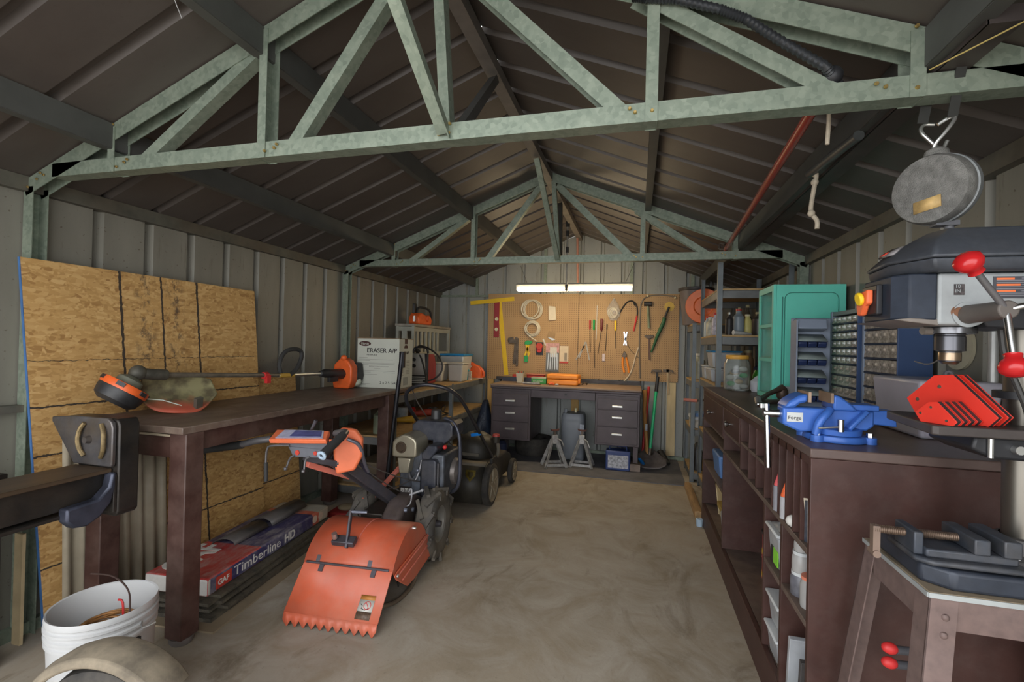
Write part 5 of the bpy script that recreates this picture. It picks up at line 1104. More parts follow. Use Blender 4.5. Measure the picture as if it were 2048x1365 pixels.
# things on the desk
t = thing('orange_case', 'bright orange plastic tool case on the desk', 'case', (-.10, 5.36, ZD), -.04)
L = LM(t); OC = M('orange case plastic', (.82, .27, .03), .4, var=.06, scale=5)
MB(L).box(-.175, .175, -.11, .11, .0, .062).build('case_base', OC, t, bevel=.015, seg=3); MB(L).box(-.178, .178, -.113, .113, .065, .118).build('case_lid', OC, t, bevel=.015, seg=3)
MB(L).box(.165, .195, -.06, .02, .02, .075).build('latch', OC, t, bevel=.006)
t = thing('green_box', 'small green carton with white print left of the orange case', 'box', (-.385, 5.37, ZD))
MB(LM(t)).box(-.085, .085, -.04, .04, 0, .058).build('carton', M('green carton', (.05, .33, .07), .5, var=.1), t)
MB(LM(t)).box(-.086, .086, -.041, .041, .058, .072).build('top_band', M('pale top', (.45, .43, .30), .6), t)
text('TITE-BOND', .024, (-.455, 5.329, ZD + .018), (1, 0, 0), (0, 0, 1), WH, t)
t = thing('cup', 'white plastic cup holding small tools on the desk', 'cup', (-.60, 5.32, ZD))
MB().lathe([(0, .002), (.045, .002), (.06, .115), (.056, .115), (.042, .006), (0, .006)], (-.60, 5.32, ZD), n=4, xdir=(1, 1, 0)).build('cup_body', M('cream cup', (.55, .50, .38), .4, var=.08), t)
for k in range(4): MB().cyl((-.61 + k * .008, 5.32, ZD + .02), (-.63 + k * .02, 5.32 + .01 * k, ZD + .13 + .01 * (k % 2)), .005, n=8).build('small_tool', RUST if k % 2 else M('red plastic'), t)
tub('red_box', 'red box behind the green carton on the desk', -.475, 5.60, .22, .09, .085, M('red carton', (.50, .05, .035), .5), M('red top', (.58, .20, .14), .5), .008, z0=ZD, cat='box')
tub('red_pouch', 'small red pouch behind the white cup on the desk', -.715, 5.60, .10, .06, .08, M('red carton'), None, z0=ZD, cat='pouch')
MB().box(-.86, -.34, 5.50, 5.54, ZD, ZD + .05).build('black_straightedge', M('blue black metal', (.05, .055, .075), .4, .4), label='long dark metal strip lying behind the cup and cartons', cat='strip')
t = thing('rasp', 'flat tool with pale mottled blade at the front of the desk', 'tool', (-.43, 5.16, ZD))
MB().box(-.52, -.33, 5.14, 5.185, ZD, ZD + .012).build('wood_handle', M('brown handle'), t); MB().box(-.53, -.34, 5.15, 5.18, ZD + .0125, ZD + .024).build('blade', M('mottled blade', (.42, .42, .40), .4, var=.5, scale=60), t)
MB().tube([(-.24, 5.18, ZD + .012), (-.21, 5.20, ZD + .022), (-.18, 5.185, ZD + .012)], .012, 8, smooth=1).build('orange_wire_nut', M('orange red plastic', (.75, .13, .04), .5), label='orange red plug in front of the orange case', cat='plug')
MB().ball((-.15, 5.18, ZD + .011), .014, sc=(1.5, 1, .8)).build('white_plug', WH, label='small white plug in front of the orange case', cat='plug')
MB().tube([(.10, 5.42, ZD + .006), (.13, 5.40, ZD + .03), (.16, 5.43, ZD + .02), (.15, 5.46, ZD + .006)], .007, 8, smooth=2).build('brass_fitting', RUST, label='small dark fitting right of the orange case', cat='fitting')
# things under the desk
t = thing('plastic_drum', 'blue grey plastic drum under the desk', 'drum', (.02, 5.40, .009)); c = (.02, 5.40, .009)
DRUM = M('blue grey drum', (.23, .25, .28), .4, var=.12, scale=4)
mb = MB(); pr = []
def sq(i, j):
    a_ = 2 * PI * i; p = 5; cx, sy = math.cos(a_), math.sin(a_)
    k = (abs(cx) ** p + abs(sy) ** p) ** (-1 / p)
    hs = [(0, .82), (.012, 1), (.06, 1.0), (.075, .98), (.09, 1), (.42, 1), (.435, .985), (.45, 1), (.49, .97), (.52, .88), (.525, .0)]
    q = hs[min(int(round(j * 10)), 10)]
    return (c[0] + .133 * k * cx * q[1], c[1] + .133 * k * sy * q[1], c[2] + q[0])
mb.grid(sq, 40, 10).build('drum_body', DRUM, t)
MB().cyl((c[0] - .085, c[1] - .06, .53), (c[0] - .085, c[1] - .06, .575), .018, n=14).build('spout_cap', DRUM, t)
MB().cyl((c[0] + .02, c[1], .53), (c[0] + .02, c[1], .58), .013, n=12).build('valve', M('cream clip'), t)
MB().box(c[0] + .085, c[0] + .131, c[1] - .134, c[1] - .131, .20, .42).build('drum_label', M('pale label', (.45, .48, .55), .5, var=.3, scale=30), t)
# jack stands
JS = M('worn grey jack stand', (.44, .44, .43), .5, .4, var=.3, scale=25, dirt=.3, dcol=(.16, .1, .07), dscale=20)
def jack(lab, x, y, rz):
    t = thing('jack_stand', lab, 'jack stand', (x, y, .009), rz, 'jack stands under the desk'); L = LM(t)
    for sx, sy in ((-1, -1), (1, -1), (1, 1), (-1, 1)): MB(L).beam((sx * .115, sy * .085, .002), (sx * .022, sy * .018, .285), .036, .010, (sy, -sx, 0)).build('leg', JS, t)
    for sy in (-1, 1): MB(L).beam((-.105, sy * .078, .03), (.105, sy * .078, .03), .006, .026).build('cross_bar', JS, t)
    MB(L).box(-.03, .03, -.026, .026, .24, .335).build('collar', JS, t, bevel=.004)
    MB(L).box(-.012, .012, -.012, .012, .335, .375).build('ratchet_post', RUST, t)
    MB(L).prism([(-.05, .022), (-.035, .0), (.035, .0), (.05, .022), (.03, .012), (-.03, .012)], -.02, .02, (0, 0, .375), (1, 0, 0), (0, 0, 1), (0, 1, 0)).build('saddle', M('rusty saddle', (.12, .05, .04), .7, .3, var=.3), t)
    MB(L).tube([(.02, -.03, .30), (.06, -.05, .28), (.085, -.06, .22)], .006, 8).build('release_lever', JS, t)
jack('grey jack stand under the desk, left of two and lower', -.125, 4.97, .45)
jack('grey jack stand under the desk, right of two and turned square', .155, 5.06, .0)
# battery style jug
t = thing('fluid_jug', 'blue plastic case with mottled white label under the right desk pedestal', 'container', (.53, 5.10, .009))
MB().box(.405, .655, 5.02, 5.18, .009, .21).build('case_body', M('blue case', (.035, .06, .19), .4, var=.12), t, bevel=.012, seg=3)
MB().box(.43, .635, 5.0165, 5.02, .035, .165).build('label', M('mottled label', (.42, .42, .45), .6, var=.5, scale=55), t)
MB().tube([(.44, 5.10, .20), (.445, 5.10, .25), (.615, 5.10, .25), (.62, 5.10, .20)], .010, 8).build('carry_handle', M('blue case'), t)
MB().lathe([(.15, -.09), (.205, -.098), (.222, -.06), (.226, 0), (.222, .06), (.205, .098), (.15, .09), (.145, 0), (.15, -.09)], (-.46, 5.50, .108), (0, 0, 1), 40).build('spare_tyre', TIRE, label='black tyre lying flat under the left desk pedestal', cat='tyre')
MB().lathe([(0, 0), (.055, 0), (.06, .01), (.06, .13), (.035, .16), (0, .16)], (-.80, 5.30, .009), n=20).build('blue_jar', M('dark blue jar', (.05, .06, .12), .35), label='dark blue jar behind the mower under the left pedestal', cat='jar')
# long handled tools by the right of the desk
def pole(name, lab, a, b_, r_, mat, cat, parts=()):
    t = thing(name, lab, cat, (a[0], a[1], 0.0)); MB().cyl(a, b_, r_, n=14).build('handle', mat, t)
    return t
GP = M('green fibreglass', (.03, .48, .20), .4, var=.08)
t = thing('shovel', 'green handled scoop shovel standing right of the desk', 'shovel', (.90, 5.42, .0))
MB().cyl((.862, 5.44, .17), (.915, 5.52, .80), .0165, n=14).build('green_handle', GP, t)
MB().cyl((.915, 5.52, .80), (.93, 5.545, .965), .019, n=14).build('black_grip', BLK, t)
MB().cyl((.857, 5.43, .11), (.863, 5.441, .18), .021, n=14).build('socket', RUST, t)
def blade(i, j):
    w_ = .05 + .12 * min(1, j * 1.6); return (.855 + (i - .5) * 2 * w_, 5.43 - .20 * j + .05 * (i - .5) ** 2, .115 - .108 * j + .10 * (abs(i - .5) * 2) ** 3 * .5)
MB().grid(blade, 12, 8).build('scoop_blade', M('dusty steel blade', (.15, .13, .125), .55, .4, var=.3, scale=12), t, solid=.004)
t = thing('axe', 'axe with curved wooden handle leaning right of the desk', 'axe', (.82, 5.40, .0))
MB().tube([(.79, 5.62, .80), (.80, 5.60, .72), (.79, 5.55, .55), (.82, 5.48, .30), (.835, 5.44, .06)], .02, 12, radii=[.028, .022, .02, .021, .022], smooth=2).build('wooden_handle', M('warm wood handle', (.47, .23, .065), .45, var=.15), t)
MB().box(.80, .86, 5.42, 5.47, .0, .075).build('axe_head', RUST, t, bevel=.01)
MB().box(.805, .83, 5.478, 5.49, .36, .44).build('sticker', M('pale label'), t)
t = pole('maul', 'red handled maul leaning behind the wooden axe', (.775, 5.50, .004), (.84, 5.66, .84), .015, M('red plastic'), 'maul')
pole('pitchfork', 'thin brown wooden handle leaning behind the axe', (.87, 5.55, .004), (.82, 5.70, .70), .012, M('brown handle'), 'handle')
MB().beam((.745, 5.19, .11), (.79, 5.27, .045), .03, .02).build('blue_pole', M('bright blue plastic'), label='short bright blue plastic piece on the floor right of the desk', cat='piece')
t = thing('black_boot', 'lumpy black tool head on the floor behind the shovel', 'tool head', (1.0, 5.50, .0))
MB().tube([(.97, 5.56, .12), (1.0, 5.50, .07), (1.06, 5.42, .03)], .035, 10, radii=[.045, .05, .02]).build('head', BLK, t)
# ---- LED shop light hanging from the ridge
t = thing('shop_light', 'long glowing white shop light hanging in front of the pegboard', 'light', (.03, 5.0, 1.875))
WHM = M('grey white lamp housing', (.40, .40, .37), .5, var=.05)
MB().prism([(-.030, 0), (.030, 0), (.034, .03), (.02, .045), (-.02, .045), (-.034, .03)], -.585, .645, (0, 5.0, 1.9085), (0, 1, 0), (0, 0, 1), (1, 0, 0)).build('housing', WHM, t)
LED = M('led lens', (1, 1, 1), .4, var=0, emit=(1.0, .80, .50), estr=38)
for x0, x1 in ((-.575, -.048), (-.022, .635)): MB().prism([(-.030, .034), (.030, .034), (.050, .016), (.036, 0), (-.036, 0), (-.050, .016)], x0, x1, (0, 5.0, 1.874), (0, 1, 0), (0, 0, 1), (1, 0, 0)).build('glowing_lens', LED, t)
MB().cyl((-.035, 4.955, 1.86), (-.037, 4.955, 2.56), .010, n=12).build('hanger_pole', M('grey hanger', (.30, .30, .28), .4, .5), t)
for z in (1.90, 2.30, 2.47): MB().cyl((-.036, 4.955, z - .03), (-.036, 4.955, z + .03), .017, n=12).build('clamp', BLK, t)
MB().cyl((-.035, 4.955, 2.54), (-.035, 4.955, 2.60), .022, n=12).build('ceiling_hook', BLK, t)
MB().cyl((.005, 5.62, 1.93), (-.015, 5.62, 2.59), .014, n=12).build('pink_pipe', M('pinkish pipe', (.42, .20, .15), .5), label='thin pinkish vertical pipe behind the shop light', cat='pipe')
for x in (-.50, .60): MB().tube([(x + (.03 if x < 0 else -.03), 5.0, 1.955), (x - (.05 if x < 0 else -.05), 5.0, 2.15)], .0025, 6).build('hanging_wire', M('dark cable'), t)
# ================================================================ right side: brown cubby cabinet
CAB = M('cabinet brown paint', (.056, .024, .019), .5, var=.2, scale=9, dirt=.12, dcol=(.16, .12, .11), dscale=14)
CABT = M('cabinet top', (.085, .052, .045), .42, var=.3, scale=5, dirt=.35, dcol=(.19, .14, .12), dscale=4, stretch=(1, .5, 1))
DUSTB = M('dusty brown shelf edge', (.11, .075, .06), .6, var=.3, scale=12, dirt=.3, dcol=(.2, .16, .13), dscale=9)
X0, X1 = 1.19, 1.795
t = thing('cubby_cabinet', 'long dark brown cubby cabinet along the right wall', 'cabinet', (1.49, 2.68, 0))
MB().box(X0 - .003, X1, 1.548, 3.80, .980, 1.008).build('top', CABT, t, bevel=.004)
MB().box(X0, X1, 1.552, 1.572, .0, .979).build('end_panel', CAB, t, bevel=.002)
MB().box(X0, X1, 3.778, 3.80, .0, .979).build('end_panel', CAB, t)
MB().box(X1 - .012, X1, 1.573, 3.777, .0, .979).build('back_panel', CAB, t)
MB().box(X0 - .002, X0 + .02, 1.573, 3.777, .0, .145).build('kick_board', CAB, t, bevel=.002)
MB().box(X0 + .021, X1 - .013, 1.573, 3.777, .125, .145).build('bottom_shelf', DUSTB, t)
MB().box(X0, X1 - .013, 1.573, 3.777, .690, .709).build('long_shelf', DUSTB, t, bevel=.002)
MB().box(X0, X0 + .02, 1.573, 3.777, .957, .979).build('top_rail', CAB, t)
for y in (2.96, 2.05, 1.825): MB().box(X0, X1 - .013, y - .010, y + .010, .1455, .6895).build('partition', CAB, t, bevel=.002)
for y in (2.955, 2.505, 2.335, 2.20, 2.06, 1.955, 1.872, 1.786, 1.706, 1.640): MB().box(X0, X1 - .013, y - .006, y + .006, .7095, .9795).build('cubby_divider', CAB, t, bevel=.0015)
for y0, y1 in ((2.066, 2.194), (2.206, 2.329), (2.341, 2.499)): MB().box(X0, X1 - .013, y0, y1, .832, .846).build('cubby_shelf', DUSTB, t, bevel=.0015)
for y0, y1, z0 in ((2.965, 3.777, .785), (2.512, 2.949, .83)):
    MB().box(X0 + .004, X1 - .02, y0, y1, z0 - .02, z0 - .004).build('drawer_rail', DUSTB, t)
    d = MB().box(X0 - .004, X0 + .014, y0 + .006, y1 - .006, z0, .955).build('drawer', CAB, t, bevel=.002)
    MB().lathe([(0, .032), (.012, .032), (.016, .025), (.014, .015), (.006, .010), (.006, 0)], (X0 - .004, (y0 + y1) / 2, (z0 + .955) / 2), (-1, 0, 0), 16).build('knob', CHR, d)
MB().box(X0 + .002, X1 - .013, 2.971, 3.777, .452, .470).build('lower_shelf', DUSTB, t)
MB().box(X0, X1 - .013, 1.836, 2.039, .470, .488).build('lower_shelf', DUSTB, t, bevel=.002)
MB().box(X0, X1 - .013, 1.573, 1.814, .476, .494).build('lower_shelf', DUSTB, t, bevel=.002)
# things in the cabinet
t = thing('basket', 'cream ribbed plastic basket in the far lower opening of the brown cabinet', 'basket', (1.30, 3.29, .146))
BK = M('cream basket', (.52, .42, .24), .5, var=.1)
mb = MB(); hw_, hl, hh = .113, .165, .205
for (ax_, s_) in ((0, 1), (0, -1), (1, 1), (1, -1)):
    for k in range(13):
        f = -1 + 2 * k / 12
        if ax_ == 0: a_, b_ = V((1.37 + s_ * hw_ * .82, 3.40 + f * hl * .85, .15)), V((1.37 + s_ * hw_, 3.40 + f * hl, .146 + hh))
        else: a_, b_ = V((1.37 + f * hw_ * .82, 3.40 + s_ * hl * .85, .15)), V((1.37 + f * hw_, 3.40 + s_ * hl, .146 + hh))
        mb.beam(a_, b_, .022, .012, (1, 0, 0) if ax_ == 0 else (0, 1, 0))
mb.box(1.37 - hw_ * .84, 1.37 + hw_ * .84, 3.40 - hl * .87, 3.40 + hl * .87, .147, .155)
for s_ in (-1, 1):
    mb.box(1.37 + s_ * hw_ - .012, 1.37 + s_ * hw_ + .012, 3.40 - hl - .012, 3.40 + hl + .012, .146 + hh - .012, .146 + hh + .008); mb.box(1.37 - hw_ - .012, 1.37 + hw_ + .012, 3.40 + s_ * hl - .012, 3.40 + s_ * hl + .012, .146 + hh - .012, .146 + hh + .008)
mb.build('basket_body', BK, t)
MB().box(1.23, 1.37, 3.19, 3.38, .26, .29).build('basket_contents', M('ochre rag', (.33, .22, .05), .9, bump=.4), t)
tub('grey_tub', 'blue grey plastic tub beside the cream basket in the brown cabinet', 1.30, 3.045, .19, .13, .17, M('blue grey plastic', (.32, .35, .40), .4, var=.1), None, z0=.146)
tub('blue_bin', 'blue plastic bin on the short shelf of the brown cabinet', 1.335, 3.34, .26, .27, .145, M('mid blue plastic', (.10, .20, .42), .4, var=.1), None, z0=.4705, cat='bin')
MB().lathe([(0, 0), (.02, 0), (.02, .09), (.008, .11), (.008, .13), (0, .13)], (1.26, 3.08, .7095), n=16).build('glue_bottle', BLK, label='small dark bottle on the long cabinet shelf below the far drawers', cat='bottle')
MB().prism([(-.05, 0), (.05, 0), (.03, .025), (-.03, .03)], -.04, .04, (1.30, 2.72, .7095), (0, 1, 0), (0, 0, 1), (1, 0, 0)).build('dark_rag', M('dark rag', (.05, .05, .055), .9), label='small dark crumpled rag on the cabinet shelf below the second drawer', cat='rag')
t = thing('coffee_can', 'red printed coffee can in the empty middle opening of the brown cabinet', 'can', (1.30, 2.155, .3))
t.location = (1.40, 2.62, .146); WM[t.name] = Matrix.Translation(t.location)
for k in (0, 1):
    z0 = .146 + k * .113
    MB().lathe([(0, 0), (.075, 0), (.077, .006), (.075, .01), (.075, .10), (.077, .105), (.075, .110), (0, .110)], (1.40, 2.62, z0), n=32).build('can_wall', M('red can print', (.42, .045, .045), .35, var=.35, scale=18, dirt=.35, dcol=(.55, .4, .4), dscale=14), t)
    MB().lathe([(.0762, .012), (.0762, .035)], (1.40, 2.62, z0), n=32).build('yellow_band', M('yellow band', (.75, .50, .05), .4), t, solid=.0005)
MB().lathe([(0, .0), (.079, .0), (.079, .014), (0, .014)], (1.40, 2.62, .146 + .224), n=32).build('can_lid', BLK, t)
CLB = M('clear box plastic', (.50, .52, .55), .25, var=.15, scale=12, trans=.25)
def clearbox(lab, x, y, wx, wy, h, z0, label_col=None, cont=None):
    t = tub('clear_box', lab, x, y, wx, wy, h, CLB, M('frosted lid', (.55, .57, .58), .4, var=.05), .012, z0=z0, cat='box')
    if cont: MB().box(x - wx * .42, x + wx * .42, y - wy * .42, y + wy * .42, z0 + .006, z0 + h * .6).build('contents', cont, t)
    return t
SCREW = M('mixed screws', (.20, .19, .20), .4, .5, var=.6, scale=60)
t = clearbox('clear box with bright green label on the small shelf of the brown cabinet', 1.302, 1.953, .21, .148, .13, .4885, cont=SCREW)
MB().box(1.2005, 1.2045, 1.90, 1.955, .505, .56).build('green_label', M('lime label', (.25, .65, .05), .5), t); MB().box(1.2003, 1.2047, 1.958, 1.985, .505, .56).build('black_label', BLK, t)
t = thing('crumpled_bag', 'crumpled clear bag on top of the green labelled clear box', 'bag', (1.30, 1.94, .632))
MB().grid(lambda i, j: (1.205 + .16 * i, 1.885 + .13 * j, .634 + .022 * abs(math.sin(9 * i + 4 * j)) * math.sin(PI * i) * math.sin(PI * j) * 2), 10, 10).build('film', M('clear film'), t, solid=.002)
clearbox('clear box of dark screws at the bottom of the brown cabinet, under another', 1.303, 1.948, .21, .15, .10, .146, cont=SCREW)
clearbox('clear box with green card at the bottom of the brown cabinet, upper of two', 1.302, 1.953, .20, .148, .10, .2605, cont=M('green card', (.08, .25, .08), .6, var=.4))
JAR = M('jar plastic', (.45, .44, .43), .25, var=.1, trans=.2)
for k, (lab, x, y, z, r_, h, c_) in enumerate([('large dusty jar with dark content in the near end of the cabinet shelf', 1.232, 1.745, .4945, .034, .065, None), ('cloudy jar stacked on the dusty jar', 1.23, 1.742, .571, .029, .055, None), ('clear jar on top of the stack of three jars', 1.228, 1.74, .6375, .022, .033, None), ('jar with orange lid beside the stack of jars', 1.235, 1.665, .4945, .032, .085, 1)]):
    t = thing('jar', lab, 'jar', (x, y, z), group='jars in the near end of the cabinet')
    MB().lathe([(0, 0), (r_ * .95, 0), (r_, .006), (r_, h * .8), (r_ * .85, h), (0, h)], (x, y, z), n=20).build('jar_body', JAR if k else M('dark jar', (.12, .12, .14), .3, var=.4, scale=30), t)
    MB().lathe([(0, 0), (r_ * .9, 0), (r_ * .9, .010), (0, .010)], (x, y, z + h + .0005), n=20).build('lid', M('salmon lid', (.65, .20, .12), .5) if c_ else M('frosted lid'), t)
# tubes, caulk and booklets in the tall slots
for lab, x, y, c_, h in (('caulk tube with pink nozzle in a tall slot of the brown cabinet', 1.203, 1.912, M('grey tube body', (.25, .25, .28), .5), .09), ('tube with orange tip in a tall slot of the brown cabinet', 1.203, 1.829, M('pale tube', (.40, .40, .42), .5), .075)):
    t = thing('caulk_tube', lab, 'tube', (x, y, .7095)); MB().cyl((x, y, .7095), (x, y, .7095 + h), .017, n=18).build('tube_body', c_, t)
    MB().cyl((x, y, .7095 + h), (x + .004, y, .7095 + h + .055), .016, .004, 16).build('nozzle', M('pink nozzle', (.70, .12, .13), .45) if 'pink' in lab else M('orange red plastic'), t)
MB().ball((1.205, 1.746, .7295), .02, sc=(1.2, 1, 1)).build('white_roll', WH, label='small white roll at the foot of a tall cabinet slot', cat='roll')
for k, (lab, c_, h) in enumerate([('cream booklet leaning in the nearest tall cabinet slot', M('cream paper', (.55, .47, .36), .7), .13), ('dark glossy booklet in the nearest tall cabinet slot', M('navy glossy cover', (.03, .035, .05), .25, var=.5, scale=25), .125), ('white booklet between two others in the nearest tall slot', M('paper white', (.55, .54, .52), .6), .135)]):
    MB(Matrix.Translation((1.278, 1.617 - k * .011, .7095)) @ Euler((.03, 0, -.30)).to_matrix().to_4x4()).box(-.085 + .004 * k, .08, -.0035, .0035, .0, h).build('booklet', c_, label=lab, cat='booklet', group='booklets in the cabinet slot')
for k in range(5):
    lab = ['clear box of papers leaning at the bottom near end of the cabinet', 'dark booklet with red and white label at the cabinet bottom', 'yellow card at the bottom near end of the cabinet', 'ochre card behind the yellow card at the cabinet bottom', 'green edged pad lying lowest in the near end of the cabinet'][k]
    c_ = [CLB, M('dark paper', (.06, .055, .055), .5, var=.5, scale=25), M('yellow card', (.70, .55, .08), .6), M('ochre card', (.45, .30, .05), .6), M('lime pad', (.12, .45, .06), .5)][k]
    y0, z0, h, dy = [(1.775, .200, .20, .10), (1.70, .185, .17, .07), (1.645, .25, .11, .04), (1.66, .30, .09, .05), (1.70, .146, .035, .16)][k]
    o = MB(Matrix.Translation((1.255 + .012 * k, y0, .147 if k != 4 else .146)) @ Euler((0.12 if k != 4 else 0, .0, 0)).to_matrix().to_4x4()).box(-.055, .10, -dy / 2 if k == 4 else -.010, dy / 2 if k == 4 else .010, 0 if k in (0, 1, 4) else .05 + .04 * (k - 2), h if k in (0, 1, 4) else z0 + h - .15).build('papers' if k else 'paper_box', c_, label=lab, cat='papers', bevel=.002)
MB().lathe([(0, 0), (.022, 0), (.026, .05), (.018, .055), (0, .05)], (1.163, 3.69, 0), n=16).build('white_cup', M('blue white plastic'), label='small pale cup on the floor at the far foot of the cabinet', cat='cup')
MB().prism([(0, 0), (.075, 0), (.055, .045), (.03, .055), (0, .05)], 3.85, 4.66, (1.150, 0, 0), (1, 0, 0), (0, 0, 1), (0, 1, 0)).build('timber_piece', M('split brown timber', (.34, .21, .10), .8, var=.35, scale=10, stretch=(3, .4, 3)), label='brown timber length on the floor beyond the cabinet', cat='timber')

# ---- bench vise
VB = M('blue vise enamel', (.045, .135, .47), .38, .1, var=.12, scale=14)
t = thing('bench_vise', 'bright blue bench vise on the near corner of the cabinet top', 'vise', (1.315, 1.735, 1.0085)); zc = 1.0085; cx, cy = 1.315, 1.735
MB().lathe([(0, 0), (.088, 0), (.09, .006), (.086, .02), (.0, .021)], (cx, cy, zc), n=40).build('base_ring', VB, t, bevel=.002)
for a_ in (-2.45, -.55, 1.0, 2.6):
    p = (cx + .09 * math.cos(a_), cy + .09 * math.sin(a_), zc)
    MB().cyl(p, (p[0], p[1], zc + .02), .019, n=18).build('base_lug', VB, t); MB().cyl((p[0], p[1], zc + .02), (p[0], p[1], zc + .033), .010, n=6).build('bolt', CHR, t)
MB().lathe([(.07, .021), (.072, .038), (.06, .044), (0, .045)], (cx, cy, zc), n=36).build('swivel_plate', VB, t)
MB().prism([(1.155, 1.052), (1.205, 1.030), (1.39, 1.046), (1.41, 1.06), (1.41, 1.108), (1.335, 1.11), (1.28, 1.108), (1.155, 1.108)], cy - .034, cy + .034, (0, 0, 0), (1, 0, 0), (0, 0, 1), (0, 1, 0)).build('vise_body', VB, t, bevel=.006)
MB().prism([(1.155, 1.106), (1.17, 1.128), (1.195, 1.146), (1.222, 1.155), (1.222, 1.128), (1.20, 1.122), (1.185, 1.108)], cy - .05, cy + .05, (0, 0, 0), (1, 0, 0), (0, 0, 1), (0, 1, 0)).build('moving_jaw', VB, t, bevel=.008)
MB().prism([(1.292, 1.106), (1.292, 1.155), (1.312, 1.15), (1.345, 1.125), (1.36, 1.106)], cy - .05, cy + .055, (0, 0, 0), (1, 0, 0), (0, 0, 1), (0, 1, 0)).build('fixed_jaw', VB, t, bevel=.006)
for x in (1.222, 1.284): MB().box(x, x + .008, cy - .052, cy + .052, 1.128, 1.160).build('jaw_plate', M('tan jaw plate', (.30, .21, .15), .45, .4, var=.3), t)
MB().box(1.335, 1.42, cy - .04, cy + .04, 1.109, 1.126).build('anvil', VB, t, bevel=.003)
MB().prism([(1.38, 1.068), (1.472, 1.062), (1.466, 1.112), (1.38, 1.109)], cy - .03, cy + .03, (0, 0, 0), (1, 0, 0), (0, 0, 1), (0, 1, 0)).build('slide_bar', VB, t, bevel=.004)
MB().tube([(1.285, cy - .04, 1.106), (1.272, cy - .055, 1.095), (1.25, cy - .06, 1.07), (1.243, cy - .055, 1.03)], .0125, 12, smooth=2).build('cast_leg', VB, t)
MB().beam((1.385, cy - .042, 1.108), (1.33, cy - .055, 1.05), .014, .026, (0, 1, 0)).build('cast_strut', VB, t, bevel=.005)
MB().cyl((1.30, cy - .085, zc + .038), (1.30, cy - .085, zc + .075), .009, n=12).build('lock_nut', CHR, t); MB().cyl((1.30, cy - .085, zc + .052), (1.24, cy - .085, zc + .045), .003, n=8).build('lock_lever', STEEL, t)
MB().cyl((1.158, cy, 1.082), (1.105, cy, 1.082), .013, n=18).build('screw_head', CHR, t); MB().cyl((1.10, cy - .0, 1.098), (1.10, cy, 1.112), .008, n=12).build('handle_cap', CHR, t)
MB().cyl((1.115, cy, 1.112), (1.12, cy - .015, .905), .0085, n=14).build('handle_bar', CHR, t)
MB().box(1.166, 1.212, cy - .0365, cy - .034, 1.062, 1.092).build('name_plate', M('plate alloy', (.42, .43, .42), .35, .6, var=.05), t)
text('Forge', .0165, (1.169, cy - .0365, 1.070), (1, 0, 0), (0, 0, 1), INK, t)
# clamp lying on the top
t = thing('pipe_clamp', 'dark steel clamp lying on the cabinet top behind the vise', 'clamp', (1.42, 2.75, 1.0085), .5)
MB().tube([(1.29, 2.62, 1.03), (1.38, 2.80, 1.055), (1.44, 2.86, 1.075), (1.47, 2.88, 1.085)], .014, 8, radii=[.016, .012, .014, .022]).build('upper_arm', M('rust brown arm', (.10, .065, .05), .5, .4), t)
MB().tube([(1.30, 2.66, 1.022), (1.40, 2.74, 1.022), (1.46, 2.80, 1.022)], .013, 8).build('lower_arm', RUST, t)
MB().cyl((1.28, 2.58, 1.022), (1.33, 2.56, 1.022), .011, n=12).build('end_screw', CHR, t); MB().cyl((1.29, 2.60, 1.02), (1.29, 2.63, 1.045), .016, n=12).build('pivot', STEEL, t)
MB().ball((1.47, 2.885, 1.055), .03, sc=(1, 1, 1.5)).build('clamp_shoe', M('rust brown arm'), t)
MB().box(1.49, 1.68, 2.93, 2.94, 1.0085, 1.09).build('white_board', M('white plastic board', (.55, .56, .58), .5, var=.05), label='small white board standing in front of the teal cabinet', cat='board')
# jar with orange lid
t = thing('storage_jar', 'big glass jar with orange lid on the far end of the cabinet top', 'jar', (1.372, 3.58, 1.0085))
MB().lathe([(0, 0), (.078, 0), (.085, .01), (.086, .17), (.078, .20), (.068, .215), (.064, .215), (.074, .198), (.082, .168), (.081, .012), (.0, .006)], (1.372, 3.58, 1.0085), n=36).build('glass', M('jar glass', (.9, .93, .9), .04, var=0, trans=.9, ior=1.3), t)
MB().lathe([(0, 0), (.072, 0), (.075, .006), (.075, .022), (.07, .028), (0, .028)], (1.372, 3.58, 1.2245), n=30).build('lid', M('orange lid', (.72, .36, .06), .45, var=.1), t)
for k in range(9): MB().ball((1.372 + .045 * math.cos(k * 2.4), 3.58 + .045 * math.sin(k * 2.4), 1.045 + .014 * k), .028, sc=(1, .7, .6)).build('contents', [M('bag white', (.55, .56, .54), .5), M('green plastic'), M('brass bits', (.35, .22, .08), .5), M('dark bits', (.12, .12, .13), .5)][k % 4], t)
t = thing('white_jug', 'white rounded jug between the glass jar and the teal cabinet', 'jug', (1.50, 3.50, 1.0085))
MB().lathe([(0, 0), (.05, 0), (.06, .02), (.058, .07), (.03, .10), (.014, .11), (.014, .125), (0, .125)], (1.50, 3.50, 1.0085), n=24).build('jug_body', M('milky plastic blue', (.55, .56, .60), .4), t)
MB().lathe([(0, 0), (.04, 0), (.045, .1), (.03, .14), (0, .14)], (1.53, 3.66, 1.0085), n=18).build('green_bottle', M('green glass', (.03, .16, .02), .2), label='green bottle behind the white jug by the teal cabinet', cat='bottle')
MB().lathe([(0, 0), (.035, 0), (.035, .16), (.018, .2), (.018, .22), (0, .22)], (1.60, 3.72, 1.0085), n=18).build('dark_bottle', BLK, label='black bottle behind the teal cabinet corner', cat='bottle')

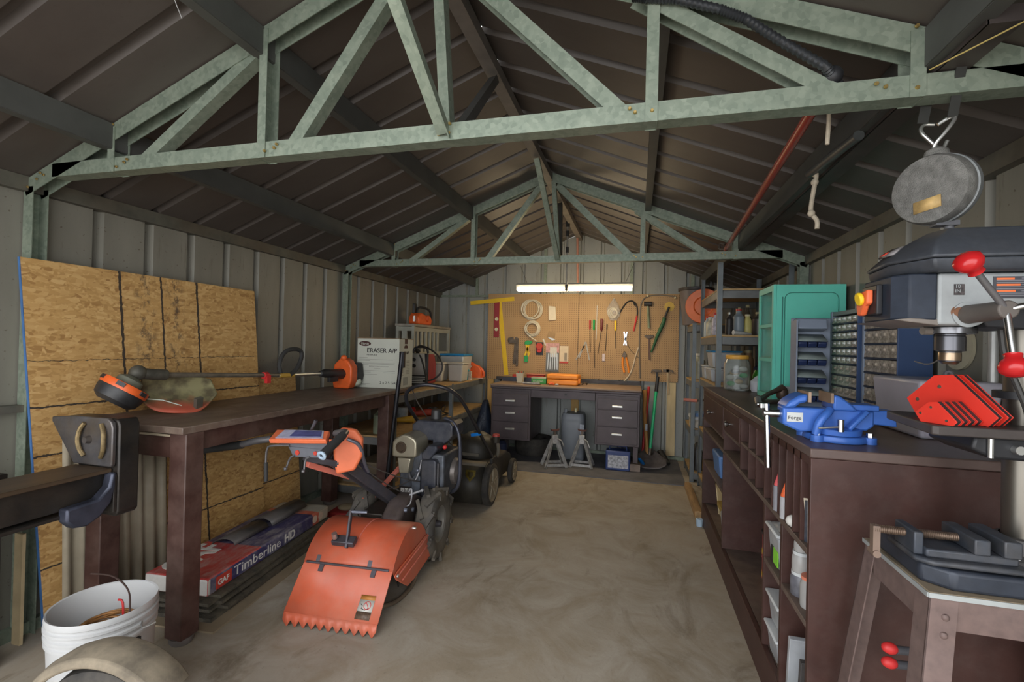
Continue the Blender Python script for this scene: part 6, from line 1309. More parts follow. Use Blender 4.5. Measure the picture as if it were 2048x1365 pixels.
# ---- teal cabinet
TEAL = M('teal paint', (.12, .56, .44), .5, var=.06, scale=5, dirt=.08, dcol=(.2, .35, .28), dscale=8)
t = thing('teal_cabinet', 'teal painted wall cupboard standing on the brown cabinet, glazed toward the aisle', 'cupboard', (1.63, 3.14, 1.0085))
x0, x1, y0, y1, z0, z1 = 1.455, 1.80, 2.97, 3.30, 1.0085, 1.665
for b_ in ((x0, x1, y0, y0 + .016, z0, z1), (x0, x1, y1 - .016, y1, z0, z1), (x1 - .012, x1, y0 + .016, y1 - .016, z0, z1), (x0, x1, y0 + .016, y1 - .016, z1 - .016, z1), (x0, x1, y0 + .016, y1 - .016, z0, z0 + .016)): MB().box(*b_).build('side', TEAL, t, bevel=.002)
for z in (1.235, 1.435): MB().box(x0 + .004, x1 - .013, y0 + .017, y1 - .017, z - .012, z).build('shelf', TEAL, t)
def rrect(a, b, c_, d, r_, n=6):
    pts = []
    for cx_, cz_, s in ((b - r_, d - r_, 0), (a + r_, d - r_, 1), (a + r_, c_ + r_, 2), (b - r_, c_ + r_, 3)): pts += [(cx_ + r_ * math.cos((s + k / n) * PI / 2), cz_ + r_ * math.sin((s + k / n) * PI / 2)) for k in range(n + 1)]
    return pts
MB().prism(rrect(x0 + .05, x1 - .045, z0 + .04, z1 - .055, .03), y0 - .003, y0 - .0005, (0, 0, 0), (1, 0, 0), (0, 0, 1), (0, 1, 0)).build('raised_panel', TEAL, t, bevel=.001)
MB().tube([(x, y0 - .0015, z) for x, z in rrect(x0 + .042, x1 - .037, z0 + .032, z1 - .047, .036)], .0022, 6, closed=True).build('panel_groove', M('teal groove', (.035, .20, .16), .6), t)
MB().box(x0 + .028, x0 + .034, y0 - .002, y0, z0 + .01, z1 - .07).build('edge_groove', M('teal groove'), t)
d = MB()
for b_ in ((x0 - .016, x0 - .001, y0, y0 + .03, z0, z1), (x0 - .016, x0 - .001, y1 - .03, y1, z0, z1), (x0 - .016, x0 - .001, y0 + .03, y1 - .03, z1 - .035, z1), (x0 - .016, x0 - .001, y0 + .03, y1 - .03, z0, z0 + .03), (x0 - .016, x0 - .001, y0 + .03, y1 - .03, 1.225, 1.245), (x0 - .016, x0 - .001, y0 + .03, y1 - .03, 1.425, 1.445)): d.box(*b_)
d = d.build('door', TEAL, t)
MB().box(x0 - .010, x0 - .007, y0 + .03, y1 - .03, z0 + .03, z1 - .035).build('glass_pane', M('door glass', (.95, .97, .96), .03, var=0, trans=.97, ior=1.05), d)
for z in (1.05, 1.25, 1.45):
    tt = thing('glass_bottle' if z < 1.1 else 'tin', ['pale clear bottle on the lowest shelf of the teal cupboard', 'grey tin on the middle shelf of the teal cupboard', 'brown box on the top shelf of the teal cupboard'][int((z - 1.05) * 5.01)], 'bottle' if z < 1.1 else 'tin', (1.54, 3.10, {1.05: 1.0247, 1.25: 1.2352, 1.45: 1.4352}[z]))
    p = tuple(tt.location)
    if z < 1.1: MB().lathe([(0, 0), (.032, 0), (.033, .10), (.012, .14), (.012, .18), (0, .18)], p, n=18).build('bottle_body', M('pale bottle', (.5, .52, .44), .2, trans=.3), tt)
    elif z < 1.3: MB().lathe([(0, 0), (.05, 0), (.05, .11), (0, .11)], p, n=20).build('tin_body', M('grey tin', (.22, .22, .22), .4, .3, var=.3), tt)
    else: MB(Matrix.Translation(p)).box(-.05, .06, -.08, .08, 0, .15).build('tin_body', M('brown tin', (.16, .12, .085), .5), tt)

# ---- small parts organisers
GRYB = M('blue grey organiser', (.19, .225, .29), .45, var=.08)
BLU = M('navy side panel', (.030, .058, .135), .5, var=.1)
def m_drw(key, a, b_):
    m, nt, b, oc = new_mat(key)
    f = _ramp(nt, _noise(nt, oc, 45, 4, .6), [(.35, 0), (.65, 1)]); c = _mix(nt, f, a, b_)
    f = _ramp(nt, _noise(nt, oc, 30, 2), [(.62, 0), (.68, .7)]); c = _mix(nt, f, c, (.78, .79, .78))
    nt.links.new(c, b.inputs['Base Color']); b.inputs['Roughness'].default_value = .18; return m
DRW = m_drw('clear drawer with bits', (.19, .155, .12), (.46, .39, .31))
def organiser(lab, y0, y1, z0, z1, rows, split, xs, xd):
    t = thing('parts_cabinet', lab, 'drawer cabinet', ((xs + xd) / 2, (y0 + y1) / 2, z0), group='small parts cabinets')
    e = .008
    MB().box(xs, xd, y0, y0 + e, z0, z1).build('near_side', BLU, t, bevel=.002); MB().box(xs - .004, xd, y1 - e * 2.5, y1, z0, z1 + .004).build('far_side', GRYB, t, bevel=.004)
    MB().box(xs, xd, y0 + e, y1 - e * 2.5, z1 - .02, z1).build('cabinet_top', M('grey organiser top', (.15, .17, .17), .5), t, bevel=.002); MB().box(xs + .10, xd, y0 + e, y1 - e * 2.5, z0, z1 - .02).build('core', M('dark core', (.035, .04, .06), .6), t)
    first = None; zz = z0 + .004
    for nr, nc, h in rows:
        for r_ in range(nr):
            MB().box(xs - .002, xs + .10, y0 + e, y1 - e * 2.5, zz, zz + .007).build('rail', M('dark core'), t); w_ = (y1 - e * 2.5 - y0 - e) / nc
            for c_ in range(nc):
                ya = y0 + e + w_ * c_ + .0015; yb = ya + w_ - .003
                if first is None or first[1] != (nr, nc, h):
                    mb = MB().box(xs + .002, xs + .095, ya, yb, zz + .008, zz + h - .003); mb.box(xs - .006, xs + .002, (ya + yb) / 2 - w_ * .2, (ya + yb) / 2 + w_ * .2, zz + h * .55, zz + h * .75); mb.box(xs - .001, xs + .002, ya, yb, zz + .008, zz + h * .4)
                    o = mb.build('drawer', DRW, t); first = (o, (nr, nc, h), ya, zz)
                else:
                    o = first[0].copy(); COL.objects.link(o); o.location = (0, ya - first[2], zz - first[3])
            zz += h
    return t
organiser('small parts cabinet with many tiny clear drawers, farther of two', 2.480, 2.79, 1.0085, 1.492, [(4, 4, .054), (6, 5, .0395)], 0, 1.665, 1.80)
organiser('small parts cabinet with larger clear drawers and a navy side, nearer of two', 2.175, 2.474, 1.0085, 1.470, [(7, 4, .0625)], 0, 1.682, 1.80)
t = thing('bin_rack', 'blue grey rack of navy tilt bins beside the drawer cabinets', 'rack', (1.515, 2.66, 1.0085))
MB().box(1.445, 1.62, 2.655, 2.675, 1.0085, 1.455).build('rack_back', GRYB, t, bevel=.006); MB().box(1.445, 1.452, 2.58, 2.656, 1.0085, 1.44).build('rack_side', GRYB, t)
MB().prism([(2.655, 1.385), (2.655, 1.45), (2.60, 1.45), (2.585, 1.40)], 1.453, 1.583, (0, 0, 0), (0, 1, 0), (0, 0, 1), (1, 0, 0)).build('top_hood', GRYB, t, bevel=.006)
for k in range(4):
    z = 1.04 + k * .088
    MB()._add([(1.453, 2.655, z + .07), (1.583, 2.655, z + .07), (1.583, 2.585, z + .035), (1.453, 2.585, z + .035)], [(0, 1, 2, 3)]).build('sloped_shelf', M('grey green shelf', (.21, .25, .24), .5), t, solid=.003)
    for c_ in range(3): MB().prism([(2.65, z + .006), (2.65, z + .034), (2.585, z + .034), (2.578, z + .026), (2.59, z + .004)], 1.457 + c_ * .042, 1.495 + c_ * .042, (0, 0, 0), (0, 1, 0), (0, 0, 1), (1, 0, 0)).build('tilt_bin', M('navy bin', (.018, .03, .085), .35, var=.2), t, bevel=.004)
# translucent tub with pink content
t = tub('translucent_tub', 'translucent white plastic tub behind the red welding magnets', 1.705, 1.997, .23, .325, .195, M('frosted tub', (.46, .44, .50), .35, var=.05, trans=.25), None, z0=1.0085, cat='tub')
MB().box(1.62, 1.79, 1.87, 2.13, 1.02, 1.055).build('pink_contents', M('pink box', (.62, .10, .17), .5), t)
MB().tube([(1.69, 1.9, 1.205), (1.70, 1.905, 1.235), (1.715, 1.9, 1.225), (1.70, 1.89, 1.205)], .008, 8, smooth=1).build('metal_bits', M('dark bits'), t)
MB().cyl((1.827, 2.07, 1.32), (1.817, 2.07, 1.32), .085, n=32).build('cream_plate', M('cream plate', (.42, .38, .27), .6), label='round cream plate on the right wall behind the drill chuck', cat='plate')
MB().cyl((1.80, 1.86, 1.02), (1.80, 1.86, 1.40), .013, n=12).build('grey_conduit', M('pale conduit', (.38, .38, .37), .4, .4), label='short pale pipe on the right wall behind the drill press', cat='pipe')

# ---- metal shelving units beyond the cabinet
shelf_unit('metal_shelving', 'tall grey metal shelving just beyond the brown cabinet on the right', 1.275, 1.79, 3.835, 4.80, (.12, .56, 1.02, 1.40, 1.748), 1.945, -1)
shelf_unit('metal_shelving', 'lower grey metal shelving in the far right corner', 1.215, 1.75, 4.87, 5.45, (.10, .52, .985, 1.535), 1.535, -1)
def bottle(lab, x, y, z, r_, h, mat, capm, cr=.4, neck=.75, name='bottle'):
    t = thing(name, lab, 'bottle', (x, y, z), group='bottles on the right shelving')
    MB().lathe([(0, 0), (r_, 0), (r_ * 1.02, .01), (r_, h * neck), (r_ * cr * 1.1, h * .88), (r_ * cr, h * .9), (r_ * cr, h), (0, h)], (x, y, z), n=22).build('body', mat, t)
    MB().lathe([(0, 0), (r_ * cr * 1.2, 0), (r_ * cr * 1.15, h * .09), (0, h * .09)], (x, y, z + h * .98), n=18).build('cap', capm, t); return t
Z2 = 1.401
bottle('grey blue jug with red cap on the right shelving', 1.475, 4.10, Z2, .042, .20, M('blue grey jug', (.25, .30, .34), .4), M('dull red'), .45)
bottle('yellow labelled bottle next to the red capped jug', 1.545, 4.12, Z2, .032, .16, M('yellow label', (.62, .55, .20), .4, var=.15), M('cream clip'), .55)
bottle('dark brown jug with tan neck on the right shelving', 1.635, 4.15, Z2, .05, .18, M('dark brown jug', (.06, .05, .045), .35), M('tan neck', (.35, .30, .17), .5), .5)
bottle('tall pale necked bottle at the back of the right shelving', 1.60, 4.40, Z2, .035, .255, M('brown bottle', (.09, .07, .05), .3), M('pale neck', (.50, .46, .25), .5), .35, .6)
bottle('slim pale topped bottle behind the red capped jug', 1.54, 4.42, Z2, .035, .235, M('brown bottle'), M('pale neck'), .3, .6)
bottle('black can behind the slotted shelf post', 1.40, 4.06, Z2, .03, .17, M('black can', (.05, .045, .045), .4), M('silver cap', (.5, .5, .48), .3, .7))
bottle('white and purple spray bottle with red cap near the shelf edge', 1.335, 4.28, Z2, .034, .18, M('white purple print', (.50, .47, .52), .4, var=.5, scale=30, dirt=.3, dcol=(.16, .05, .22), dscale=25), M('red plastic'), .5)
bottle('white bottle with yellow flower label on the right shelving edge', 1.325, 4.50, Z2, .038, .16, M('yellow flower label', (.52, .50, .42), .4, var=.4, scale=20, dirt=.3, dcol=(.65, .50, .04), dscale=18), M('white cap', (.6, .6, .58), .4), .5)
bottle('pale blue detergent bottle farthest along the shelf edge', 1.325, 4.66, Z2, .036, .175, M('pale blue bottle', (.40, .47, .52), .35), M('red plastic'), .5)
MB().cyl((1.41, 3.95, Z2 + .02), (1.55, 4.02, Z2 + .012), .018, .008, 14).build('white_funnel', M('white cap'), label='white plastic nozzle lying in front of the bottles', cat='nozzle')
t = clearbox('clear tub with blue lid on the right shelving, upper of two', 1.40, 4.30, .22, .30, .13, 1.021 + .115); 
for o in KIDS(t):
    if o.name.startswith('lid'): o.data = o.data.copy(); o.data.materials.clear(); o.data.materials.append(M('blue lid'))
clearbox('clear tub on the right shelving under the blue lidded one', 1.40, 4.30, .24, .32, .10, 1.021, cont=M('dark bits'))
clearbox('clear low tub at the far end of the right shelving', 1.36, 4.62, .16, .18, .11, 1.021)
bottle('navy canister on the lower right shelf', 1.63, 4.05, 1.021, .05, .18, M('navy can', (.05, .06, .12), .4), BLK)
bottle('brown canister on the lower right shelf behind the jar', 1.59, 4.30, 1.021, .045, .25, M('brown canister', (.20, .12, .06), .5), M('tan neck'), .6)
bottle('clear squat bottle in the far corner shelving', 1.30, 5.05, .986, .06, .24, M('pale bottle'), M('white cap'), .45, name='jug')
t = thing('waste_bin', 'grey plastic waste bin with dark rim on top of the far right shelving', 'bin', (1.285, 5.28, 1.5355))
MB().lathe([(0, 0), (.125, 0), (.128, .01), (.165, .365), (.16, .365), (.12, .015), (0, .012)], (1.285, 5.28, 1.5355), n=36).build('bin_body', M('brown grey bin', (.15, .13, .13), .45, var=.15, scale=6), t)
MB().lathe([(.163, .355), (.178, .36), (.18, .385), (.165, .39), (.158, .385), (.158, .36)], (1.285, 5.28, 1.5355), n=36).build('rim', M('dark rim', (.05, .045, .045), .5), t)
MB().lathe([(.02, -.025), (.085, -.025), (.095, -.04), (.165, -.045), (.17, -.035), (.17, .035), (.165, .045), (.095, .04), (.085, .025), (.02, .025), (.02, -.025)], (1.325, 4.955, 1.7075), (.25, 1, 0), 40).build('cord_reel', M('orange red reel', (.82, .17, .03), .42, var=.12), label='orange red cord reel on the far right shelving beside the waste bin', cat='reel')
# far corner small things at mid height
t = thing('pruner', 'tool with red handle resting on the far corner shelf', 'tool', (1.24, 4.72, .80))
t.location = (1.22, 4.95, .5205); WM[t.name] = Matrix.Translation(t.location)
MB().box(1.225, 1.45, 4.90, 5.10, .5205, .60).build('stack_box', M('mixed box print', (.40, .36, .30), .6, var=.5, scale=14), t)
MB().box(1.222, 1.36, 4.88, 5.16, .6005, .625).build('white_tray', M('pale tray', (.50, .52, .55), .5), label='pale tray on the box in the far corner shelving', cat='tray')
MB().box(1.24, 1.40, 4.92, 5.12, .6255, .66).build('blue_packet', M('mid blue plastic'), label='blue packet on the pale tray in the far corner shelving', cat='packet')
MB().cyl((1.15, 4.89, .79), (1.27, 4.855, .79), .016, n=12).build('red_handle_tool', M('dusty pink handle', (.45, .15, .11), .5), label='dusty red handle sticking out of the far corner shelving', cat='handle')
MB().cyl((1.268, 4.856, .79), (1.42, 4.86, .82), .010, n=10).build('steel_shank', RUST, label='steel shank behind the dusty red handle in the corner shelving', cat='shank')
MB().lathe([(0, 0), (.05, 0), (.052, .18), (.03, .24), (.016, .26), (0, .27)], (1.29, 4.98, .1005), n=20).build('gas_bottle', BLK, label='black bottle at the bottom of the far corner shelving', cat='bottle')
# ================================================================ stand and drill press
STB = M('rust painted stand steel', (.165, .115, .105), .6, .2, var=.2, scale=40, dirt=.25, dcol=(.11, .06, .045), dscale=10)
STT = M('worn stand top', (.24, .19, .13), .65, var=.3, scale=7, dirt=.3, dcol=(.12, .09, .06), dscale=5)
t = thing('tool_stand', 'rusty steel stand with splayed legs carrying the drill press', 'stand', (1.47, 1.32, 0))
zt = .80; sx0, sx1, sy0, sy1 = 1.285, 1.68, 1.165, 1.455
MB().box(sx0, sx1, sy0, sy1, zt - .012, zt).build('stand_top', STT, t, bevel=.003)
MB().box(sx0 - .002, sx0, sy0, sy1, zt - .011, zt - .001).build('top_edge', M('pale worn edge', (.36, .38, .38), .5, .3), t); MB().box(sx0, sx1, sy0 - .002, sy0, zt - .011, zt - .001).build('top_edge', M('pale worn edge'), t)
zl = zt - .013
for (cx_, sx, cy_, sy) in ((sx0 + .004, -1, sy0 + .004, -1), (sx0 + .004, -1, sy1 - .004, 1), (sx1 - .004, 1, sy0 + .004, -1), (sx1 - .004, 1, sy1 - .004, 1)):
    top = V((cx_, cy_, zl)); foot = V((cx_ + sx * .10, cy_ + sy * (.09 if sy < 0 else .05), .0))
    mb = MB(); w_ = .05
    for d_ in (V((-sx * w_, 0, 0)), V((0, -sy * w_, 0))):
        n_ = V((0, -sy * .003, 0)) if d_.x else V((-sx * .003, 0, 0)); mb._add([top, top + d_, foot + d_, foot, top + n_, top + d_ + n_, foot + d_ + n_, foot + n_], [(0, 1, 2, 3), (7, 6, 5, 4), (0, 4, 5, 1), (1, 5, 6, 2), (2, 6, 7, 3), (3, 7, 4, 0)])
    l = mb.build('leg', STB, t)
    for zz in (.035, .07):
        p = top.lerp(foot, zz / zl)
        MB().ball((p.x - sx * .006, p.y - sy * .025, p.z), .0075, 10, sc=(.8, 1, 1)).build('bolt', STB, l); MB().ball((p.x - sx * .03, p.y - sy * .0, p.z), .0075, 10, sc=(1, .8, 1)).build('bolt', STB, l)
for x in (sx0 + .004, sx1 - .008): MB().box(x, x + .004, sy0 + .05, sy1 - .05, zl - .062, zl).build('side_rail', STB, t)
for y in (sy0 + .004, sy1 - .008): MB().box(sx0 + .05, sx1 - .05, y, y + .004, zl - .062, zl).build('front_rail', STB, t)
for k, (x, y, z) in enumerate(((1.20, 1.33, .60), (1.195, 1.335, .565))):
    tt = thing('screwdriver', 'red and grey screwdriver handle poking out behind the stand leg, %s of two' % ('upper', 'lower')[k], 'screwdriver', (x, y, z), group='screwdrivers by the stand')
    tt.location = (1.318, 1.385, .556 - .036 * k); WM[tt.name] = Matrix.Translation(tt.location); p = V(tt.location)
    MB().ball(p, .014, 14, sc=(1.3, 1, 1)).build('red_end', M('red plastic'), tt); MB().cyl(p + V((.012, .0, -.002)), p + V((.06, .02, -.01)), .010, n=12).build('grey_grip', M('grey grip', (.08, .08, .09), .5), tt)
GREY = M('press charcoal enamel', (.050, .055, .066), .45, .1, var=.15, scale=60, dirt=.1, dcol=(.14, .12, .10), dscale=8)
LTG = M('press light grey enamel', (.30, .315, .32), .45, var=.08, scale=30)
CAST = M('dusty casting', (.075, .072, .075), .55, .3, var=.3, scale=40, dirt=.3, dcol=(.14, .12, .10), dscale=6)
DVB = M('dark slate base', (.030, .036, .050), .45, .2, var=.2, scale=30, dirt=.15, dcol=(.12, .10, .09), dscale=9)
REDB = M('glossy red knob', (.42, .012, .014), .22, var=.04)
t = thing('drill_press', 'charcoal bench drill press with red ball handles standing on the rusty stand', 'drill press', (1.45, 1.30, zt))
cx_, cy_ = 1.525, 1.30
zb = zt + .0005
MB().prism([(1.335, 1.178), (1.66, 1.178), (1.66, 1.425), (1.31, 1.425), (1.292, 1.405), (1.292, 1.215)], zb, zb + .042, (0, 0, 0), (1, 0, 0), (0, 1, 0), (0, 0, 1)).build('base_plate', DVB, t, bevel=.008, seg=3)
MB().box(1.345, 1.48, 1.20, 1.395, zb + .042, zb + .046).build('base_table', DVB, t, bevel=.001)
MB().lathe([(.072, 0), (.072, .012), (.052, .02), (.046, .05), (.038, .052)], (cx_, cy_, zb + .042), n=36).build('column_flange', CAST, t)
for a_ in (2.6, 4.0, 5.4): MB().cyl((cx_ + .06 * math.cos(a_), cy_ + .06 * math.sin(a_), zb + .053), (cx_ + .06 * math.cos(a_), cy_ + .06 * math.sin(a_), zb + .065), .009, n=6).build('flange_bolt', CHR, t)
MB().cyl((cx_, cy_, zb + .05), (cx_, cy_, 1.37), .0345, n=36).build('column', M('polished column', (.19, .175, .15), .38, .9, var=.06), t)
# table with bracket
MB().prism([(1.328, 1.445), (1.302, 1.20), (1.312, 1.192), (1.60, 1.192), (1.60, 1.452), (1.345, 1.452)], 1.118, 1.139, (0, 0, 0), (1, 0, 0), (0, 1, 0), (0, 0, 1)).build('work_table', M('dark table casting', (.055, .045, .042), .5, .3, var=.25, scale=10), t, bevel=.003)
MB().prism([(1.39, 1.118), (1.56, 1.118), (1.56, 1.068), (1.42, 1.072), (1.385, 1.09)], 1.22, 1.38, (0, 0, 0), (1, 0, 0), (0, 0, 1), (0, 1, 0)).build('table_bracket', M('black bracket', (.022, .022, .025), .45, .2), t, bevel=.006)
MB().cyl((1.415, 1.215, 1.115), (1.415, 1.215, 1.075), .005, n=10).build('lock_pin', STEEL, t); MB().cyl((1.46, 1.22, 1.095), (1.46, 1.205, 1.095), .009, n=12).build('bracket_bolt', STEEL, t)
MB().lathe([(.036, 0), (.052, 0), (.052, .016), (.036, .016)], (cx_, cy_, 1.195), n=30).build('column_collar', M('black bracket'), t)
# head
MB().prism([(1.262, 1.205), (1.31, 1.200), (1.31, 1.40), (1.262, 1.395), (1.24, 1.36), (1.24, 1.235)], 1.362, 1.462, (0, 0, 0), (1, 0, 0), (0, 1, 0), (0, 0, 1)).build('head_front', M('slate blue enamel', (.024, .030, .044), .55, var=.15, scale=50, spec=.3), t, bevel=.004)
MB().prism([(1.232, 1.362), (1.315, 1.350), (1.315, 1.364), (1.262, 1.366)], 1.203, 1.397, (0, 0, 0), (1, 0, 0), (0, 0, 1), (0, 1, 0)).build('head_chin', M('dusty lip', (.17, .145, .125), .5, var=.2), t, bevel=.002)
MB().prism([(1.311, 1.352), (1.385, 1.352), (1.415, 1.375), (1.44, 1.395), (1.60, 1.395), (1.60, 1.462), (1.311, 1.462)], 1.20, 1.40, (0, 0, 0), (1, 0, 0), (0, 0, 1), (0, 1, 0)).build('head_casting', LTG, t, bevel=.006, seg=3)
MB().prism([(1.40, 1.394), (1.42, 1.35), (1.49, 1.345), (1.50, 1.394)], 1.24, 1.36, (0, 0, 0), (1, 0, 0), (0, 0, 1), (0, 1, 0)).build('motor_mount', M('black bracket'), t, bevel=.004)
# belt guard cover: lower tray and domed lid
def outline(k, g=0.): return [(1.245 + g, 1.26), (1.285 + g, 1.165 + g), (1.70, 1.165 + g), (1.70, 1.435 - g), (1.30 + g, 1.435 - g), (1.262 + g, 1.40)]
def loft(mb, rings):
    vs = []; n = len(rings[0][0])
    for pts, z in rings: vs += [V((x, y, z)) for x, y in pts]
    fs = [tuple(range(n - 1, -1, -1)), tuple(range(len(vs) - n, len(vs)))]
    for r_ in range(len(rings) - 1): fs += [(r_ * n + i, r_ * n + (i + 1) % n, (r_ + 1) * n + (i + 1) % n, (r_ + 1) * n + i) for i in range(n)]
    return mb._add(vs, fs)
loft(MB(), [(outline(0, .012), 1.463), (outline(0, .004), 1.472), (outline(0, .0), 1.489)]).build('belt_tray', GREY, t, bevel=.004)
loft(MB(), [(outline(0, -.004), 1.490), (outline(0, -.002), 1.496), ([(1.285, 1.275), (1.31, 1.20), (1.70, 1.20), (1.70, 1.41), (1.33, 1.41), (1.295, 1.38)], 1.535), ([(1.335, 1.29), (1.35, 1.235), (1.70, 1.235), (1.70, 1.385), (1.36, 1.385), (1.345, 1.36)], 1.566)]).build('belt_lid', GREY, t, bevel=.008, seg=3)
MB()._add([(1.268, 1.29, 1.5195), (1.268, 1.36, 1.5215), (1.292, 1.355, 1.541), (1.292, 1.298, 1.539)], [(0, 1, 2, 3)]).build('lid_badge', M('badge grey', (.22, .20, .20), .4, var=.4, scale=60), t, solid=.004)
MB()._add([(1.270, 1.335, 1.524), (1.270, 1.357, 1.5245), (1.280, 1.353, 1.533), (1.280, 1.335, 1.532)], [(0, 1, 2, 3)]).build('badge_red', M('red print'), t, solid=.005)
# switch on the front
MB().box(1.228, 1.241, 1.27, 1.345, 1.378, 1.448).build('switch_box', M('black bracket'), t, bevel=.003)
MB().prism([(1.285, 1.438), (1.335, 1.432), (1.342, 1.40), (1.335, 1.378), (1.315, 1.378), (1.30, 1.40), (1.285, 1.405)], 1.214, 1.228, (0, 0, 0), (0, 1, 0), (0, 0, 1), (1, 0, 0)).build('red_paddle', M('orange red plastic'), t, bevel=.004)
MB().cyl((1.215, 1.312, 1.418), (1.205, 1.312, 1.416), .016, n=18).build('yellow_key', YEL, t, bevel=.003)
# labels on the side
DK2 = M('dark label', (.055, .055, .065), .45, var=.1)
p_ = MB().box(1.405, 1.54, 1.1985, 1.2, 1.408, 1.453).build('warning_panel', DK2, t)
for k, (x, w_) in enumerate([(1.410, .030), (1.410, .040), (1.410, .032)]): MB().box(x, x + w_, 1.1975, 1.1986, 1.446 - k * .0125, 1.450 - k * .0125).build('orange_heading', M('label orange red', (.70, .16, .05), .5), p_)
for k in range(9): MB().box(1.410 if k % 3 else 1.452, 1.535 - .004 * (k % 4), 1.1977, 1.1986, 1.4485 - k * .0044, 1.4498 - k * .0044).build('small_print', M('print grey', (.22, .22, .24), .5), p_)
MB().box(1.338, 1.356, 1.1985, 1.2, 1.415, 1.438).build('speed_icon', M('ink frame', (.05, .04, .04), .5, var=.8, scale=160), t)
text('10\nIN', .010, (1.339, 1.1985, 1.430), (1, 0, 0), (0, 0, 1), LTG, t, lift=.0005)
MB().lathe([(0, .006), (.009, .006), (.013, .0)], (1.346, 1.20, 1.379), (0, -1, 0), 18).build('side_screw', M('rust screw', (.25, .12, .07), .5, .5), t)
# spindle, chuck
MB().lathe([(.030, 0), (.046, 0), (.046, -.013), (.03, -.015)], (1.386, 1.30, 1.350), n=30).build('depth_collar', M('dark polished steel', (.16, .16, .17), .25, .9), t)
MB().cyl((1.345, 1.29, 1.342), (1.325, 1.285, 1.342), .009, n=12).build('collar_knob', M('dusty lip'), t)
MB().lathe([(0, .0), (.026, 0), (.026, -.004), (.0275, -.006), (.0275, -.038), (.02, -.040), (.0195, -.062), (.012, -.068), (0, -.068)], (1.386, 1.30, 1.336), n=34).build('chuck', M('chuck steel', (.10, .10, .11), .3, .8, var=.1), t)
MB().lathe([(.0198, -.042), (.0205, -.044), (.0202, -.060), (.013, -.069)], (1.386, 1.30, 1.336), n=34).build('chuck_sleeve', M('bronze chuck sleeve', (.30, .22, .15), .3, .9, var=.15), t)
# feed handle
hub = V((1.362, 1.2, 1.374))
MB().cyl(hub, (1.366, 1.09, 1.376), .0195, .0175, 24).build('feed_hub', M('taupe rubber hub', (.10, .085, .075), .55), t, bevel=.003)
MB().lathe([(.02, 0), (.027, 0), (.027, .004), (.02, .005)], hub, (0, -1, 0), 24).build('hub_collar', LTG, t)
h1 = V((1.366, 1.098, 1.376))
for k, (dx, dz, kn) in enumerate(((-.068, .075, 1), (-.005, -.093, 1), (.098, .030, 1))):
    e_ = h1 + V((dx, -.028, dz))
    MB().cyl(h1, e_, .006, n=14).build('feed_spoke', CHR if k != 0 else M('grey tube'), t)
    d_ = (e_ - h1).normalized(); b_ = MB().lathe([(.007, -.012), (.0135, -.010), (.0125, -.002), (.019, .004), (.0235, .014), (.022, .024), (.012, .032), (0, .034)], e_, d_, 26).build('ball_handle', REDB, t, ang=60)
MB().tube([(1.462, 1.27, 1.345), (1.463, 1.262, 1.29), (1.475, 1.25, 1.24), (1.497, 1.245, 1.17), (1.50, 1.25, 1.142)], .006, 8, smooth=2).build('power_cord', M('black cable'), t)
MB().tube([(1.40, 1.33, 1.345), (1.43, 1.40, 1.29), (1.41, 1.42, 1.26), (1.38, 1.43, 1.27)], .0018, 6, smooth=2).build('thin_wire', M('dark cable'), t)
# drill press vise on the base
t = thing('machine_vise', 'dark grey drill press vise with threaded screw lying on the press base', 'vise', (1.33, 1.22, zb + .0465))
zv = zb + .047
DV = M('dark slate vise', (.042, .050, .066), .5, .3, var=.25, scale=30, dirt=.3, dcol=(.15, .13, .11), dscale=9)
MB().prism([(1.275, 1.20), (1.30, 1.178), (1.47, 1.178), (1.47, 1.325), (1.285, 1.325), (1.275, 1.31)], zv, zv + .012, (0, 0, 0), (1, 0, 0), (0, 1, 0), (0, 0, 1)).build('vise_base', DV, t, bevel=.005)
MB().box(1.295, 1.455, 1.195, 1.29, zv + .012, zv + .030).build('vise_bed', DV, t, bevel=.004)
MB().box(1.278, 1.296, 1.205, 1.285, zv + .012, zv + .060).build('screw_bracket', DV, t, bevel=.003)
MB().box(1.375, 1.403, 1.187, 1.30, zv + .030, zv + .062).build('moving_jaw', DV, t, bevel=.003); MB().box(1.425, 1.455, 1.187, 1.30, zv + .030, zv + .064).build('fixed_jaw', DV, t, bevel=.003)
THR = M('brown screw thread', (.17, .12, .09), .4, .7, var=.3, scale=60)
pr = []
for k in range(46): pr += [(.0075, -.03 + k * .0035), (.0092, -.03 + k * .0035 + .00175)]
MB().lathe(pr, (1.248, 1.243, zv + .046), (1, 0, 0), 14).build('lead_screw', THR, t)
MB().beam((1.222, 1.243, zv + .054), (1.222, 1.243, zv - .012), .016, .014, (1, 0, 0)).build('crank', M('rust crank', (.20, .14, .11), .5, .4), t)
MB().cyl((1.222, 1.232, zv - .008), (1.222, 1.262, zv - .008), .008, n=12).build('crank_handle', M('rust crank'), t)
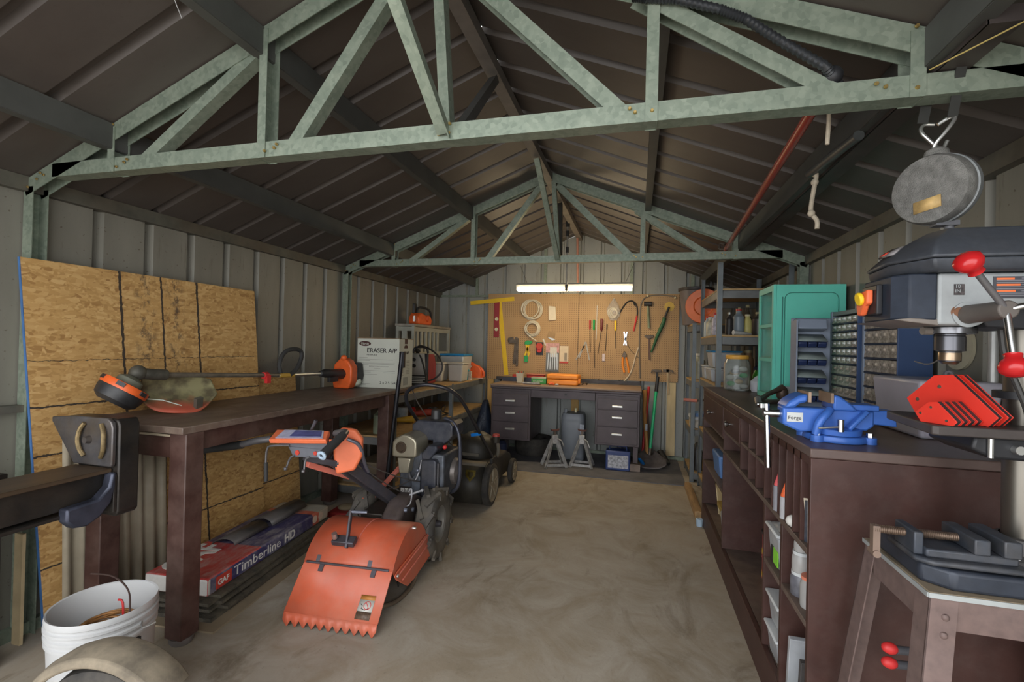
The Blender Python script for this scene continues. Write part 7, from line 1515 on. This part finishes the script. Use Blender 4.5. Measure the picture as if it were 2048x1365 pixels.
# welding magnets on the drill table
RM = M('red magnet', (.55, .028, .016), .42, var=.08)
MG = M('magnet black', (.025, .025, .027), .5)
def magnet(lab, x, y, s_, n, step, lean_=0.):
    t = thing('welding_magnet', lab, 'magnet', (x, y, 1.1395), group='red welding magnets')
    poly = [(-.042, .022), (-.022, .044), (-.008, .044), (.034, .006), (.034, .0), (-.034, .0)]
    poly = [(-.040, .020), (-.012, .048), (.006, .050), (.046, .010), (.038, .0), (-.028, .0)]
    poly = [(a_ * s_, b_ * s_) for a_, b_ in poly]
    for k in range(n):
        o_ = (x + k * step * .877, y + k * step * .48, 1.1395)
        ux = V((.48, -.877, 0)); un = V((.877, .48, 0))
        MB().prism(poly, 0, .0025, o_, ux, (0, 0, 1), un).build('red_plate', RM, t, bevel=.0006); MB().prism([(a_ * .985, .0005 + b_ * .985) for a_, b_ in poly], .0026, .0135, o_, ux, (0, 0, 1), un).build('magnet_core', MG, t)
        MB().prism(poly, .0136, .016, o_, ux, (0, 0, 1), un).build('red_plate', RM, t, bevel=.0006)
        if k == 0:
            for a_, b_ in ((-.028, .02), (-.006, .036), (.026, .010)): MB().cyl(V(o_) + ux * a_ * s_ + V((0, 0, b_ * s_)) - un * .0015, V(o_) + ux * a_ * s_ + V((0, 0, b_ * s_)), .0028 * s_ ** .5, n=10).build('rivet', CHR, t)
    return t
magnet('small red and black welding magnets in a row on the drill table, front group', 1.318, 1.222, .95, 4, .0195)
magnet('large red welding magnet pair standing on the drill table behind the small ones', 1.372, 1.285, 2.1, 2, .030)

# ================================================================ hanging things
t = thing('tool_balancer', 'round grey spring balancer hanging from the near truss on black straps', 'tool balancer', (1.43, 1.43, 1.62))
ac = V((1.43, 1.45, 1.712)); ax = V((.80, .58, .08)).normalized()
BAL = M('scuffed cast aluminium', (.27, .265, .245), .6, .3, var=.4, scale=90, dirt=.6, dcol=(.06, .055, .05), dscale=45, bump=.5)
MB().lathe([(0, -.038), (.07, -.038), (.083, -.034), (.088, -.022), (.088, -.006), (.084, -.002)], ac, ax, 44).build('drum_face', BAL, t)
MB().lathe([(.084, -.002), (.09, .0), (.09, .014), (.082, .03), (.05, .036), (0, .036)], ac, ax, 44).build('drum_back', M('dull grey casting', (.22, .23, .23), .5, .3, var=.25, scale=20), t)
sd = ax.cross(V((0, 0, 1))).normalized(); up_ = sd.cross(ax)
lp = ac - ax * .0395 - up_ * .038
MB()._add([lp + sd * a_ + up_ * b_ for a_, b_ in ((-.030, -.020), (.030, -.012), (.030, .018), (-.030, .010))], [(0, 1, 2, 3)]).build('ochre_tag', M('ochre tag', (.50, .33, .13), .6, var=.2, scale=60), t, solid=.002)
MB().lathe([(.0, 0), (.028, 0), (.024, .018), (.012, .026), (0, .028)], ac + V((0, 0, .083)), (0, 0, 1), 20).build('top_lug', BAL, t)
MB().cbox(ac + V((.02, .0, -.088)), (.05, .03, .012)).cyl(ac + V((.03, 0, -.09)), ac + V((.03, 0, -.115)), .010, n=14).build('lower_guide', M('dark bits'), t)
MB().tube([ac + V((.018, .0, -.108)), ac + V((.05, .0, -.11)), ac + V((.045, .0, -.128)), ac + V((.02, 0, -.13)), ac + V((.018, 0, -.112))], .005, 8, smooth=2).build('hook_ring', STEEL, t)
def shook(pts): MB().tube(pts, .0045, 10, smooth=2).build('s_hook', STEEL, t)
HZ = 1.845
shook([V((1.43, 1.447, HZ + .035)), V((1.452, 1.44, HZ + .05)), V((1.462, 1.43, HZ + .045)), V((1.44, 1.43, HZ + .01)), V((1.418, 1.44, HZ - .02)), V((1.425, 1.45, HZ - .035)), V((1.445, 1.455, HZ - .03)), V((1.455, 1.455, HZ - .005))])
shook([V((1.435, 1.47, HZ + .045)), V((1.412, 1.475, HZ + .05)), V((1.402, 1.47, HZ + .03)), V((1.42, 1.46, HZ)), V((1.44, 1.452, HZ - .03))])
STR = M('black webbing', (.025, .025, .022), .8, var=.2)
MB().beam((1.447, 1.388, 1.995), (1.452, 1.43, HZ + .045), .022, .003, (0, 1, 0)).box(1.436, 1.458, 1.388, 1.46, 1.9925, 1.9945).build('strap', STR, t); MB().beam((1.418, 1.458, 1.995), (1.408, 1.47, HZ + .05), .024, .003, (0, 1, 0)).build('strap', STR, t)
pr = []
for k in range(120): pr.append(.0135 if k % 2 else .0105)
pts = [V((.66, 1.382, 2.29)), V((.70, 1.382, 2.28)), V((.779, 1.382, 2.265)), V((.895, 1.380, 2.216)), V((.958, 1.380, 2.181)), V((1.045, 1.380, 2.108)), V((1.151, 1.382, 2.028)), V((1.20, 1.43, 2.0))]
def samp(u): 
    n = len(pts) - 1; k = min(int(u * n), n - 1); f = u * n - k; return pts[k].lerp(pts[k + 1], f)
MB().tube([samp(i / 119) for i in range(120)], .0135, 10, radii=pr).build('flexible_conduit', M('black ribbed conduit', (.03, .032, .035), .4, .3), label='black ribbed conduit tied along the right diagonal of the near truss', cat='conduit')
t = thing('red_pole', 'red pole with black end knob laid across the two trusses', 'pole', (1.24, 2.5, 1.995))
MB().cyl((1.178, 1.43, 2.009), (1.30, 3.68, 2.012), .0165, n=18).build('pole_shaft', M('red lacquer pole', (.28, .035, .025), .25, var=.12, scale=6), t)
MB().ball((1.178, 1.415, 2.018), .026).build('end_knob', M('black bracket'), t)
MB().tube([(1.28, 3.60, 2.03), (1.25, 3.62, 2.05), (1.24, 3.60, 2.0), (1.27, 3.60, 1.995)], .008, 8, smooth=2).build('tie', RUST, t)
MB().box(1.40, 1.47, 1.22, 3.72, 1.9935, 2.03).box(1.398, 1.403, 1.22, 3.72, 1.9935, 2.05).build('steel_track', M('dark brown track', (.065, .052, .048), .5, .3, var=.3, scale=6), label='dark brown steel track laid across the two trusses on the right', cat='track')
MB().cyl((1.372, 1.75, 1.99), (1.358, 2.16, 2.012), .0165, n=18).build('grey_tube', M('dark grey tube', (.075, .08, .08), .4, .3), label='short dark grey tube hanging beside the brown track', cat='tube')
ROPE = M('cream rope', (.50, .43, .33), .8, var=.15, scale=60)
t = thing('rope', 'frayed cream rope dangling from the dark grey tube', 'rope', (1.37, 2.14, 1.79))
MB().tube([(1.365, 2.14, 2.02), (1.376, 2.13, 2.0), (1.372, 2.14, 1.96), (1.366, 2.145, 1.91), (1.360, 2.145, 1.855), (1.368, 2.14, 1.835), (1.385, 2.14, 1.815), (1.383, 2.14, 1.782)], .0085, 10, smooth=2).build('rope_strand', ROPE, t)
for z, x in ((2.005, 1.372), (1.97, 1.372), (1.845, 1.362)): MB().ball((x, 2.14, z), .0145, 12).build('knot', ROPE, t)
MB().tube([(1.234, 1.60, 2.03), (1.235, 1.60, 1.98), (1.232, 1.60, 1.91)], .006, 8).build('rope_end', ROPE, label='short straight cream rope end hanging by the red pole', cat='rope')
MB().tube([(1.372, 1.37, 1.985), (1.60, .95, 1.985), (1.72, .72, 1.955)], .0018, 6).build('string_line', M('ochre cord', (.40, .30, .10), .6), label='thin ochre cord running from the near truss toward the door', cat='cord')
MB().tube([(-.70, 1.15, 2.28), (-.62, 1.0, 2.36)], .0012, 5).build('cobweb_thread', M('pale thread', (.5, .5, .5), .5), label='thin pale thread hanging near the left purlin', cat='thread')

# items hung on the pegboard touch it; nothing else moves
bpy.context.view_layer.update()
HANG = ('hose_coil', 'white_packet', 'pipe_wrench', 'spring_clamp', 'blister_pack', 'tool_set_pack', 'cream_pack', 'small_trowel', 'white_stick', 'cardboard_tag', 'screwdriver', 'white_rod', 'plastic_bag', 'riding_whip', 'pliers', 'tin_snips', 'chalk_reel', 'rubber_mallet', 'hammer', 'hedge_shear', 't_square', 'spirit_level', 'sponge_disc', 'cable_clip', 'grey_cable', 'electric_lead')
for o in [x for x in bpy.data.objects if x.parent is None and x.name.startswith(HANG) and x.location.y > 5]:
    ms = [x for x in bpy.data.objects if x.type == 'MESH' and (x == o or x.parent == o)]
    my = max((m.matrix_world @ v.co).y for m in ms for v in m.data.vertices)
    o.location.y += 5.7456 - my
